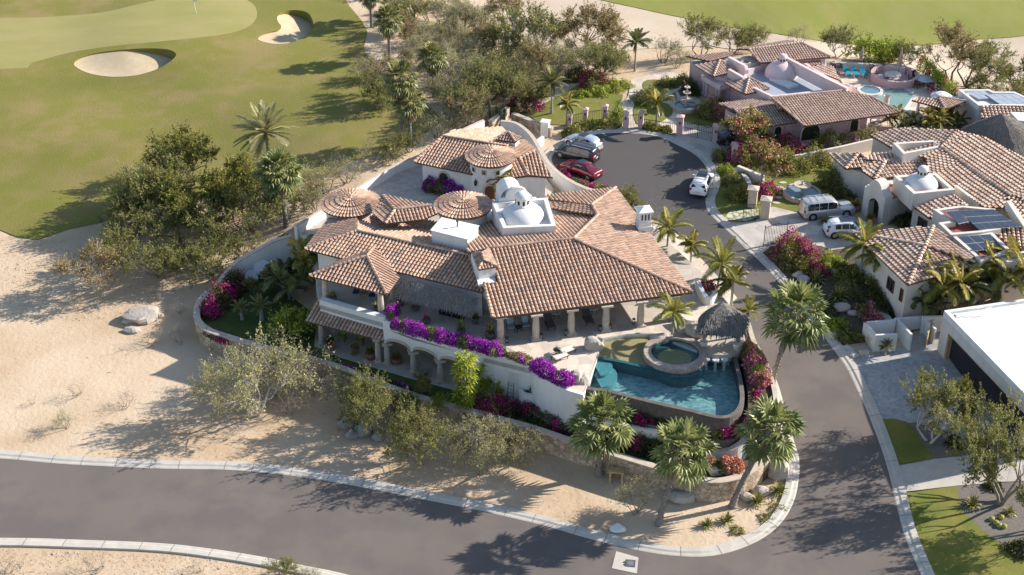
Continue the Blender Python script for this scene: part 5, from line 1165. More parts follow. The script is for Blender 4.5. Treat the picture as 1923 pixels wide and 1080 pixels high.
gw = thing('entry_wall', 'white entry wall with a light wooden gate joining the modern house', 'wall', P(1740,610,1.5))
mb = MB(); wall_mesh(mb, [P(1681,599,2.9), P(1732,595,2.9), P(1748,612,2.9), P(1756,618,2.9)], 0, .22, .6); wall_mesh(mb, [P(1732,593,3.3), P(1770,592,3.3)], 0, -.22, .6); mb.build('wall', M_white, gw)
a, b = P(1733,645,1.0), P(1744,648,1.0); mb = MB(); q = P(1748,630,1.9); qa, qb = P(1747,612,2.9), P(1742,655,.8); 
ga1 = P(1733,643,1.0); ga2 = P(1757,617,2.9); e1 = Vector((ga1.x, ga1.y, 0)); 
q = P(1744,632,1.9); mb.box((q.x, q.y, 1.75), (2.0, .1, 2.3), R(63)); mb.build('gate', M_woodl, gw)
# ---------------- vegetation kinds ----------------
def rnd_rot(rng, n):
    q = rng.normal(size=(n, 4)); q /= np.linalg.norm(q, axis=1)[:, None]; w, x, y, z = q.T
    return np.stack([np.stack([1-2*(y*y+z*z), 2*(x*y-z*w), 2*(x*z+y*w)], -1), np.stack([2*(x*y+z*w), 1-2*(x*x+z*z), 2*(y*z-x*w)], -1), np.stack([2*(x*z-y*w), 2*(y*z+x*w), 1-2*(x*x+y*y)], -1)], 1)
def leaves(mb, C, size, rng, var, aspect=.55, flat=0.0, m=0, droop=0.0):
    """rhombic leaves at the points C"""
    n = len(C); Rm = rnd_rot(rng, n); s = size * rng.uniform(.6, 1.35, n)
    ax = Rm[:, :, 0]; ay = Rm[:, :, 1]
    if droop: ax = ax * (1 - droop) + np.array([0, 0, -droop]); ax /= np.linalg.norm(ax, axis=1)[:, None]; ay = np.cross(ax, Rm[:, :, 2]); ay /= np.linalg.norm(ay, axis=1)[:, None] + 1e-9
    if flat: nz = Rm[:, :, 2] * (1 - flat) + np.array([0, 0, flat]); nz /= np.linalg.norm(nz, axis=1)[:, None]; ay = np.cross(nz, ax); ay /= np.linalg.norm(ay, axis=1)[:, None] + 1e-9
    a = ax * s[:, None]; b = ay * (s * aspect)[:, None] * .5
    V = np.stack([C - a * .5, C + b, C + a * .5, C - b], 1).reshape(-1, 3); F = np.arange(4 * n).reshape(n, 4)
    mb.add(V, F, m, np.clip(var, 0, 1))
def tree_proto(name, seed, H=5.0, Rr=3.2, stems=3, tips=46, per=75, leaf=.20, mat_l=None, mat_b=None, trunk=.13, low=.30, flat=.62, sig=.42, droop=0.0, lean=(0, 0), bare=0.0, flowers=None, ffrac=0.0, twig=True, hole=.25, trunk_h=.25, aspect=.55):
    rng = np.random.default_rng(seed); root = thing(name, 'x', 'tree'); tb = MB(); cb = MB(); fb = MB()
    lobes = [(rng.uniform(-.55, .55) * Rr + lean[0] * .8, rng.uniform(-.55, .55) * Rr + lean[1] * .8, rng.uniform(low + .25, .88) * H, rng.uniform(.38, .62) * Rr) for _ in range(7)]
    tipsP = []
    while len(tipsP) < tips:
        lx, ly, lz, lr = lobes[rng.integers(len(lobes))]
        d = rng.normal(size=3); d /= np.linalg.norm(d); rr = lr * rng.uniform(.45, 1.0)
        p = np.array([lx, ly, lz]) + d * rr * np.array([1, 1, flat])
        if p[2] < low * H or p[2] > H * 1.03: continue
        tipsP.append(p)
    tipsP = np.array(tipsP)
    base = [(rng.normal() * .18, rng.normal() * .18, -.3) for _ in range(stems)]
    forks = []
    for s in range(stems):
        t = 2 * math.pi * (s + rng.uniform(-.3, .3)) / stems; fr = Rr * .34
        f = np.array([math.cos(t) * fr + lean[0] * .5, math.sin(t) * fr + lean[1] * .5, H * (trunk_h + rng.uniform(0, .15))]); b = np.array(base[s])
        mid = (b + f) / 2 + np.array([rng.normal() * .15, rng.normal() * .15, 0]) - np.array([f[0], f[1], 0]) * .1
        tb.tube([b, mid, f], [trunk * 1.15, trunk * .85, trunk * .6], 6); forks.append(f)
    forks = np.array(forks); order = np.argsort(-((tipsP - tipsP.mean(0)) ** 2).sum(1)); seconds = []
    groups = {}
    for i in range(tips):
        k = int(np.argmin(((forks - tipsP[i]) ** 2).sum(1) + rng.uniform(0, 2))); groups.setdefault(k, []).append(i)
    for k, ids in groups.items():
        ns = max(2, len(ids) // 4); cen = tipsP[rng.choice(ids, ns, replace=len(ids) < ns)]
        for c in cen:
            q = forks[k] * .45 + c * .55 + np.array([rng.normal() * .15, rng.normal() * .15, -.1 * H * .3])
            m_ = (forks[k] + q) / 2 + rng.normal(size=3) * .12
            tb.tube([forks[k], m_, q], [trunk * .5, trunk * .36, trunk * .26], 5, cap=False); seconds.append(q)
    seconds = np.array(seconds)
    for i in range(tips):
        k = int(np.argmin(((seconds - tipsP[i]) ** 2).sum(1))); a = seconds[k]; m_ = (a + tipsP[i]) / 2 + rng.normal(size=3) * .12 + np.array([0, 0, .08])
        tb.tube([a, m_, tipsP[i]], [trunk * .24, trunk * .15, trunk * .07], 4, cap=False)
        if twig:
            for _ in range(4 if not bare else 9):
                e = tipsP[i] + rng.normal(size=3) * sig * 1.1 * np.array([1, 1, .8]); tb.tube([m_ if rng.random() < .4 else tipsP[i], e], [trunk * .09, trunk * .04], 3, cap=False)
    tb.build('trunk', mat_b or M_bark, root)
    P_ = []; Vv = []; Pf = []
    for i in range(tips):
        if rng.random() < bare: continue
        n = int(per * 1.9 * rng.uniform(.5, 1.4)); nt_ = 9; ctr = np.array([lean[0] * .8, lean[1] * .8, H * .35]); od = tipsP[i] - ctr; od /= np.linalg.norm(od) + 1e-6
        td = rng.normal(size=(nt_, 3)) * .75 + od * .9 + np.array([0, 0, .35 - droop * 2.2]); td /= np.linalg.norm(td, axis=1)[:, None]; ln = rng.uniform(.6, 1.5, nt_) * sig * 2.1
        w_ = rng.integers(nt_, size=n); u_ = rng.uniform(.05, 1, n); st0 = tipsP[i] + rng.normal(size=(nt_, 3)) * sig * .35
        c = st0[w_] + td[w_] * (ln[w_] * u_)[:, None] + rng.normal(size=(n, 3)) * sig * .17 * (1.15 - .6 * u_)[:, None]
        if droop: c[:, 2] -= droop * 1.3 * u_ ** 2
        tone = rng.uniform(.12, .68); P_.append(c); Vv.append(tone + .12 * (u_ - .4) + rng.normal(size=n) * .2)
        if flowers is not None and rng.random() < ffrac: Pf.append(tipsP[i] + rng.normal(size=(int(n * .5), 3)) * sig * .85 + np.array([0, 0, sig * .3]))
    if P_:
        leaves(cb, np.concatenate(P_), leaf, rng, np.concatenate(Vv), aspect, droop=min(.6, droop)); cb.build('crown', mat_l or M_lolive, root)
    if Pf:
        c = np.concatenate(Pf); leaves(fb, c, leaf * .9, rng, rng.random(len(c)), .9); fb.build('blossoms', flowers, root)
    return Proto(root)
def fan_palm_proto(seed, H=7.0, Rr=2.4, fronds=38, skirt=30, m=None, lean=(0, 0), tr=.24, tm=None, name='fan_palm'):
    rng = np.random.default_rng(seed); root = thing(name, 'x', 'palm'); tb = MB(); pts = []; rad = []
    n = int(H / .16); top = Vector((lean[0], lean[1], H))
    for i in range(n + 1):
        t = i / n; pts.append(Vector((lean[0] * t ** 1.25, lean[1] * t ** 1.25, H * t - .3 * (i == 0)))); rad.append(tr * (1.45 - .45 * min(1, t * 6)) * (1.0 if t < .85 else 1.1) * (1.10 if i % 2 else .92) * (1 - .18 * t))
    tb.tube(pts, rad, 9)
    for i in range(int(H * 26)):
        t = rng.uniform(.03, 1); a = rng.uniform(0, 6.28); p = Vector((lean[0] * t ** 1.25, lean[1] * t ** 1.25, H * t)); o = Vector((math.cos(a), math.sin(a), 0)); r = tr * (1.0 - .15 * t); s = Vector((-o.y, o.x, 0)) * .05
        tb.poly([p + o * r * .8 - s, p + o * r * .8 + s, p + o * (r + .13) + Vector((0, 0, .17))], 0)
    tb.build('trunk', tm or M_palmt, root)
    cb = MB(); sb = MB()
    def frond(mb, az, el, pet, blade, dr, tone, seg=15):
        d = Vector((math.cos(az) * math.cos(el), math.sin(az) * math.cos(el), math.sin(el))); side = Vector((-math.sin(az), math.cos(az), 0)); up = side.cross(d) * -1
        if up.z < 0: up = -up
        end = top + d * pet + Vector((0, 0, -.10 * pet * pet)); mb.poly([top - side * .035, top + side * .035, end + side * .02, end - side * .02], 0, .75)
        for k in range(seg):
            a0 = (k / seg - .5) * 4.4; a1 = ((k + 1) / seg - .5) * 4.4; am = (a0 + a1) / 2
            def v(a, r, w=0): return end + (d * math.cos(a) + side * math.sin(a)) * r
            L = blade * (1 - .28 * abs(am) / 2.2) * rng.uniform(.9, 1.08); fold = up * (.06 * blade)
            cup = up * (.26 * blade * (abs(am) / 2.2) ** 2)
            m0 = v(a0, L * .62) + cup; m1 = v(a1, L * .62) + cup; mm = v(am, L * .62) + fold + cup
            tip = v(am, L) + cup + Vector((0, 0, -dr * L * rng.uniform(.5, 1.2))); c = min(1, max(0, tone + rng.normal() * .10))
            mb.poly([end, m0, mm], 0, c); mb.poly([end, mm, m1], 0, min(1, c + .12))
            mb.poly([m0, tip, mm], 0, min(1, c + .08)); mb.poly([mm, tip, m1], 0, min(1, c + .22))
    ga = 2.399
    for i in range(fronds):
        t = (i + .5) / fronds; el = math.radians(80 - 122 * t ** .9 + rng.normal() * 6); frond(cb, i * ga + rng.normal() * .15, el, Rr * rng.uniform(.44, .60), Rr * rng.uniform(.44, .54), .06 + .26 * t, .66 - .36 * t + rng.normal() * .14, 13)
    cb.build('crown', m or M_lfan, root)
    for i in range(skirt):
        t = (i + .5) / skirt; el = math.radians(-55 - 30 * t); top_ = top; frond(sb, i * ga, el, Rr * .25 + .35 * t, Rr * .42, .9, rng.uniform(.2, .9), 9)
    if skirt: sb.build('dry_skirt', M_dead, root)
    return Proto(root)
def feather_palm_proto(seed, H=5.0, L=2.4, fronds=18, m=None, lean=(0, 0), tr=.13, stiff=.5, leaflet=.55, nl=26, stems=1, name='feather_palm', tm=None, elmin=-15, spread=.9):
    rng = np.random.default_rng(seed); root = thing(name, 'x', 'palm'); tb = MB(); cb = MB()
    for st in range(stems):
        if stems == 1: off = Vector((0, 0, 0)); tp = Vector((lean[0], lean[1], H)); hh = H
        else:
            a = 2 * math.pi * st / stems + rng.normal() * .3; off = Vector((math.cos(a), math.sin(a), 0)) * .35; hh = H * rng.uniform(.55, 1.0); tp = off + Vector((math.cos(a) * spread, math.sin(a) * spread, hh))
        k = 10; tb.tube([off.lerp(tp, i / k) - Vector((0, 0, .3 * (i == 0))) + Vector((0, 0, .25 * math.sin(math.pi * i / k))) for i in range(k + 1)], [tr * (1.3 - .4 * min(1, i / 3)) * (1 - .02 * i) for i in range(k + 1)], 8)
        nf = fronds if stems == 1 else max(6, fronds // 2)
        for f in range(nf):
            t = (f + .5) / nf; el = math.radians(80 - (80 - elmin) * t + rng.normal() * 6); az = f * 2.399 + rng.normal() * .2; LL = L * rng.uniform(.85, 1.1) * (.8 + .2 * math.sin(math.pi * t)); tone = .55 - .4 * t + rng.normal() * .15
            d = Vector((math.cos(az) * math.cos(el), math.sin(az) * math.cos(el), math.sin(el))); p = tp.copy(); n_ = nl; prev = p; sd = Vector((-math.sin(az), math.cos(az), 0)); tw = rng.normal() * .25
            ctl = [p.copy()]
            for i in range(n_):
                d = (d + Vector((0, 0, -(.9 - stiff * .7) / n_ * 2.0 * (i / n_ + .25)))).normalized(); q = p + d * (LL / n_)
                up = sd.cross(d) * -1
                if up.z < 0: up = -up
                env = math.sin(math.pi * min(1, (i + 1.5) / (n_ + 1))) ** .5
                if i > 1:
                    for s in (-1, 1):
                        ll = leaflet * env * rng.uniform(.8, 1.15); o = (sd * s * .85 + d * .55 + up * (.25 + tw * s)).normalized(); tip = q + o * ll + Vector((0, 0, -ll * (.35 if stiff < .7 else .08) - rng.uniform(0, .06))); mid = q + o * ll * .5
                        w = d * .045; c = min(1, max(0, tone + .12 * s + rng.normal() * .13)); cb.poly([q - w, q + w, mid + w, tip, mid - w], 0, c)
                p = q; ctl.append(p.copy())
            cb.tube(ctl[::4] + [ctl[-1]], [.03] * len(ctl[::4]) + [.01], 3, 0, .7, cap=False)
    tb.build('trunk', tm or M_palms, root); cb.build('crown', m or M_lfea, root); return Proto(root)
def agave_proto(seed, n=34, L=.9, m=None, name='agave', w=.07, curl=.35):
    rng = np.random.default_rng(seed); root = thing(name, 'x', 'agave'); mb = MB()
    for i in range(n):
        t = i / n; el = math.radians(80 - 65 * t); az = i * 2.399; d = Vector((math.cos(az) * math.cos(el), math.sin(az) * math.cos(el), math.sin(el))); s = Vector((-math.sin(az), math.cos(az), 0)); l = L * rng.uniform(.75, 1.1); c = rng.uniform(.1, 1)
        p1 = d * l * .5; p2 = d * l + Vector((0, 0, -curl * l * t)); mb.poly([s * -w * .6, s * w * .6, p1 + s * w, p1 - s * w], 0, c); mb.poly([p1 - s * w, p1 + s * w, p2], 0, min(1, c + .1))
    mb.build('blades', m or M_agave, root); return Proto(root)
def shrub_band(name, label, cat, path, width, height, n, mat_f, flowers=None, ffrac=.5, leaf=.16, seed=1, patch=.55, group=None, top=False, dome_=True):
    """a clipped or trailing planting along a path: leaves through the volume, blossoms in patches on the sunny side"""
    rng = np.random.default_rng(seed); pts = [Vector(p) for p in path]; L = [0]
    for a, b in zip(pts[:-1], pts[1:]): L.append(L[-1] + (b - a).length)
    o = thing(name, label, cat, pts[len(pts) // 2], group)
    s = rng.uniform(0, L[-1], n) if L[-1] > 0 else np.zeros(n); px = np.interp(s, L, [p.x for p in pts]); py = np.interp(s, L, [p.y for p in pts]); pz = np.interp(s, L, [p.z for p in pts])
    k = np.clip(np.searchsorted(L, s) - 1, 0, len(pts) - 2); tx = np.array([(pts[i+1] - pts[i]).normalized()[:2] for i in range(len(pts) - 1)])[k]
    th = rng.uniform(0, math.pi, n); rr = rng.uniform(.55, 1, n) ** .5; lump = 1 + .12 * np.sin(s * 2.3 + seed) + .10 * np.sin(s * 5.1 + 2 * seed) + .15 * rng.normal(size=n)
    en = np.minimum(1, np.minimum(s, L[-1] - s) / (width * .5) + .35)
    u = np.cos(th) * rr * width / 2 * lump * en; h = np.sin(th) * rr * height * lump * en
    X = np.column_stack([px - tx[:, 1] * u, py + tx[:, 0] * u, pz + h]); 
    tone = .42 + .28 * np.sin(s * 1.7 + seed * 1.3) + .22 * rng.normal(size=n)
    if flowers is None: isf = np.zeros(n, bool)
    else:
        fl = np.sin(s * 1.9 + seed) * .5 + np.sin(s * 4.3 + u * 3 + seed * 2) * .35 + np.cos(u * 4 + s * .7) * .3; thr = np.quantile(fl, 1 - ffrac); isf = (fl + rng.normal(size=n) * .18 > thr) & (rr > .80)
    mb = MB(); leaves(mb, X[~isf], leaf, rng, tone[~isf], .6); core = MB()
    mb.build('foliage', mat_f, o)
    if isf.any(): mb = MB(); leaves(mb, X[isf] + np.array([0, 0, .05]), leaf * 1.0, rng, rng.random(int(isf.sum())), .95); mb.build('blossoms', flowers, o)
    return o
def bush(name, label, cat, p, r, h, n, mat_f, flowers=None, ffrac=.4, leaf=.16, seed=1, group=None):
    rng = np.random.default_rng(seed); o = thing(name, label, cat, p, group)
    d = rng.normal(size=(n, 3)); d /= np.linalg.norm(d, axis=1)[:, None]; d[:, 2] = np.abs(d[:, 2]); a = np.arctan2(d[:, 1], d[:, 0]); lump = 1 + .16 * np.sin(3 * a + seed) + .13 * np.sin(5 * a + 4 * d[:, 2] + seed) + .10 * rng.normal(size=n)
    rr = rng.uniform(.35, 1, n) ** .45 * lump; X = d * rr[:, None] * np.array([r, r, h]) + np.array([p.x, p.y, p.z]); tone = .35 + .3 * np.sin(4 * a + seed) * d[:, 2] + .22 * rng.normal(size=n) + .1
    isf = np.zeros(n, bool)
    if flowers is not None: fl = np.sin(2.3 * a + seed) + np.sin(5 * a + 3 * d[:, 2] * seed); isf = (fl + rng.normal(size=n) * .5 > np.quantile(fl, 1 - ffrac)) & (rr > .72)
    mb = MB(); leaves(mb, X[~isf], leaf, rng, tone[~isf], .6); mb.build('foliage', mat_f, o)
    if isf.any(): mb = MB(); leaves(mb, X[isf], leaf, rng, rng.random(int(isf.sum())), .95); mb.build('blossoms', flowers, o)
    return o
def rock(p, r, label, seed=1, m=None, sz=(1, .8, .6), rz=0.0, group=None):
    rng = np.random.default_rng(seed); mb = MB(); n, k = 14, 8; rows = []; nr = rng.normal(size=(10, 3)); nr /= np.linalg.norm(nr, axis=1)[:, None]; cut = rng.uniform(.62, .9, 10); M = Matrix.Rotation(rz, 3, 'Z')
    for i in range(k + 1):
        th = math.pi * i / k; row = []
        for j in range(n):
            a = 2 * math.pi * j / n; d = np.array([math.sin(th) * math.cos(a), math.sin(th) * math.sin(a), -math.cos(th)]); q = 1.0
            for w, c in zip(nr, cut):
                dd = d @ w
                if dd > .05: q = min(q, c / dd)
            v_ = M @ Vector((d[0] * q * r * sz[0], d[1] * q * r * sz[1], d[2] * q * r * sz[2])); row.append(mb.vert((p.x + v_.x, p.y + v_.y, p.z + v_.z + r * sz[2] * .45)))
            if i in (0, k): row = row * n; break
        rows.append(row)
    for i in range(k):
        for j in range(n):
            q = list(dict.fromkeys([rows[i][j], rows[i][(j+1) % n], rows[i+1][(j+1) % n], rows[i+1][j]]))
            if len(q) > 2: mb.face(q)
    return tag(mb.build('boulder', m or M_rock), label, 'boulder', group)
# ---------------- palms along the villa and street ----------------
FAN = [fan_palm_proto(11, 5.6, 3.1, 30, 0), fan_palm_proto(12, 7.2, 3.0, 27, 22, lean=(1.4, .5)), fan_palm_proto(13, 7.2, 3.1, 28, 8, lean=(2.6, .8)), fan_palm_proto(14, 7.2, 3.4, 32, 5, lean=(1.6, .6)),
       fan_palm_proto(15, 6.6, 2.9, 40, 12, lean=(-.4, 0)), fan_palm_proto(16, 8.2, 2.5, 34, 44, M_lfan2, tr=.2), fan_palm_proto(17, 5.2, 2.3, 34, 40, M_lfan2, tr=.2)]
def on(px, py, dz=0.0): return G(px, py, dz)
FAN[0].put(on(1125,893), 'fan palm with round full crown, beside the wooden bench frame at the stone wall'); FAN[1].put(on(1237,985), 'leaning fan palm with dry hanging leaves, in the sand nearest the road corner')
FAN[2].put(on(1375,952), 'tall fan palm leaning right over the curved corner wall'); FAN[3].put(on(1449,722), 'fan palm with thick grey trunk leaning over the street beside the pool planter')
FAN[4].put(on(538,425), 'fan palm with dark trunk at the corner of the car court')
g = 'palms along the golf course edge'
FAN[5].put(on(756,272), 'taller palm of the pair beside the golf grass, long dry skirt', 0, 1.0, g); FAN[6].put(on(771,272), 'shorter palm of the pair beside the golf grass', .7, 1.05, g)
FAN[6].put(on(815,182), 'fan palm standing alone among the scrub right of the golf edge', 2, 1.0, g); FAN[6].put(on(732,112), 'fan palm with brown skirt beside the sandy path', 1, 1.05, g)
FAN[6].put(on(698,52), 'fan palm cut by the top edge of the view, beside the sandy track', 3, .95, g); FAN[6].put(on(722,38), 'smaller fan palm behind the one at the top edge', 4, .85, g)
DATE = feather_palm_proto(21, 5.8, 3.7, 52, M_lgrey, tr=.28, stiff=.85, leaflet=.62, nl=34, name='date_palm', tm=M_palmt, elmin=-35)
DATE.put(on(506,338), 'date palm with stiff grey green fronds behind the fan palm at the court corner')
FE = [feather_palm_proto(31, 3.2, 2.5, 15, M_lyel, stiff=.35), feather_palm_proto(32, 2.6, 1.8, 12, M_lfea, stiff=.3), feather_palm_proto(33, 4.2, 3.0, 17, M_lyel, stiff=.3, lean=(.4, 0)), feather_palm_proto(34, 5.0, 2.9, 24, M_lfan2, stiff=.5, tr=.18)]
AR = [feather_palm_proto(41, 3.4, 2.0, 20, M_lfea, stems=6, stiff=.35, tr=.06, name='areca_palm', leaflet=.5), feather_palm_proto(42, 2.6, 1.9, 18, M_lfan2, stems=5, stiff=.3, tr=.06, name='areca_palm', leaflet=.5)]
FE[0].put(on(1252,482), 'yellowing feather palm in the verge beside the villa east eave'); FE[1].put(on(1296,505), 'small feather palm, second along the verge east of the villa'); FE[2].put(on(1342,568), 'large yellow fronded palm beside the street above the thatched palapa')
FE[1].put(on(1372,585), 'low feather palm between the palapa and the street', 1.5, 1.2); FE[2].put(on(1405,632), 'feather palm pressed against the street fan palm crown', 2.2, .62)
FE[0].put(P(1262,632,4.0), 'curved young coconut palm behind the hot tub', 2.4, (.95, .95, .8)); FE[3].put(on(1036,214), 'grey green feather palm at the edge of the pink villa lawn', 0, .8, tilt=(0, 0))
FE[3].put(on(1192,134), 'feather palm behind the flower garden near the dry river bed', 2, .78); FE[1].put(on(1064,236), 'small palm beside the first gate pillar'); FE[1].put(on(1232,244), 'bright feather palm in the clipped bed beside the pink gate pillars', 2.5, 1.25)
FE[1].put(on(1470,262), 'young palm growing in front of the pink villa south wall', 1, 1.1); FE[1].put(P(942,380,4.0), 'small green palm at the guest house door', 2, 1.0)
FE[0].put(on(1614,522), 'taller of the two palms by the cream garage wall', 1, 1.15); FE[0].put(on(1645,535), 'lower of the two palms by the cream garage wall', 3, .95)
FE[3].put(on(1838,290), 'bright green palm in front of the big palapa', 1, .55)
for (x, y, k, s, lb) in ((1770,590,0,1.25,'dense clumping palm at the garage wing corner'),(1830,580,1,1.3,'clumping palm in the middle of the three behind the modern house'),(1885,570,0,1.3,'tallest clumping palm at the right, behind the modern house'),(1735,592,1,.9,'low clumping palm nearest the round pale ball'),(552,560,1,1.15,'dark clumping palm in the shaded villa garden'),(590,530,0,1.0,'clumping palm against the villa west wall'),
    (1672,246,0,.62,'clumping palm left of the pool pavilion'),(1706,254,1,.72,'dark clumping palm below the pool pavilion'),(1748,256,0,.72,'clumping palm with flowers beside it below the pavilion'),(1788,250,1,.7,'clumping palm near the white parasol roofs'),(1905,560,1,1.2,'clumping palm at the far right behind the white roof')):
    AR[k].put(on(x, y), lb, random.random() * 6, s)
YU = feather_palm_proto(51, 1.0, .8, 26, M_lfan2, stiff=.9, leaflet=.16, nl=8, name='yucca')
# ---------------- trees: scrub kinds ----------------
TR = {
 'mesq': tree_proto('mesquite_tree', 61, 5.2, 4.2, 4, 74, 120, .155, M_lolive, M_bark, .14),
 'mesq2': tree_proto('mesquite_tree', 62, 4.6, 3.6, 3, 60, 115, .15, M_lolive, M_barkw, .12, bare=.12),
 'green': tree_proto('green_tree', 63, 4.8, 3.4, 3, 62, 130, .16, M_lgreen, M_bark, .13),
 'brown': tree_proto('palo_verde_tree', 64, 4.4, 3.2, 3, 50, 105, .145, M_lbrown, M_barkw, .13, bare=.1),
 'grey': tree_proto('desert_tree', 65, 3.8, 3.6, 5, 66, 95, .125, M_lgrey, M_barkw, .10, low=.15, bare=.15),
 'thin': tree_proto('sparse_shrub', 66, 3.0, 2.4, 5, 44, 34, .11, M_lgrey, M_twig, .06, low=.12, bare=.25),
 'bare': tree_proto('leafless_shrub', 67, 2.2, 1.8, 5, 34, 6, .10, M_lgrey, M_twig, .04, low=.15, bare=.8, sig=.32),
 'droop': tree_proto('drooping_tree', 68, 4.2, 3.4, 3, 58, 100, .12, M_lgrey, M_bark, .13, droop=.5, bare=.1, low=.18),
 'olive': tree_proto('bushy_tree', 69, 4.0, 3.3, 3, 60, 130, .135, M_lolive, M_bark, .12, low=.14),
 'lime': tree_proto('lime_shrub', 70, 2.6, 1.9, 3, 34, 85, .17, M_llime, M_bark, .06, low=.1),
 'rust': tree_proto('rusty_tree', 71, 5.0, 3.0, 2, 48, 110, .15, M_lbrown, M_bark, .12),
}
def tr(k, x, y, lb, s=1.0, rz=None, grp=None, z=None):
    p = on(x, y) if z is None else P(x, y, z); s2 = s if hasattr(s, '__len__') else (s * random.uniform(.94, 1.06), s * random.uniform(.94, 1.06), s * random.uniform(.93, 1.07))
    return TR[k].put(p, lb, random.random() * 6.28 if rz is None else rz, s2, grp, cat='shrub' if k in ('thin', 'bare', 'lime') else 'tree')
g1 = 'scrub trees left of the villa'
for (x, y, k, s, lb) in ((370,345,'green',1.3,'olive scrub tree highest on the golf grass edge'),(300,380,'green',1.05,'dark scrub tree at the upper left of the clump'),(470,440,'mesq',1.0,'olive scrub tree between the clump and the court corner palm'),(385,430,'green',1.2,'dark full scrub tree in the heart of the clump'),(250,450,'olive',1.0,'olive scrub bush at the lower left of the clump'),(490,400,'olive',.8,'dense scrub bush beneath the date palm'),(330,445,'green',1.1,'wide scrub tree in the lower middle of the clump'),(460,490,'olive',.7,'small olive bush above the sloping garden wall'),(235,508,'olive',1.0,'olive bush at the lower left tip of the clump'),(300,522,'mesq',.8,'scrub tree nearest the pale boulder'),(395,520,'olive',.85,'olive bush at the lower right of the clump'),(250,400,'mesq',.95,'olive scrub tree at the far left of the clump on the grass')): tr(k, x, y, lb, s, None, g1)
tr('mesq', 345, 415, 'largest scrub tree, standing at the golf edge left of the villa', 1.15, 1.0, g1); tr('green', 440, 405, 'dark green scrub tree nearest the date palm', 1.15, None, g1); tr('mesq2', 300, 470, 'olive scrub tree in front of the largest one', .95, None, g1)
tr('mesq', 420, 462, 'olive scrub tree nearest the sloping garden wall', .85, None, g1); tr('green', 270, 420, 'dark scrub tree on the left flank of the clump by the golf edge', .8, None, g1); tr('olive', 350, 505, 'low olive tree in front of the clump by the garden wall', .75, None, g1)
tr('brown', 180, 545, 'brown leaved tree with pale branches standing alone in the sand', 1.15, None)
tr('grey', 478, 778, 'wide grey green desert tree on the sand below the stone wall', (1.45, 1.35, 1.75), .5); tr('thin', 585, 735, 'pale twiggy shrub leaning over the garden wall', 1.75); tr('droop', 520, 742, 'drooping grey bush right behind the wide desert tree', .85); tr('grey', 400, 745, 'grey green shrub at the left of the wide desert tree', .75)
tr('olive', 790, 868, 'olive green tree with blue grey trunk base beside the kerb', (1.05, 1.0, 1.1), 2.0); tr('olive', 700, 815, 'olive tree over the grey boulders below the stone wall', (1.05, .95, 1.25)); 
tr('droop', 905, 888, 'drooping grey green tree in front of the stone wall', (1.15, 1.0, 1.35)); tr('thin', 1195, 965, 'round feathery shrub on the sand beside the leaning palm', (.85, .85, .95)); 
tr('bare', 288, 645, 'leafless shrub beside the pale boulder', 1.0); tr('bare', 335, 645, 'leafless bush touching the shade of the curved wall', .8); tr('bare', 340, 590, 'small leafless shrub above the boulder', .7); tr('bare', 235, 765, 'leafless twigs in the sand left of the wide tree shadow', .8)
tr('bare', 147, 745, 'tiny leafless shrub near the left edge of the sand', .7); tr('thin', 125, 805, 'small yellow green shrub above the left kerb', .5); tr('bare', 425, 825, 'fallen dry branch on the sand above the kerb', .45); tr('bare', 62, 760, 'single dry twig at the left of the sand', .35)
tr('bare', 18, 1075, 'leafless shrub below the road at the left edge', .8); tr('bare', 185, 1075, 'leafless shrub below the lower road', .9); tr('olive', 530, 1085, 'olive bush below the lower road kerb', .38); tr('thin', 585, 1085, 'thin bush beside the one below the lower kerb', .45); tr('bare', 375, 1075, 'tiny dry shrub below the lower road', .6)
tr('mesq2', 1744, 828, 'pale barked tree with bare upper branches beside the cobbled driveway', (.95, .95, 1.15)); tr('green', 1795, 810, 'dense brownish green tree in front of the slatted garage', (.55, .55, .9))
tr('mesq', 1880, 945, 'large light green tree at the right edge above the gravel', (1.0, 1.0, 1.4)); tr('mesq2', 1960, 1000, 'tree just beyond the right edge of the lawn', (.9, .9, 1.3)); 
tr('bare', 1217, 446, 'nearly leafless frangipani tree between the villa and the street', (2.1, 2.0, 2.0)); tr('olive', 1180, 385, 'round clipped olive shrub at the roof corner beside the turning circle', .42)
for (x, y, k, s, lb) in ((640,752,'grey',.7,'grey green bush filling the gap against the stone wall'),(735,800,'olive',.75,'olive bush between the grey boulders and the kerb tree'),(845,845,'grey',.7,'grey twiggy tree between the olive and the drooping tree'),(975,865,'droop',.75,'drooping grey tree right of the larger drooping one'),(545,775,'bare',1.3,'leafless bush right of the wide desert tree')): tr(k, x, y, lb, s)
# scrub belt between the golf course and the arroyo
belt = [(690,150),(700,205),(735,150),(760,95),(790,60),(830,45),(870,60),(850,100),(885,120),(920,95),(800,110),(780,150),(845,150),(880,170),(830,190),(865,205),(905,160),(940,140),(960,110),(930,185),(900,210),(950,175),(985,150),(1010,130),(975,190),(880,235),(915,230),(850,235),(775,25),(740,35),(820,5),(860,15),(760,0),(800,-15),(890,40),(940,60),(1000,105),(840,75),(905,135),(870,95),(735,-10),(715,180),(1010,165),(960,215),(1035,140),(1060,120),(1075,150),(1100,140),(1025,100),(990,175),(810,165),(795,85),(850,25),(780,120),(845,125),(905,70),(940,110),(970,140),(700,-20),(1120,150),(1140,135)]
kinds = ['grey', 'brown', 'thin', 'mesq', 'thin', 'droop', 'grey', 'olive', 'thin', 'rust', 'grey', 'droop', 'bare']
rows = ['nearest the guest house', 'in the middle of the belt', 'beside the dry river bed', 'along the golf grass', 'towards the top of the view']
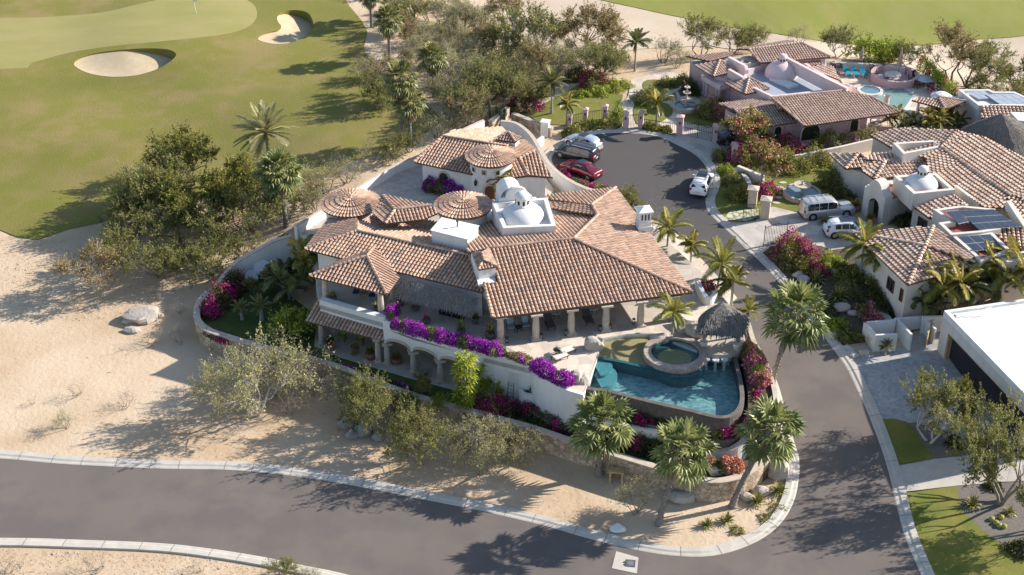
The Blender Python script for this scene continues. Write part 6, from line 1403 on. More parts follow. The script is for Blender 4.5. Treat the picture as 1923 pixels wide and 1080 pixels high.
tones = {'rust': 'rusty brown leaved scrub tree', 'brown': 'brown scrub tree with pale limbs', 'thin': 'thin twiggy scrub bush', 'mesq': 'broad olive scrub tree', 'grey': 'grey green scrub tree', 'green': 'dark green scrub tree', 'bare': 'leafless scrub bush', 'droop': 'drooping scrub tree', 'olive': 'dense olive scrub bush'}
import collections
cnt = collections.Counter(); ordn = ['', 'second ', 'third ', 'fourth ', 'fifth ', 'sixth ', 'seventh ', 'eighth ', 'ninth ', 'tenth ']
for i, (x, y) in enumerate(belt):
    k = kinds[(i * 7 + i // 3) % len(kinds)]; zone = 'nearest the guest house' if y > 195 else ('beside the dry river bed' if x > 930 else ('along the golf grass' if x < 760 else ('towards the top of the view' if y < 60 else 'in the middle of the belt')))
    key = (k, zone); q = cnt[key]; cnt[key] += 1
    lb = (ordn[q] + tones[k] + ' ' + zone + (', counted from the left' if False else ''))
    tr(k, x, y, lb, random.uniform(.74, 1.05) * (.85 if x < 770 else 1), None, 'scrub belt between the golf course and the river bed')
for (x, y, k, s, lb) in ((985,118,'mesq2',1.35,'open crowned tree standing before the dry river bed, left of the dead one'),(1048,122,'bare',1.9,'dead leafless tree against the pale river bed'),(1095,108,'rust',1.35,'tall ragged tree left of the feather palm by the river bed'),(1140,118,'rust',1.15,'ragged tree nearest the feather palm by the river bed'),(1010,200,'green',.55,'dark round tree behind the magenta bush by the lawn'),
    (1315,108,'mesq2',1.0,'tree with see-through crown behind the pink villa corner'),(1375,102,'olive',.8,'low tree behind the pink villa north roof, left one'),(1420,96,'olive',.75,'low tree behind the pink villa north roof, right one'),(1245,118,'thin',1.1,'thin bush at the river bed left of the pink villa'),(1270,128,'thin',.9,'brownish bush behind the round flower bed'),
    (1572,108,'mesq2',.8,'sparse tree behind the pink villa roof end'),(1625,118,'lime',1.5,'yellow green round tree behind the furled umbrellas'),(1660,118,'lime',1.3,'lime coloured bush beside the round one at the terrace wall'),(1700,128,'olive',.75,'olive tree behind the round seating ring'),(1780,150,'rust',1.35,'large brown crowned tree on the river bank'),(1815,165,'mesq',.95,'large tree in front of the brown crowned one'),(1850,182,'olive',.75,'round bush at the flat white roof'),(1908,170,'green',.9,'tree at the right edge beside the river bed'),(1880,180,'bare',1.1,'bare bush near the right edge'),(1920,200,'olive',.7,'bush at the right edge above the solar roof'),(1500,88,'thin',.9,'scrub bush just behind the pink villa ridge')):
    tr(k, x, y, lb, s)
g2 = 'bushes along the court wall'
for (x, y, k, s, lb) in ((610,365,'thin',1.2,'twiggy grey bush beside the court wall, first'),(650,345,'thin',1.1,'twiggy bush beside the golf grass, second along the wall'),(575,395,'olive',.6,'yellow green bush nearest the court corner palm'),(600,400,'thin',1.0,'thin bush against the court wall coping'),(700,305,'thin',.8,'thin bush at the bend of the golf edge'),(735,300,'olive',.62,'dense bush at the foot of the two palms'),(770,285,'olive',.5,'low bush right of the two palm trunks'),(820,258,'thin',1.1,'grey bush behind the guest house roof'),(850,246,'thin',.9,'grey twiggy bush touching the guest house wall'),(545,350,'thin',1.0,'bush under the date palm'),(630,330,'bare',1.3,'pale leafless bush at the golf edge')):
    tr(k, x, y, lb, s, None, g2)
# villa garden
tr('lime', 540, 632, 'bright lime leaved shrub tree in the shaded villa garden', (1.25, 1.25, 1.25), None, None, 0); tr('green', 600, 540, 'dark shrub against the villa west wall', .5, None, None, 0); tr('green', 560, 480, 'dark leafy tree beside the big white dish', .55, None, None, 0)
tr('green', 800, 745, 'dark rounded shrub before the arches', .42, None, None, 0); tr('lime', 770, 758, 'yellow green shrub, left of the two before the arches', .48, None, None, 0); tr('lime', 822, 768, 'yellow green shrub, right of the two before the arches', .55, None, None, 0)
tr('lime', 926, 745, 'yellow croton by the ladder on the white wall', (.6, .6, .9), None, None, 0); tr('green', 665, 668, 'potted dark plant under the lower tile roof', .22, None, None, .3)
def dracaena(base, label, hh, n, seed, w=.85):
    rng = np.random.default_rng(seed); t = thing('dracaena', label, 'dracaena', base); tb = MB(); mb = MB()
    for s in range(4): a = s * 1.6; tb.tube([base, base + Vector((math.cos(a) * .2, math.sin(a) * .2, hh * .5)), base + Vector((math.cos(a) * w * .6, math.sin(a) * w * .6, hh * rng.uniform(.75, .95)))], [.09, .07, .05], 5)
    tb.build('stems', M_palms, t)
    for i in range(n):
        q = i / n; a = rng.uniform(0, 6.28); c = base + Vector((math.cos(a) * w * rng.uniform(.5, 1), math.sin(a) * w * rng.uniform(.5, 1), hh * (.15 + .85 * q))); tone = rng.uniform(.1, .7)
        for k in range(20):
            el = math.radians(80 - 100 * k / 20); az = k * 2.399 + i; d = Vector((math.cos(az) * math.cos(el), math.sin(az) * math.cos(el), math.sin(el))); s = Vector((-math.sin(az), math.cos(az), 0)); l = .62 * rng.uniform(.8, 1.15); mb.poly([c - s * .025, c + s * .025, c + d * l * .55 + s * .05, c + d * l * .55 - s * .05], 0, tone + .25 * rng.random()); mb.poly([c + d * l * .55 - s * .05, c + d * l * .55 + s * .05, c + d * l - Vector((0, 0, .16))], 0, min(1, tone + .35))
    mb.build('foliage', M_llime, t)
dracaena(P(874,772,0), 'tall variegated dracaena with striped leaves rising over the white wall', 5.8, 90, 3); dracaena(P(900,750,0), 'shorter dracaena behind the tall one by the white wall', 3.6, 16, 4, .4)
# ---------------- bougainvillea, hedges, beds ----------------
def PP(pts, z): return [P(a, b, z if not hasattr(z, '__len__') else z[i]) for i, (a, b) in enumerate(pts)]
SB = shrub_band
SB('bougainvillea', 'long purple bougainvillea trailing along the terrace parapet of the villa', 'bougainvillea', smooth_path(PP([(735,612),(770,622),(836,640),(905,656),(950,668)], 4.55), 4), 1.35, .8, 13000, M_lolive, M_purple, .70, .15, 3)
SB('bougainvillea', 'brown green gap of leaves between the two purple hedges on the parapet', 'bougainvillea', PP([(950,668),(975,674),(1000,684)], 4.5), 1.1, .5, 2200, M_lbrown, M_purple, .1, .14, 4)
SB('bougainvillea', 'thick violet bougainvillea spilling over the curved end of the terrace wall', 'bougainvillea', smooth_path(PP([(1003,684),(1018,698),(1045,712),(1078,722)], 4.4), 4), 1.5, .75, 6500, M_lgreen, M_purple, .92, .15, 5)
SB('bougainvillea', 'small purple bougainvillea climbing at the balcony corner', 'bougainvillea', PP([(727,600),(740,590),(748,583)], 4.3), .9, .9, 1500, M_lgreen, M_purple, .6, .14, 6)
SB('bougainvillea', 'dark magenta bougainvillea growing against the shaded curved wall by the dishes', 'bougainvillea', smooth_path(PP([(390,602),(405,585),(430,558),(455,532)], .0), 4), 2.2, 1.9, 8000, M_ldark, M_mag, .35, .17, 7)
SB('bougainvillea', 'magenta and purple bougainvillea bed before the guest house', 'bougainvillea', smooth_path(PP([(795,352),(830,358),(880,362)], 4.0), 4), 2.2, 1.4, 6500, M_ldark, M_purple, .55, .16, 8)
SB('flower_hedge', 'dark flowering hedge on the upper bed below the violet bougainvillea', 'hedge', smooth_path(PP([(992,718),(1010,735),(1040,748),(1075,760),(1110,768),(1150,782)], 1.7), 4), 1.5, 1.0, 7500, M_ldark, M_mag, .22, .15, 9)
SB('flower_hedge', 'dark flowering hedge just under the pool wall', 'hedge', smooth_path(PP([(1160,786),(1200,795),(1250,803),(1290,806)], 1.7), 4), 1.3, .9, 4500, M_ldark, M_mag, .2, .15, 10)
SB('flower_hedge', 'bright magenta flowers on the ledge below the pool corner', 'hedge', smooth_path(PP([(1335,822),(1365,822),(1395,812)], 1.9), 4), 1.0, .8, 3500, M_lgreen, M_mag, .6, .15, 11)
SB('flower_hedge', 'lower dark hedge with few magenta flowers behind the stone wall', 'hedge', smooth_path(PP([(985,765),(1010,785),(1060,805),(1100,815),(1150,828),(1200,842),(1250,855)], .05), 4), 2.0, 1.1, 11000, M_ldark, M_mag, .14, .16, 12)
bush('bougainvillea', 'crimson bougainvillea mound at the foot of the white wall near the ladder', 'bougainvillea', P(925,775,0), 1.6, 1.5, 3500, M_lgreen, M_mag, .5, .17, 13); bush('bougainvillea', 'dark purple bougainvillea mound left of the stone tier wall', 'bougainvillea', P(958,775,0), 1.3, 1.1, 2500, M_ldark, M_mag, .3, .17, 14)
SB('bougainvillea', 'pink, orange and magenta bougainvillea strip between the pool and the street', 'bougainvillea', smooth_path(PP([(1404,655),(1414,680),(1424,705),(1430,730)], 3.6), 4), 1.7, .95, 7500, M_llime, M_redfl, .5, .16, 15)
SB('bougainvillea', 'orange tipped shrub at the palapa end of the street planter', 'bougainvillea', PP([(1400,652),(1412,668),(1420,690)], 3.9), 1.1, .9, 2000, M_llime, M_orange, .6, .16, 16)
SB('bougainvillea', 'dark bougainvillea continuing behind the pool toward the fan palm', 'bougainvillea', smooth_path(PP([(1420,735),(1424,760),(1418,785),(1400,805)], 2.9), 4), 1.2, .8, 3200, M_lgreen, M_mag, .3, .16, 17)
SB('bougainvillea', 'peach and orange bougainvillea in the corner bed by the pots', 'bougainvillea', smooth_path(PP([(1345,878),(1370,882),(1395,876)], .6), 4), 1.3, .9, 3000, M_lgreen, M_orange, .55, .16, 18); SB('bougainvillea', 'pale pink bougainvillea at the left of the corner bed', 'bougainvillea', smooth_path(PP([(1320,870),(1345,880)], .6), 3), 1.1, .8, 1600, M_lgreen, M_redfl, .4, .16, 19)
SB('hedge', 'green shrubs filling the lowest bed behind the stone wall under the fan palms', 'hedge', smooth_path(PP([(1130,808),(1180,826),(1240,842),(1300,856)], .1), 4), 2.0, 1.2, 8000, M_lgreen, M_mag, .06, .16, 88)
SB('flower_border', 'low purple flowers along the inside of the stone garden wall', 'flower border', smooth_path(PP([(640,690),(700,710),(760,730),(800,745)], .1), 4), .8, .35, 1800, M_ldark, M_purple, .35, .14, 20)
SB('flower_border', 'dark magenta flowers at the curved end of the garden lawn', 'flower border', smooth_path(PP([(385,620),(410,636),(440,645)], .1), 4), 1.2, .5, 2000, M_ldark, M_mag, .25, .15, 21)
bush('bougainvillea', 'bright magenta bougainvillea by the open iron gate of the cream house', 'bougainvillea', on(1490,478), 2.2, 2.2, 6500, M_lgreen, M_mag, .3, .17, 22); bush('bougainvillea', 'magenta bougainvillea on the slope below the gate', 'bougainvillea', on(1520,505), 1.8, 1.4, 3800, M_lgreen, M_mag, .2, .17, 23)
bush('bougainvillea', 'pink bougainvillea beside the yuccas on the street slope', 'bougainvillea', on(1632,590), 1.6, .9, 2600, M_lgreen, M_redfl, .5, .16, 24); bush('bougainvillea', 'pink flowering mound at the gate pillars of the cream house', 'bougainvillea', on(1436,365), 1.6, 1.2, 3000, M_lgreen, M_mag, .45, .17, 25)
bush('bougainvillea', 'large magenta bougainvillea behind the pink gate pillars', 'bougainvillea', on(1452,292), 3.4, 2.2, 7500, M_lgreen, M_mag, .35, .19, 26); bush('bougainvillea', 'magenta bougainvillea beside the parked dark car', 'bougainvillea', on(1398,300), 2.0, 2.4, 3500, M_lgreen, M_mag, .45, .19, 27)
bush('bougainvillea', 'dark red bougainvillea mound left of the pink villa lawn', 'bougainvillea', on(985,205), 2.4, 1.8, 4000, M_ldark, M_mag, .22, .19, 28); bush('clipped_shrub', 'clipped cube shaped shrub with pink flowers by the pink villa garage', 'shrub', on(1335,218), 1.9, 2.1, 4500, M_lgreen, M_redfl, .15, .17, 29)
bush('clipped_shrub', 'large round clipped shrub beside the flagstone path', 'shrub', on(1216,192), 1.8, 1.6, 4200, M_lolive, None, 0, .17, 30); bush('clipped_shrub', 'tall clipped round topiary beside the entrance gate', 'shrub', on(1161,228), .9, 2.0, 2600, M_llime, None, 0, .15, 31)
for i, (x, y, r, h, m_, lb) in enumerate(((1095,180,1.1,.6,M_llime,'yellow green shrub on the middle of the pink villa lawn'),(1375,345,1.2,1.2,M_lolive,'round shrub nearest the white car across the kerb'),(1392,372,1.7,1.5,M_lgreen,'spiky cycad like shrub beside the gate pillar'),(1362,325,1.0,.9,M_llime,'bright shrub at the kerb below the pink pillar'),(1398,338,.9,.9,M_lolive,'small round shrub by the cream bench wall'),(1350,300,.9,1.3,M_lolive,'shrub at the foot of the pink gate pillar'),
    (1490,320,2.0,1.6,M_lgreen,'green shrub behind the orange flowering tree'),(1530,305,1.9,1.8,M_lgreen,'tall shrub at the lawn edge below the pink villa'),(1545,265,1.9,1.9,M_llime,'lime green round shrub at the pink villa arched window'),(1560,350,1.6,2.0,M_lgreen,'broad leaved shrub beside the fountain of the cream house'),(1578,380,1.6,1.5,M_ldark,'dark shrub between the portico and the fountain'),(1600,392,.8,1.0,M_lgreen,'potted shrub left of the portico'),
    (1590,520,1.6,1.2,M_lgreen,'sloping green hedge clump below the driveway'),(1560,500,1.5,1.2,M_llime,'light green clump beside the magenta one at the gate'),(1640,560,1.6,1.3,M_ldark,'dark hedge clump along the garage wall'),(1600,548,1.6,.9,M_lolive,'olive ground shrub on the street slope'),(1690,575,1.6,1.3,M_ldark,'dark shrub under the garage wing window'),(1555,580,1.5,.6,M_ldark,'low dark ground cover beside the kerb'),(1565,610,1.3,.6,M_llime,'bright green ground cover above the white enclosure'),(1590,632,1.4,.5,M_lgreen,'green ground cover beside the enclosure'),
    (1795,835,.95,.45,M_ldark,'round dark shrub on the gravel above the concrete path'),(1865,915,.8,.45,M_ldark,'round dark shrub on the gravel below the concrete path'),(1915,1035,1.2,.6,M_ldark,'large dark shrub at the lower right corner'),(1640,545,1.4,1.4,M_lgreen,'shrub at the foot of the two palms by the garage'),(1480,500,1.0,.5,M_lolive,'low shrub at the corner of the driveway'),(1255,160,1.4,.9,M_lolive,'dark shrub in the round flower bed'),(1296,178,1.1,1.9,M_ldark,'dark conical tree beside the pink villa columns'),(1282,164,1.3,1.6,M_lgreen,'dark shrub at the pink villa corner'),(1348,203,.8,1.3,M_lgreen,'shrub between the columns and the garage'),
    (1130,175,1.6,.8,M_llime,'yellow shrub at the top edge of the lawn'),(1160,165,1.8,.9,M_llime,'yellow green mound beside the flagstone path'),(1115,160,2.0,1.6,M_lgreen,'dark garden shrub with red flowers above the lawn'),(1085,150,1.8,1.6,M_ldark,'dark garden shrub behind the lawn'),(1620,340,1.0,.8,M_lgreen,'small shrub at the portico step'),(1700,420,1.5,.8,M_ldark,'dark shrub in front of the portico window'),(1680,405,1.3,.7,M_lgreen,'agave like shrub beside the portico'))):
    bush('shrub', lb, 'shrub', on(x, y), r, h, int(1300 * r * h ** .5 + 600), m_, M_mag if 'red flowers' in lb else None, .25, .17, 40 + i)
SB('hedge', 'green hedge row inside the iron fence left of the gate', 'hedge', smooth_path([on(a, b) for a, b in [(1062,262),(1085,246),(1120,240),(1150,238),(1168,238)]], 3), 1.8, .9, 6000, M_lgreen, None, 0, .17, 80); SB('hedge', 'low stepped hedge in the bed right of the gate', 'hedge', smooth_path([on(a, b) for a, b in [(1205,238),(1230,244),(1262,250)]], 3), 1.8, .6, 4500, M_lgreen, None, 0, .17, 81)
SB('hedge', 'yellow green hedge climbing the east fence of the pink villa terrace', 'hedge', smooth_path([on(a, b, .6) for a, b in [(1728,128),(1760,160),(1790,190),(1815,215)]], 3), 1.3, 1.8, 6000, M_llime, M_orange, .1, .2, 82); SB('hedge', 'shrubs along the boundary below the pink villa wall', 'hedge', smooth_path([on(a, b) for a, b in [(1550,285),(1600,275),(1650,262)]], 3), 1.8, 1.6, 6000, M_lgrey, M_purple, .06, .18, 83)
SB('hedge', 'dark clipped hedge curving beside the concrete path of the garage wing', 'hedge', smooth_path([on(a, b) for a, b in [(1570,500),(1610,540),(1650,575),(1680,600)]], 3), 1.6, .9, 6500, M_ldark, None, 0, .17, 84); SB('hedge', 'low flowers and leaves between the curved wall and the three parked cars', 'hedge', smooth_path([on(a, b) for a, b in [(1045,318),(1075,342),(1115,355),(1150,362)]], 3), .8, .6, 2600, M_lolive, M_mag, .4, .15, 85)
SB('hedge', 'shrub line along the right side of the villa below the chimney', 'hedge', smooth_path([on(a, b) for a, b in [(1160,365),(1195,392),(1215,410)]], 3), 1.3, 1.0, 3500, M_lolive, None, 0, .15, 86)
FT = tree_proto('flame_tree', 91, 4.6, 2.9, 2, 46, 95, .24, M_lgreen, M_barkw, .13, flowers=M_orange, ffrac=.35)
FT.put(on(1440,352), 'flowering tree with orange blossoms and pale trunk in the cream house garden', 0, .95); FT.put(on(1398,292), 'orange flowering tree behind the iron gate of the pink villa', 2, .95); FT.put(on(1770,235), 'small flowering tree beside the pool pavilion', 4, .6)
YU.put(on(1662,668), 'small twin headed yucca against the white enclosure wall', 0, 1.0)
AG = [agave_proto(95, 40, .95), agave_proto(96, 46, 1.15, w=.06, curl=.5)]
ga_ = 'spiky plants in the corner sand'
for (x, y, k, s, lb) in ((1178+1000*0+150,988,0,1.0,'spiky agave lying low near the corner kerb'),(1365,980,1,.95,'upright spiky agave beside the leaning trunk shadow'),(1422,945,1,1.15,'tallest spiky agave beside the corner stone wall'),(1462,925,1,1.05,'spiky agave nearest the kerb at the corner')):
    AG[k].put(on(x, y), lb, x, s, ga_)
for (x, y, s, lb) in ((1600,530,1.5,'yucca on the slope nearest the magenta flowers'),(1575,560,1.4,'yucca beside the pale boulders on the slope'),(1530,530,1.4,'yucca at the middle of the street slope'),(1825,950,1.1,'grey spiky agave on the gravel bed'),(1895,965,.8,'small yellowish agave on the gravel bed'),(1700,400,1.1,'agave in the bed by the cream house door'),(1550,420,1.0,'agave beside the silver truck'),(1000,215,.9,'agave in the dry bed beyond the curved wall'),(960,238,.8,'small agave behind the guest house chimney')):
    AG[1].put(on(x, y), lb, x, s)
for (x, y, s, lb) in ((1460,955,.5,'low green tuft at the kerb curve'),(1440,975,.45,'green tuft beside the kerb'),(1385,998,.4,'flat green tuft above the kerb bend')):
    p = on(x, y); bush('ground_shrub', lb, 'shrub', p, s * 1.6, .3, 500, M_lolive, None, 0, .12, x)
# cactus
def cactus(p, label, n, h, seed):
    rng = np.random.default_rng(seed); t = thing('columnar_cactus', label, 'cactus', p); 
    for i in range(n):
        a = rng.uniform(0, 6.28); r = rng.uniform(0, .9) * (n > 2); hh = h * rng.uniform(.6, 1); b = p + Vector((math.cos(a) * r, math.sin(a) * r, -.2)); mb = MB()
        mb.tube([b, b + Vector((math.cos(a) * .15, math.sin(a) * .15, hh * .5)), b + Vector((math.cos(a) * .2, math.sin(a) * .2, hh)), b + Vector((math.cos(a) * .2, math.sin(a) * .2, hh + .15))], [.15, .17, .15, .05], 8); mb.build('arm', M_cactus, t)
cactus(on(935,232), 'clump of tall columnar cactus beyond the guest house wall', 11, 2.9, 5); cactus(on(1780,215), 'columnar cactus clump below the river bank tree', 14, 3.0, 6); cactus(on(975,120), 'lone columnar cactus in the scrub belt', 2, 4.5, 7)
for i, (x, y) in enumerate(((1862,978),(1870,985),(1880,975),(1876,990),(1885,992))):
    p = on(x, y); mb = MB(); mb.lathe(p, [(.05, -.05), (.17, .02), (.24, .16), (.2, .32), (.08, .4), (0, .39)], 12); tag(mb.build('barrel_cactus', mat('barrel_cactus%d' % i, (.36,.34,.10), .8, (.24,.24,.06), 9)), ('first','second','third','fourth','fifth')[i] + ' from the left of the round yellow barrel cacti on the gravel', 'cactus', 'barrel cacti on the gravel')
for (x, y, k, s, lb) in ((480,560,'green',.42,'dark shrub in the shade behind the magenta bush of the villa garden'),(520,545,'green',.5,'dark tree right of the round dishes'),(600,618,'green',.45,'dark shrub between the lime tree and the veranda'),(620,690,'lime',.3,'small lime shrub inside the stone wall below the veranda')): tr(k, x, y, lb, s, None, None, 0)
YU.put(P(492,602,0), 'spiky yucca on the shaded garden lawn', 1, 1.6); YU.put(P(455,600,0), 'yucca beside the dark magenta bush', 2, 1.3); AG[0].put(P(520,640,0), 'spiky agave at the edge of the shaded garden lawn', 0, 1.2)
# loose stones and dry litter over the sand
def litter(name, label, zones, n, m, r0, r1, seed, flat=False):
    rng = np.random.default_rng(seed); mb = MB(); Z = [[G(a, b) for a, b in z] for z in zones]; k = 0
    while k < n:
        z = Z[rng.integers(len(Z))]; xs = [p.x for p in z]; ys = [p.y for p in z]; m_ = min(400, n - k); X = rng.uniform(min(xs), max(xs), m_); Y = rng.uniform(min(ys), max(ys), m_); ok = inpoly_np(X, Y, z); X, Y = X[ok], Y[ok]; k += m_
        for x, y, t in zip(X, Y, Tn(X, Y)):
            r = rng.uniform(r0, r1) * (2.2 if rng.random() < .04 else 1); a = rng.uniform(0, 6.28)
            if flat: dx, dy = math.cos(a) * r * 3, math.sin(a) * r * 3; mb.poly([(x, y, t + .02), (x + dy * .12, y - dx * .12, t + .03), (x + dx, y + dy, t + .05), (x - dy * .12, y + dx * .12, t + .03)], 0, rng.random())
            else:
                v = [(x + r * math.cos(a + i * 1.57), y + r * .8 * math.sin(a + i * 1.57), t + .2 * r) for i in range(4)]; top = (x, y, t + r * .8)
                for i in range(4): mb.poly([v[i], v[(i + 1) % 4], top], 0, rng.random())
    o = stuff(mb.build(name, m), label, 'stones' if not flat else 'litter'); return o
SZ = [[(-60,560),(200,590),(360,640),(600,720),(860,800),(1100,900),(1300,960),(1400,970),(1300,1010),(1000,975),(700,905),(400,865),(-60,840)], [(-60,1030),(350,1045),(560,1075),(520,1100),(-60,1100)], [(-60,450),(120,450),(340,520),(330,600),(-60,600)]]
litter('pebbles', 'small pale stones scattered over the sand beside the lower road', SZ, 2600, M_rock, .03, .075, 5); litter('dry_litter', 'dry twigs and leaves lying on the sand under the trees', SZ, 5200, M_dead, .03, .07, 6, True)
litter('belt_litter', 'dry ground cover and twigs under the scrub belt', [[(700,130),(760,30),(900,60),(1010,100),(1120,150),(990,190),(900,235),(830,225),(745,165)]], 6500, M_lgrey, .05, .12, 7, True)
# rocks
rock(on(268,600), 1.6, 'large pale boulder on the sand', 3, None, (1.3, .9, .55), .3); rock(on(240,606), .6, 'small boulder left of the large pale one', 4); rock(on(248,622), .8, 'low flat rock below the large pale boulder', 5, None, (1.2, .8, .4)); rock(on(298,594), .5, 'small round stone right of the large pale boulder', 6)
for i, (x, y, r, lb) in enumerate(((652,803,1.0,'upright grey boulder, left of the four below the olive tree'),(661,822,.75,'grey boulder, lowest of the four below the olive tree'),(684,815,1.1,'largest grey boulder below the olive tree'),(708,825,.7,'grey boulder, rightmost of the four below the olive tree'))): rock(on(x, y), r, lb, 10 + i, M_rockd, (1, .8, .8), i)
rock(on(1278,938), 1.15, 'grey flat boulder at the foot of the stone wall', 20, M_rock, (1.2, .8, .5), -.3); rock(on(1464,893), 1.35, 'large split pale boulder at the corner by the kerb', 21, None, (.9, .8, .9)); rock(on(1158,996), .7, 'white half buried rock beside the lower kerb', 22, M_white, (1.1, .7, .5))
rock(on(1405,938), .7, 'round rock beside the agave at the corner wall', 23); rock(on(1428,928), .8, 'rounded pale rock behind the tallest agave', 24)
rock(P(1083,716,4.0), .8, 'sculptural pale rock at the end of the violet bougainvillea', 25, None, (.9, .7, 1.0)); rock(P(1094,724,3.6), .85, 'pale rock stepping down to the pool wall', 26, None, (.8, .8, 1.1)); rock(P(1112,655,4.0), .95, 'carved pale rock on the pool terrace edge', 27, None, (1.1, .8, .9))
rock(P(1238,640,3.9), .9, 'flat rock behind the hot tub, left one', 28, None, (1.2, .7, .6)); rock(P(1305,632,3.9), 1.1, 'grey rock behind the hot tub by the palapa', 29, None, (1.0, .8, .9)); rock(P(1283,624,3.9), .8, 'rock between the young coconut palm and the palapa', 30)
for i, (x, y, r, lb) in enumerate(((1580,582,.9,'large pale boulder on the street slope'),(1600,590,.6,'smaller pale boulder on the street slope'),(1498,520,.7,'pale boulder below the gate bougainvillea'),(1508,528,.7,'round boulder beside the pale one below the gate'))): rock(on(x, y), r, lb, 33 + i)
for i, (x, y) in enumerate(((428,512),(423,524),(414,533))): rock(P(x, y, .5), .5, ('top','middle','bottom')[i] + ' of the three stones stepping up the outside of the sloping wall', 50 + i, None, (1.1, .8, .6))
# ---------------- vehicles ----------------
def paint(name, col, metal=.3): 
    m = mat(name, col, .28, spec=.5, metal=metal, world_co=False); m.node_tree.nodes['Principled BSDF'].inputs['Coat Weight'].default_value = .6; return m
M_tyre = mat('tyre_rubber', (.02,.02,.02), .8); M_rimw = mat('alloy_rim', (.45,.45,.46), .35, metal=.7); M_tail = mat('tail_lamp_red', (.35,.015,.012), .25); M_lamp = mat('head_lamp', (.60,.62,.64), .15, spec=.8); M_cglass = mat('car_glass', (.015,.018,.022), .06, spec=.9); M_trim = mat('black_trim', (.02,.02,.022), .5); M_plate = mat('number_plate', (.55,.56,.55), .5)
SH_ = {  # x fraction from rear, belt height, roof height, roof half-width factor
 'suv': ([(0,.50,.53,.0),(.02,.60,.66,0),(.09,.63,.87,.70),(.19,.63,.97,.75),(.38,.61,1.0,.77),(.52,.60,.99,.77),(.60,.59,.93,.74),(.735,.58,.62,.60),(.80,.575,.60,0),(.93,.52,.545,0),(.985,.46,.48,0),(1.0,.36,.38,0)], (.05,.74), 1.0),
 'van': ([(0,.48,.52,.0),(.015,.58,.70,.6),(.05,.60,.93,.74),(.12,.60,.99,.78),(.35,.59,1.0,.80),(.58,.58,.985,.79),(.66,.57,.91,.75),(.80,.56,.60,.60),(.86,.55,.57,0),(.95,.48,.50,0),(.99,.42,.44,0),(1.0,.34,.36,0)], (.04,.80), 1.0),
 'sedan': ([(0,.48,.50,.0),(.02,.62,.65,0),(.10,.66,.69,0),(.17,.66,.74,.62),(.30,.655,.97,.70),(.42,.65,1.0,.72),(.54,.64,.98,.72),(.60,.635,.92,.70),(.72,.63,.68,.60),(.78,.62,.645,0),(.93,.54,.56,0),(.985,.46,.48,0),(1.0,.36,.38,0)], (.17,.72), 1.0),
 'wagon': ([(0,.48,.51,.0),(.01,.56,.80,.72),(.03,.57,.96,.80),(.08,.57,.99,.82),(.35,.565,1.0,.83),(.56,.56,.985,.82),(.62,.555,.93,.79),(.72,.555,.64,.66),(.76,.55,.58,0),(.94,.53,.55,0),(.985,.47,.49,0),(1.0,.34,.36,0)], (.03,.72), 1.0)}
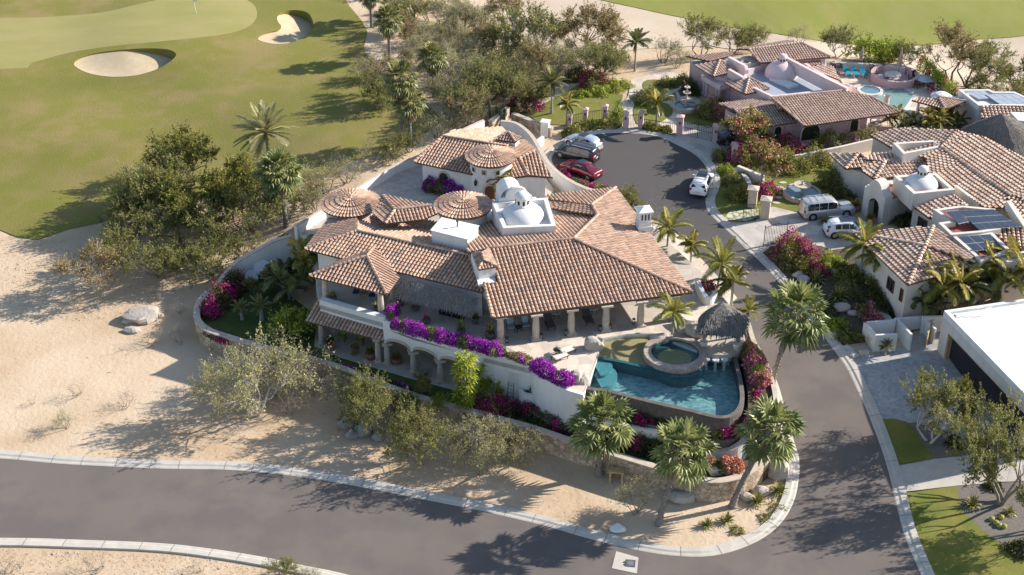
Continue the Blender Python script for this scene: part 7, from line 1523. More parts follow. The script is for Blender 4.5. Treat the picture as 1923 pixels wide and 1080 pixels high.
def car(kind, name, label, front, rear, L, W, H, pm, cat, rails=None, rackm=None, sunroof=False, zoff=0.0, grp=None):
    f, r = on(*front), on(*rear); c = (f + r) / 2; d = (f - r); ang = math.atan2(d.y, d.x); t = thing(name, label, cat, (c.x, c.y, c.z), grp); base = c.z + .055 + zoff
    st, (g0, g1), _ = SH_[kind]; M = Matrix.Translation((c.x, c.y, base)) @ Matrix.Rotation(ang, 4, 'Z')
    def tw(p): return tuple(M @ Vector(p))
    mb = MB(); rows = []; hw = W / 2
    xs_ = []
    fine = []
    for a, b in zip(st[:-1], st[1:]):
        for k in range(3): u = k / 3; fine.append(tuple(a[i] + (b[i] - a[i]) * u for i in range(4)))
    fine.append(st[-1]); prof = []
    for x, zb, zt, rw in fine:
        endt = min(1, .80 + .20 * math.sqrt(min(1, min(x, 1 - x) / .10))); w = hw * endt; z0 = .20 if .06 < x < .95 else .28
        if rw: rw_ = rw
        else: rw_ = .80
        wt = w * rw_; zbH, ztH = zb * H, zt * H; gh = ztH - zbH
        P_ = [(0, z0), (w * .93, z0), (w, z0 + .18), (w, zbH * .62), (w * .985, zbH - .03), (w * .955 if gh > .12 else w * .93, zbH)]
        if gh > .12: P_ += [(w * .90 + (wt - w * .90) * .5, zbH + gh * .5), (wt * 1.01, ztH - .07), (wt * .90, ztH - .015), (0, ztH + .02)]
        else: P_ += [(w * .90, zbH + gh * .4), (w * .82, zbH + gh * .8), (w * .6, zbH + gh), (0, zbH + gh + .02)]
        prof.append((x * L - L / 2, P_))
    n = len(prof[0][1]); idx = []
    for x, P_ in prof:
        l = [mb.vert(tw((x, y, z))) for y, z in P_]; rr = [mb.vert(tw((x, -y, z))) for y, z in P_[1:-1]]; idx.append((l, [l[0]] + rr + [l[-1]]))
    for k in range(len(idx) - 1):
        for i in range(n - 1):
            a, b = idx[k][0], idx[k + 1][0]; mb.face([a[i], b[i], b[i + 1], a[i + 1]][::-1]); a, b = idx[k][1], idx[k + 1][1]; mb.face([a[i], b[i], b[i + 1], a[i + 1]])
    for e, rev in ((0, False), (-1, True)):
        q = idx[e][0] + idx[e][1][1:-1][::-1]; mb.face(q if rev else q[::-1])
    body = mb.build('body', pm, t, smooth=True)
    # glazing just outside the shell
    def shell(x, j):       # interpolated profile point
        X = [p[0] for p in prof]; x = min(max(x, X[0]), X[-1]); return (np.interp(x, X, [p[1][j][0] for p in prof]), np.interp(x, X, [p[1][j][1] for p in prof]))
    xa, xb = (g0 * L - L / 2), (g1 * L - L / 2); rear_x = xa + .10 * L; 
    cuts = {'suv': [.17,.31,.48,.64], 'van': [.10,.33,.53,.71], 'sedan': [.25,.42,.58,.65], 'wagon': [.06,.28,.45,.63]}[kind]
    for s in (1, -1):
        for u0, u1 in zip(cuts[:-1], cuts[1:]):
            g = MB(); x0, x1 = (u0 + .008) * L - L / 2, (u1 - .008) * L - L / 2; gr = []
            for x in (x0, (x0 + x1) / 2, x1):
                y5, z5 = shell(x, 5); y6, z6 = shell(x, 6); y7, z7 = shell(x, 7); o = .012; gr.append([g.vert(tw((x, s * (y5 + o), z5 + .04))), g.vert(tw((x, s * (y6 + o), z6))), g.vert(tw((x, s * (y7 + o), z7 - .02)))])
            for a in range(2):
                for b in range(2): q = [gr[a][b], gr[a+1][b], gr[a+1][b+1], gr[a][b+1]]; g.face(q if s < 0 else q[::-1])
            g.build('side_window', M_cglass, t)
    for nm, xs0, xs1 in (('windscreen', {'suv': .735, 'van': .79, 'sedan': .72, 'wagon': .72}[kind], {'suv': .605, 'van': .665, 'sedan': .60, 'wagon': .625}[kind]), ('rear_window', {'suv': .030, 'van': .018, 'sedan': .165, 'wagon': .012}[kind], {'suv': .115, 'van': .055, 'sedan': .29, 'wagon': .032}[kind])):
        g = MB(); x0, x1 = xs0 * L - L / 2, xs1 * L - L / 2; ya, za = shell(x0, 8); yb, zb_ = shell(x1, 8); _, zc = shell(x0, 9); _, zd = shell(x1, 9)
        if nm == 'rear_window': y5, z5 = shell(x0 + .02, 5); za = max(z5 + .05, .62 * H); zc = za
        sgn = 1 if nm == 'windscreen' else -1; ex = .03 * sgn
        ya = hw * .80; yb = max(yb, hw * .58); q = [tw((x0 + ex, -ya, za + .03)), tw((x0 + ex, ya, za + .03)), tw((x1 + ex * .7, yb, zb_ + .005)), tw((x1 + ex * .7, -yb, zb_ + .005))]
        g.poly(q if sgn > 0 else q[::-1]); g.build(nm, M_cglass, t)
    wr = .34 if H < 1.6 else (.37 if H < 1.85 else .40)
    for x in (.17, .815):
        for s in (1, -1):
            X = x * L - L / 2; w = MB(); c0 = Vector(tw((X, s * (hw - .22), wr))); ax = (M.to_3x3() @ Vector((0, s, 0)))
            w.tube([c0, c0 + ax * .215], [wr, wr], 18); wh = w.build('wheel', M_tyre, t); rmb = MB(); rmb.tube([c0 + ax * .18, c0 + ax * .228], [wr * .66, wr * .60], 14); rmb.build('rim', M_rimw, wh)
            a = MB(); a.tube([c0 - ax * .05, c0 + ax * .221], [wr + .07, wr + .07], 18); ao = a.build('wheel_arch', M_trim, t)
    for s in (1, -1):
        m_ = MB(); m_.box(tw((L / 2 - L * .045, s * hw * .66, .40 * H)), (.22, .34, .13), ang); m_.build('headlight', M_lamp, t)
        m_ = MB(); m_.box(tw((-L / 2 + .07, s * hw * .80, (.54 if kind != 'van' else .58) * H)), (.14, .22, .26 if kind != 'sedan' else .14), ang); m_.build('tail_light', M_tail, t)
        xm = {'suv': .66, 'van': .70, 'sedan': .64, 'wagon': .66}[kind] * L - L / 2; m_ = MB(); m_.box(tw((xm, s * (hw + .09), .60 * H)), (.12, .20, .14), ang); m_.build('mirror', pm, t)
    m_ = MB(); m_.box(tw((-L / 2 + .01, 0, .40 * H)), (.03, .44, .13), ang); m_.build('number_plate', M_plate, t)
    m_ = MB(); m_.box(tw((-L / 2 + .04, 0, .27)), (.10, W * .78, .16), ang); m_.build('rear_bumper', M_trim, t)
    m_ = MB(); m_.box(tw((L / 2 - .02, 0, .33 * H)), (.06, W * .5, .14), ang); m_.build('grille', M_trim, t)
    if rails:
        for s in (1, -1): m_ = MB(); m_.tube([tw((L * (-.40), s * hw * .66, H + .05)), tw((L * -.36, s * hw * .68, H + .08)), tw((L * .02, s * hw * .68, H + .08)), tw((L * .06, s * hw * .66, H + .04))], .025, 5); m_.build('roof_rail', rails, t)
    if rackm:
        for u in (-.32, -.20, -.05): m_ = MB(); m_.box(tw((L * u, 0, H + .10)), (.06, W * .66, .03), ang); m_.build('crossbar', rackm, t)
    if sunroof: m_ = MB(); m_.box(tw((L * -.02, 0, H + .025)), (L * sunroof, W * .56, .015), ang); m_.build('sunroof', M_cglass, t)
    return t
gp = 'cars parked beside the curved wall'
car('suv', 'crossover', 'pale silver blue crossover parked farthest of the three by the curved wall', (1074,270), (1117,286), 4.5, 1.85, 1.65, paint('silver_blue_paint', (.50,.56,.62), .5), 'car', sunroof=.2, grp=gp)
car('van', 'minivan', 'dark grey minivan parked between the silver crossover and the red saloon', (1053,290), (1113,305), 5.1, 1.98, 1.75, paint('graphite_paint', (.055,.055,.07), .6), 'van', rails=M_alu, grp=gp)
car('sedan', 'saloon_car', 'dark red saloon car parked nearest the villa by the curved wall', (1066,317), (1117,336), 4.8, 1.82, 1.46, paint('dark_red_paint', (.17,.012,.022), .4), 'car', sunroof=.14, grp=gp)
car('suv', 'off_roader', 'white sport utility car with black roof bars standing at the street kerb', (1323,340), (1311,369), 4.7, 1.92, 1.72, paint('white_paint', (.78,.78,.78), 0), 'car', rails=M_black, rackm=M_black, sunroof=.3)
car('wagon', 'utility_wagon', 'long silver utility wagon with roof rails in the cream house driveway', (1588,400), (1514,408), 5.65, 2.02, 1.95, paint('silver_paint', (.52,.50,.47), .5), 'car', rails=M_alu, rackm=M_alu)
car('suv', 'hatchback_crossover', 'white crossover with black panoramic roof beside the cream garage', (1620,439), (1560,441), 4.7, 1.9, 1.64, MATS['white_paint'], 'car', rails=M_alu, sunroof=.34)
car('sedan', 'dark_saloon', 'dark saloon car half hidden behind the pink villa gate', (1398,262), (1362,268), 4.7, 1.82, 1.45, paint('black_paint', (.02,.02,.025), .3), 'car')
# ---------------- gates, pillars, fences ----------------
def pillar(p, h, w, m, label, name='gate_pillar', grp=None, light=True):
    t = thing(name, label, 'pillar', p, grp); mb = MB(); mb.box((p.x, p.y, p.z + h / 2 - .1), (w, w, h + .2), R(-15)); mb.build('shaft', m, t)
    mb = MB(); mb.box((p.x, p.y, p.z + h + .05), (w * 1.3, w * 1.3, .1), R(-15)); ap = Vector((p.x, p.y, p.z + h + .3)); M = Matrix.Rotation(R(-15), 3, 'Z')
    q = [Vector((p.x, p.y, p.z + h + .1)) + M @ Vector((sx * w * .6, sy * w * .6, 0)) for sx, sy in ((-1,-1),(1,-1),(1,1),(-1,1))]
    for i in range(4): mb.poly([q[i], q[(i + 1) % 4], ap])
    mb.build('cap', m, t)
    if light: mb = MB(); mb.box(Vector((p.x, p.y, p.z + h * .72)) + M @ Vector((0, -w / 2 - .05, 0)), (.14, .1, .3), R(-15)); mb.build('lamp', M_black, t)
gpp = 'pink pillars of the iron fence'
PX = [((1070,238),1.5,.55,'shortest pink pillar at the left end of the iron fence'),((1099,232),1.8,.6,'pink pillar, second from the left along the fence'),((1136,226),1.8,.6,'pink pillar left of the round topiary'),((1175,243),2.1,.6,'pink pillar at the left side of the footpath gate'),((1203,242),2.1,.6,'pink pillar at the right side of the footpath gate'),((1276,254),2.3,.75,'pink pillar holding the left leaf of the driveway gate'),((1343,268),2.1,.7,'pink pillar holding the right leaf of the driveway gate'),((1378,303),2.1,.75,'pink pillar nearest the cream bench wall')]
PZ = []
for (q, h, w_, lb) in PX: p = on(*q); PZ.append(p); pillar(p, h, w_ * .9, M_pink, lb, grp=gpp)
def iron(label, a, b, h, name='iron_fence', cat='fence', sp=.22, arch=0.0, r=.02, zb=.08, grp=None, mid=False):
    t = thing(name, label, cat, (a + b) / 2, grp); L = (b - a).length; n = max(2, int(L / sp)); mb = MB(); fr = MB()
    for i in range(n + 1):
        s = i / n; p = a.lerp(b, s); hh = h + arch * math.cos((s - .5) * 2 * math.pi) * .5; mb.tube([p + Vector((0, 0, zb)), p + Vector((0, 0, hh))], r * .8, 4)
    pts = [a.lerp(b, k / 12) for k in range(13)]; fr.tube([p + Vector((0, 0, zb + .05)) for p in pts], r * 1.3, 4)
    fr.tube([p + Vector((0, 0, h - .12 + arch * math.cos((k / 12 - .5) * 2 * math.pi) * .5)) for k, p in enumerate(pts)], r * 1.5, 4)
    if mid: fr.tube([p + Vector((0, 0, h * .55)) for p in pts], r * 1.4, 4)
    for p in (a, b): fr.tube([p, p + Vector((0, 0, h + .05))], r * 2, 5)
    fr.build('frame', M_black, t); mb.build('bars', M_black, t); return t
for i, lb in ((0, 'iron fence panel at the far left between pink pillars'), (1, 'iron fence panel left of the middle pink pillars'), (2, 'iron fence panel beside the round topiary')): iron(lb, PZ[i], PZ[i + 1], 1.5)
iron('small iron footpath gate between two pink pillars', PZ[3], PZ[4], 1.9, 'iron_gate', 'gate', .16); iron('curving iron fence panel above the low stepped hedge', PZ[4], PZ[5], 1.4)
mid_ = (PZ[5] + PZ[6]) / 2
iron('left leaf of the scrolled iron driveway gate', PZ[5], mid_, 2.0, 'iron_gate', 'gate', .2, -.5, .022, mid=True); iron('right leaf of the scrolled iron driveway gate', mid_, PZ[6], 2.0, 'iron_gate', 'gate', .2, -.5, .022, mid=True); iron('iron fence panel beside the shrub at the driveway gate', PZ[6], PZ[7], 1.7)
q1, q2 = on(1406,398), on(1434,408); pillar(on(1412,388), 2.1, .9, M_cantera, 'cream stone faced pillar, farther of the two at the house gate', light=False); pillar(on(1436,410), 2.2, .9, M_cantera, 'cream pillar nearest the driveway with the iron gate', light=False)
iron('closed iron gate between the two cream pillars', on(1395,412), on(1428,412), 1.8, 'iron_gate', 'gate', .16, 0, .02); iron('open iron driveway gate leaf standing on the pale paving', on(1434,462), on(1476,455), 2.3, 'iron_gate', 'gate', .16, .25, .022)
mb = MB(); wall_mesh(mb, smooth_path([on(a, b, .9) for a, b in [(1392,326),(1402,340),(1408,358),(1414,372)]], 4), 1.4, .45, None); tag(mb.build('bench_wall', M_cream), 'curved cream garden wall with seat behind the shrubs at the kerb', 'wall')
mb = MB(); wall_mesh(mb, [on(a, b, 1.2) for a, b in [(1384,312),(1408,322),(1432,332)]], 1.8, .4); tag(mb.build('boundary_wall', M_cream), 'straight cream boundary wall between the pink pillar and the flowering tree', 'wall')
mb = MB(); wall_mesh(mb, [on(a, b, 1.4) for a, b in [(1470,298),(1520,288),(1580,276),(1640,262)]], 2.0, .3); tag(mb.build('boundary_wall', M_cream), 'long pale boundary wall between the pink villa and the cream house', 'wall')
mb = MB(); wall_mesh(mb, smooth_path([on(a, b, .5) for a, b in [(1540,490),(1575,515),(1610,548),(1645,580),(1672,612)]], 4), .9, .7); tag(mb.build('path_edge_wall', M_conc), 'pale curved path wall descending beside the dark hedge', 'wall')
mb = MB(); wall_mesh(mb, [on(a, b, 1.1) for a, b in [(960,214),(1000,230),(1034,242)]], 1.8, .5, cap=.08); tag(mb.build('stone_wall', [M_stonew, M_cantera]), 'rubble stone retaining wall left of the pink villa lawn', 'wall')
mb = MB(); wall_mesh(mb, [on(a, b, 1.3) for a, b in [(925,228),(945,214),(957,203)]], 2.2, .5, cap=.08); tag(mb.build('stone_wall', [M_stonew, M_cantera]), 'rubble stone wall behind the columnar cactus clump', 'wall')
mb = MB(); wall_mesh(mb, smooth_path([on(a, b, .6) for a, b in [(1195,170),(1203,182),(1222,178),(1250,178),(1268,172),(1282,162),(1275,150)]], 4), 1.0, .35); tag(mb.build('bed_wall', M_cantera), 'low curved stone wall around the round flower bed', 'wall')
mb = MB(); wall_mesh(mb, smooth_path([on(a, b, .6) for a, b in [(1268,172),(1278,190),(1300,197),(1325,193)]], 4), 1.0, .35); tag(mb.build('bed_wall', M_cantera), 'curved stone bed wall behind the tall fountain', 'wall')
# fountains
def fountain(p, tiers, label, rb):
    t = thing('fountain', label, 'fountain', p); mb = MB(); mb.lathe(p, [(rb, -.1), (rb, .55), (rb * .86, .57), (rb * .86, .35), (0, .35)], 28); mb.build('basin', M_cantera, t); mb = MB(); mb.lathe((p.x, p.y, p.z + .42), [(rb * .85, 0), (0, 0)], 24); mb.build('water', mat('fountain_water%d' % tiers, (.16,.24,.27), .08), t); z = .3
    mb = MB(); r = .22
    for k in range(tiers): h = 1.0 / (1 + .3 * k); b = rb * .46 / (1 + .55 * k); mb.lathe((p.x, p.y, p.z + z), [(r, 0), (r * .6, h * .4), (r * .7, h * .75), (b, h), (b, h + .08), (r * .7, h + .04), (0, h + .04)], 18); z += h + .04; r *= .72
    mb.lathe((p.x, p.y, p.z + z), [(r, 0), (r * 1.1, .15), (0, .35)], 10); mb.build('tiers', M_cantera, t)
fountain(on(1288,205), 3, 'tall tiered stone fountain in front of the pink villa entrance', 1.6); fountain(on(1505,368), 1, 'broad stone fountain with one bowl on the cream house lawn', 2.0)
for i, (x, y) in enumerate(((1464,352),(1466,362),(1463,371),(1458,381),(1470,343))): p = on(x, y, .10); mb = MB(); mb.lathe(p, [(.42, -.05), (.42, .03), (0, .04)], 10, sy=.6); tag(mb.build('stepping_stone', M_conc), ('second','third','fourth','nearest','farthest')[i] + ' stepping stone of the row across the cream house lawn', 'stepping stone', 'stepping stones on the lawn')
drape('paved_lawn_panel', [(1354,412),(1372,396),(1425,392),(1424,408),(1400,415)], cells(mat('paving_in_grass', (.50,.47,.36), .9), 1.5, (.12,.16,.03), 1.0, .16), .14, 1.0)
# ---------------- furniture ----------------
M_blue = mat('blue_stripe_cushion', (.10,.20,.28), .9, (.40,.44,.46), 6, stretch=(6, .1, .1)); M_teal = mat('teal_canvas', (.02,.22,.28), .9); M_lgcush = mat('green_cushion', (.22,.28,.04), .9); M_navy = mat('navy_chair', (.02,.06,.12), .7); M_canv = mat('cream_sling', (.62,.57,.49), .9); M_dkw = mat('dark_wicker', (.05,.042,.04), .9); M_dkc = mat('grey_cushion', (.10,.095,.10), .9)
def xf(p, rz): return Matrix.Translation(p) @ Matrix.Rotation(rz, 4, 'Z')
def parts_box(t, nm, m, T_, boxes):
    mb = MB()
    for c, s, tilt in boxes: M = T_; mb.box(M @ Vector(c), s, math.atan2(M[1][0], M[0][0]), tilt=Matrix.Rotation(tilt, 3, 'X') if tilt else None)
    return mb.build(nm, m, t)
def lounger(p, rz, label, mf, mc, L=1.9, grp=None, back=.75):
    t = thing('sun_lounger', label, 'sun lounger', p, grp); T_ = xf(p, rz); parts_box(t, 'seat', mc, T_, [((0, -.3, .36), (.68, L * .64, .07), 0)]); parts_box(t, 'backrest', mc, T_, [((0, L * .32, .36 + back * .30), (.68, L * .42, .07), back)])
    parts_box(t, 'frame', mf, T_, [((.36, -.2, .31), (.05, L * .78, .06), 0), ((-.36, -.2, .31), (.05, L * .78, .06), 0)])
    for sx in (-.33, .33):
        for y in (-.8, .45): parts_box(t, 'leg', mf, T_, [((sx, y, .15), (.05, .05, .30), 0)])
def chair(p, rz, label, mf, mc, grp=None, arms=True, s=1.0, name='chair'):
    t = thing(name, label, 'chair', p, grp); T_ = xf(p, rz) @ Matrix.Scale(s, 4); parts_box(t, 'seat', mc, T_, [((0, 0, .44), (.58, .56, .10), 0)]); parts_box(t, 'backrest', mc, T_, [((0, .30, .78), (.58, .09, .62), -.18)])
    for sx in (-.27, .27):
        for y in (-.24, .26): parts_box(t, 'leg', mf, T_, [((sx, y, .21), (.045, .045, .42), 0)])
        if arms: parts_box(t, 'armrest', mf, T_, [((sx * 1.1, 0, .64), (.06, .55, .04), 0)])
def table(p, r, h, label, mt, ml, grp=None, name='round_table'):
    t = thing(name, label, 'table', p, grp); mb = MB(); mb.lathe((p.x, p.y, p.z + h - .05), [(0, 0), (r, 0), (r, .05), (0, .05)], 22); mb.build('tabletop', mt, t); 
    for k in range(3): a = k * 2.1; mb = MB(); mb.tube([p + Vector((math.cos(a) * r * .8, math.sin(a) * r * .8, 0)), p + Vector((math.cos(a) * r * .3, math.sin(a) * r * .3, h - .05))], .03, 5); mb.build('leg', ml, t)
def pot(p, r, h, label, m, plant=None, name='plant_pot', n=26):
    t = thing(name, label, 'plant pot', p); mb = MB(); mb.lathe(p, [(r * .62, 0), (r, h * .6), (r * .92, h * .92), (r, h), (r * .8, h), (r * .75, h * .9), (0, h * .88)], 16); mb.build('pot', m, t)
    if plant:
        mb = MB(); rng = random.Random(int(p.x * 10)); L = plant[1]
        for i in range(n):
            tt = i / n; el = math.radians(82 - 50 * tt); az = i * 2.399; d = Vector((math.cos(az) * math.cos(el), math.sin(az) * math.cos(el), math.sin(el))); s = Vector((-math.sin(az), math.cos(az), 0)); b = p + Vector((0, 0, h * .9)); l = L * rng.uniform(.7, 1.1); mb.poly([b - s * .03, b + s * .03, b + d * l * .55 + s * .05, b + d * l * .55 - s * .05], 0, rng.random()); mb.poly([b + d * l * .55 - s * .05, b + d * l * .55 + s * .05, b + d * l - Vector((0, 0, .25 * l * tt))], 0, rng.random())
        mb.build('plant', plant[0], t)
gl = 'cream loungers at the pool terrace'
lounger(P(1062,664,4.03), R(125), 'cream sling lounger nearest the pool with raised back', M_black, M_canv, grp=gl, back=.95); lounger(P(1048,676,4.03), R(125), 'cream sling lounger tucked beside the violet bougainvillea', M_black, M_canv, grp=gl, back=.95)
table(P(1046,664,4.03), .35, .45, 'low wire side table between the two cream loungers', M_black, M_black)
gb2 = 'blue striped veranda chairs'
chair(P(959,622,4.03), R(10), 'blue striped armchair nearest the first veranda column', M_black, M_blue, gb2, s=1.15, name='armchair'); chair(P(987,619,4.03), R(14), 'blue striped armchair right of the small dark table', M_black, M_blue, gb2, s=1.15, name='armchair'); table(P(974,622,4.03), .35, .5, 'small dark table between the blue striped armchairs', M_dkw, M_black)
lounger(P(1032,612,4.03), R(12), 'dark cushioned lounger between the second and third veranda columns', M_dkw, M_dkc, back=.5); lounger(P(1104,603,4.03), R(12), 'dark cushioned lounger between the third and fourth veranda columns', M_dkw, M_dkc, back=.5)
table(P(1043,598,4.03), .48, .74, 'round pale topped table deep in the veranda, left one', M_cream, M_black); table(P(1114,590,4.03), .48, .74, 'round pale topped table deep in the veranda, right one', M_cream, M_black)
for i, (x, y) in enumerate(((952,643),(1017,636),(1063,629),(1127,621),(1146,618),(1190,608),(1110,663))): 
    if i == 6: continue
    p = P(x, y, 4.03); t = thing('floor_lantern', ('first','second','third','fourth','fifth','sixth')[i] + ' black floor lantern from the left along the veranda columns', 'lantern', p, 'floor lanterns along the veranda'); mb = MB(); mb.box((p.x, p.y, p.z + .03), (.24, .24, .06)); mb.box((p.x, p.y, p.z + .48), (.24, .24, .04)); 
    for sx in (-.1, .1):
        for sy in (-.1, .1): mb.tube([(p.x + sx, p.y + sy, p.z), (p.x + sx, p.y + sy, p.z + .48)], .015, 4)
    mb.lathe((p.x, p.y, p.z + .5), [(.17, 0), (.05, .12), (0, .2)], 8); mb.build('frame', M_black, t); mb = MB(); mb.lathe((p.x, p.y, p.z + .06), [(.05, 0), (.05, .2), (0, .21)], 8); mb.build('candle', M_cream, t)
chair(P(669,557,4.03), R(-10), 'left of the two navy chairs on the balcony', mat('pale_blue_legs', (.30,.42,.48), .6), M_navy, 'navy balcony chairs', False, 1.1); chair(P(699,563,4.03), R(-10), 'right of the two navy chairs on the balcony', MATS['pale_blue_legs'], M_navy, 'navy balcony chairs', False, 1.1); table(P(684,560,4.03), .4, .6, 'wooden table between the navy balcony chairs', M_wood, M_wood)
chair(P(643,640,0.03), R(-10), 'left green cushioned chair under the lower tile roof', M_black, M_lgcush, 'green cushioned chairs under the tile roof', True, 1.1); chair(P(677,648,0.03), R(-10), 'right green cushioned chair under the lower tile roof', M_black, M_lgcush, 'green cushioned chairs under the tile roof', True, 1.1)
pot(P(626,566,4.03), .38, .55, 'grey pot with spiky plant at the balcony corner column', M_potg, (M_agave, .8)); pot(P(709,586,4.03), .38, .55, 'grey pot with spiky plant beside the balcony front column', M_potg, (M_agave, .8)); pot(P(753,573,4.03), .42, .6, 'dark pot with large aloe beside the thatch awning', M_potg, (M_agave, 1.0))
pot(P(780,581,4.03), .42, .3, 'low dark bowl on the terrace floor', M_potg); pot(P(893,607,4.03), .36, .6, 'dark pot with yucca against the white wall', M_potg, (M_lgreen, .7)); pot(P(866,626,4.03), .42, .45, 'dark pot with young yellow palm behind the purple hedge', M_potg, (M_lyel, 1.3), n=34); pot(P(920,634,4.03), .48, .55, 'dark pot with small palm beside the first veranda column', M_potg, (M_lfea, 1.4), n=30); pot(P(801,606,4.03), .4, .4, 'pot of pink flowers behind the purple hedge', M_potg, (M_redfl, .7), n=50)
pot(P(696,674,0.03), .5, .7, 'large terracotta pot with green plant beside the lower columns', M_terra, (M_lgreen, .9), n=50); pot(P(745,682,0.03), .5, .6, 'terracotta pot with bushy plant inside the first arch', M_terra, (M_lgreen, .8), n=50); pot(P(621,655,0.03), .5, .7, 'terracotta pot with dark shrub at the left lower column', M_terra, (M_ldark, 1.0), n=50)
pot(on(1607,396), .5, .7, 'terracotta pot with round shrub left of the cream portico', M_terra, (M_lgreen, .8), n=60); pot(on(1634,421), .5, .8, 'terracotta pot with shrub in front of the cream portico', M_terra, (M_lgreen, .8), n=60)
for i, (x, y) in enumerate(((1344,889),(1372,888))): p = P(x, y, .3); mb = MB(); mb.box((p.x, p.y, .55), (1.0, .55, .6), R(8)); t = tag(mb.build('planter_box', M_cream), ('left','right')[i] + ' pale planter box under the corner bougainvillea', 'planter', 'planter boxes in the corner bed'); mb = MB(); mb.box((p.x, p.y, .86), (1.12, .67, .06), R(8)); mb.build('rim', M_cream, t)
# satellite dishes
def dish(p, r, label, az, el, name='satellite_dish', m=None):
    t = thing(name, label, 'dish', p); mb = MB(); d = Vector((math.cos(az) * math.cos(el), math.sin(az) * math.cos(el), math.sin(el))); a = d.cross(Vector((0, 0, 1))).normalized(); b = a.cross(d); c = Vector(p) + Vector((0, 0, r * 1.05)); rows = []
    for k in range(7): q = k / 6; rows.append([mb.vert(c + (a * math.cos(2*math.pi*i/28) + b * math.sin(2*math.pi*i/28)) * r * q + d * (.16 * r * q * q)) for i in range(28)] if k else [mb.vert(c)] * 28)
    for k in range(6):
        for i in range(28): mb.face(list(dict.fromkeys([rows[k][i], rows[k+1][i], rows[k+1][(i+1) % 28], rows[k][(i+1) % 28]])))
    mb.build('reflector', m or M_white, t, smooth=True); mb = MB(); mb.tube([p, c - d * .1], [.07, .07], 6); mb.build('mast', M_alu, t); mb = MB(); mb.tube([c - b * r * .9 + d * .1, c + d * r * .85 - b * .1], .02, 4); mb.tube([c + d * r * .80 - b * .12, c + d * r * .95 - b * .08], .06, 6); mb.build('feed_arm', M_alu, t)
M_dish = mat('dish_white', (.72,.74,.76), .6); dish(P(495,522,0), .95, 'larger of the two round white dishes against the sloping garden wall', R(-72), R(30), m=M_dish); dish(P(474,530,0), .66, 'smaller of the two round white dishes against the sloping garden wall', R(-85), R(25), m=M_dish)
dish(on(1694,602), .62, 'pale round dish on the ground below the garage wing', R(-80), R(50), m=M_dish); dish(on(1912,560), .8, 'round grey dish at the right edge behind the white roof', R(-90), R(40), m=M_dish)
# ladder, shutter, bench frame, rod, utility boxes
wa_ = FL[5]; wb_ = FL[6]; dw_ = (wb_ - wa_).normalized(); nw_ = Vector((dw_.y, -dw_.x, 0)); wang = math.atan2(dw_.y, dw_.x)
def on_wall(px, z):   # point on the front face of the plain villa wall seen at this column
    r_ = ray(px, 700); best = None
    for k in range(400):
        p = wa_.lerp(wb_, k / 400 * 1.0); q = 961.5 + FPX * p.x / (p.y * math.cos(PITCH) + (CAMH - z) * math.sin(PITCH))
        if best is None or abs(q - px) < best[0]: best = (abs(q - px), p)
    return Vector((best[1].x, best[1].y, z))
lp_ = on_wall(962, 1.0) + nw_ * .25; t = thing('ladder', 'dark metal ladder leaning on the white terrace wall', 'ladder', lp_); M = Matrix.Rotation(wang, 3, 'Z')
for s in (-.27, .27): mb = MB(); mb.tube([lp_ + M @ Vector((s, -.3, -1.0)), lp_ + M @ Vector((s, 0, 1.3))], .03, 5); mb.build('rail', M_black, t)
for k in range(6): z = -.8 + k * .36; yy = -.3 + .3 * (z + 1) / 2.3; mb = MB(); mb.tube([lp_ + M @ Vector((-.27, yy, z)), lp_ + M @ Vector((.27, yy, z))], .022, 4); mb.build('rung', M_black, t)
sp_ = on_wall(966, 3.0) + nw_ * .03; mb = MB(); mb.box(sp_ - Vector((0, 0, .3)), (1.1, .06, 1.2), wang); t = mb.build('shutter', M_white, villa); mb = MB()
for k in range(8): mb.box(sp_ + nw_ * .05 - Vector((0, 0, .78 - k * .14)), (.95, .05, .05), wang)
mb.build('louvres', M_grey, t)
bp_ = on(1157,905); t = thing('wooden_frame', 'light wooden bench like frame standing against the stone wall', 'wooden frame', bp_); M = xf(bp_, R(-8))
parts_box(t, 'top', M_woodl, M, [((0, .1, 1.15), (1.25, .8, .12), 0)]); parts_box(t, 'back_panel', M_wood, M, [((0, .35, .6), (.95, .06, 1.0), 0)])
for sx in (-.5, .5): parts_box(t, 'leg', M_woodl, M, [((sx, -.2, .5), (.16, .2, 1.2), 0)])
p = on(1318,940); mb = MB(); mb.tube([p, p + Vector((.12, 0, 1.0))], .035, 5); tag(mb.build('marker_rod', M_alu), 'thin grey rod stuck in the sand at the corner stone wall', 'rod')
p = on(1024,255); t = thing('utility_box', 'white stucco utility cabinet with sloped top beside the first pink pillar', 'cabinet', p); parts_box(t, 'cabinet', M_white, xf(p, R(-20)), [((0, 0, .85), (.9, .7, 1.9), 0)]); parts_box(t, 'lid', M_white, xf(p, R(-20)), [((0, 0, 1.84), (1.05, .85, .08), .12)]); parts_box(t, 'door', M_grey, xf(p, R(-20)), [((0, -.36, .85), (.6, .03, 1.2), 0)])
mb = MB(); wall_mesh(mb, [on(a, b, 1.0) for a, b in [(1004,272),(1014,262),(1022,256)]], 1.3, .3); tag(mb.build('low_wall', M_white), 'short white wall leading to the utility cabinet', 'wall')
for i, (x, y, s, lb) in enumerate(((1593,657,(1.0,.6,.25),'flat white meter box on the ground cover, upper one'),(1601,668,(1.0,.7,.3),'flat white meter box on the ground cover, lower one'),(1565,628,(1.2,.8,.15),'pale concrete slab at the kerb above the enclosure'))): p = on(x, y); mb = MB(); mb.box((p.x, p.y, p.z + s[2] / 2), s, R(-60)); mb.box((p.x, p.y, p.z + s[2] + .02), (s[0] * .7, s[1] * .7, .04), R(-60)); tag(mb.build('ground_box', M_conc), lb, 'utility box')
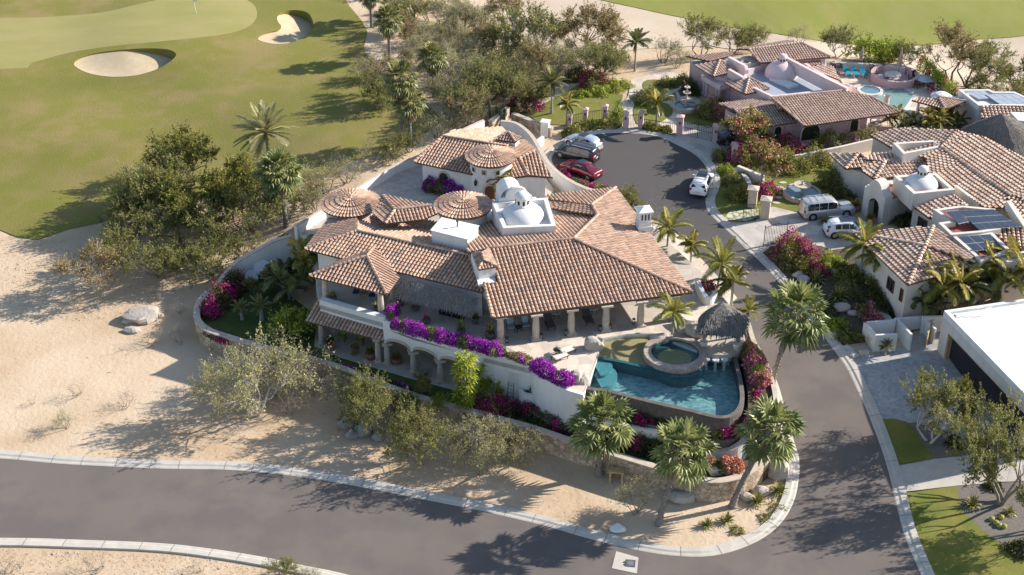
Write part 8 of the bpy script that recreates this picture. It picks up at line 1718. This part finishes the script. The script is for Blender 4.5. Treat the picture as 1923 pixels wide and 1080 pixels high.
for i, (x, y) in enumerate(((1617,668),(1626,668))): p = on(x, y); mb = MB(); mb.lathe(p, [(.26, -.05), (.30, .3), (.26, .5), (0, .52)], 12); tag(mb.build('stone_pot', M_conc), ('left','right')[i] + ' pale round pot beside the bin enclosure', 'pot')
mb = MB(); wall_mesh(mb, smooth_path([P(a, b, z) for a, b, z in [(1306,522,5.0),(1312,540,5.0),(1322,556,4.9),(1338,560,4.7),(1350,548,4.6)]], 4), 0, .4, 3.2); tag(mb.build('curved_wall', M_white), 'small curved white wall at the right end of the villa terrace', 'wall')
bush('bougainvillea', 'small red bougainvillea inside the curved white wall at the terrace end', 'bougainvillea', P(1326,540,4.0), .9, .8, 1200, M_lgreen, M_mag, .5, .15, 77)
mb = MB(); wall_mesh(mb, smooth_path([P(a, b, 4.9) for a, b in [(1276,590),(1288,600),(1305,602),(1318,594)]], 4), 0, .35, 3.9); tag(mb.build('curved_bench', M_cream), 'low curved cream bench wall left of the palapa', 'wall')
# golf flag
p = G(369, 26); t = thing('golf_flag', 'white golf flag on a thin pole at the far green', 'flag', p); mb = MB(); mb.tube([p, p + Vector((-.22, 0, 2.15))], .025, 5); mb.build('pole', M_white, t); mb = MB(); q = p + Vector((-.22, 0, 2.15)); mb.poly([q, q - Vector((.05, 0, .42)), q + Vector((.50, .1, -.30)), q + Vector((.46, .1, .02))]); mb.build('flag', M_white, t)
# lamps on the guest house
for (x, y, z, lb) in ((893,345,6.1,'black iron wall lantern beside the tower door'),):
    p = P(x, y, z); t = thing('wall_lantern', lb, 'lantern', p); mb = MB(); mb.lathe((p.x, p.y, p.z - .3), [(0, 0), (.12, .08), (.16, .5), (.2, .52), (.04, .72), (0, .75)], 8); mb.build('body', M_black, t); mb = MB(); mb.tube([p + Vector((0, 0, .4)), p + Vector((0, .5, .5))], .03, 4); mb.build('bracket', M_black, t)
# pink villa terrace furniture
gt = 'loungers in a row on the pink villa terrace'
for i, (x, y, m_, lb) in enumerate(((1566,134,M_dkc,'grey lounger at the left end of the terrace row'),(1579,135,M_dkc,'grey lounger, second from the left of the terrace row'),(1590,140,M_teal,'teal lounger, left of the three'),(1605,141,M_teal,'teal lounger, middle of the three'),(1621,142,M_teal,'teal lounger, right of the three'),(1640,138,M_dkc,'grey lounger between the teal ones and the seating ring'))): lounger(P(x, y, 4.03), R(8), lb, M_white, m_, grp=gt, back=.8)
lounger(P(1658,150,4.03), R(200), 'cream lounger against the seating ring, left one', M_wood, M_canv); lounger(P(1668,154,4.03), R(190), 'cream lounger against the seating ring, right one', M_wood, M_canv)
table(P(1737,158,4.03), 1.25, .76, 'large round glass topped dining table on the pink terrace', mat('pale_glass', (.45,.50,.52), .2), M_black)
for i in range(7): a = i * 2 * math.pi / 7 + .3; c = P(1737,158,4.03); chair(c + Vector((math.cos(a) * 1.75, math.sin(a) * 1.75, 0)), a - R(90), 'dark wicker dining chair around the large round terrace table', M_dkw, M_dkw, 'dark wicker dining chairs')
table(P(1757,172,4.03), .6, .74, 'small round table beyond the dining set', M_cream, M_black)
for i, (x, y) in enumerate(((1750,176),(1764,175),(1756,180))): chair(P(x, y, 4.03), i * 2.0, ('left','right','nearest')[i] + ' thin metal chair at the small round terrace table', M_alu, M_redfl if i == 0 else M_dkc, 'metal chairs at the small round table')
lounger(P(1640,232,4.0), R(95), 'dark framed outdoor sofa beside the pink villa end column', M_black, M_canv); 
for i, (x, y) in enumerate(((1745,213),(1762,216),(1738,206))): p = P(x + 25, y + 5, 3.8); t = thing('parasol', ('left','right','back')[i] + ' of the white parasols between the pink and cream houses', 'umbrella', p, 'white parasols'); mb = MB(); mb.tube([p, p + Vector((0, 0, 2.5))], .04, 5); mb.build('pole', M_alu, t); mb = MB(); mb.lathe((p.x, p.y, p.z + 2.1), [(1.3, 0), (.7, .32), (0, .5)], 8); mb.build('canopy', M_white, t)
# pergola slats beside the big palapa
t = thing('pergola', 'white slatted pergola beside the big palapa', 'pergola', P(1855,275,3.5))
for k in range(5): a = P(1832 + k * 7, 272 + k * 5.5, 6.0); b = P(1858 + k * 7, 268 + k * 5.5, 6.0); mb = MB(); mb.tube([a, b], .12, 4); mb.build('beam', M_white, t)
# parapet rail and rooftop vents on the modern house
t = thing('roof_ladder_rail', 'thin metal rail on the far edge of the white modern roof', 'rail', P(1865,572,5.4))
for k in range(3): a = P(1815 + k * 15, 592, 5.25); mb = MB(); mb.tube([a, a + Vector((.1, 0, .7)), a + Vector((.8, .3, .7)), a + Vector((.8, .3, 0))], .02, 4); mb.build('hoop', M_alu, t)
c = P(1793,595,5.2); mb = MB(); mb.lathe(c, [(.14, 0), (.14, .18), (0, .2)], 10); tag(mb.build('roof_vent', M_rockd), 'small round vent at the near corner of the white modern roof', 'vent')
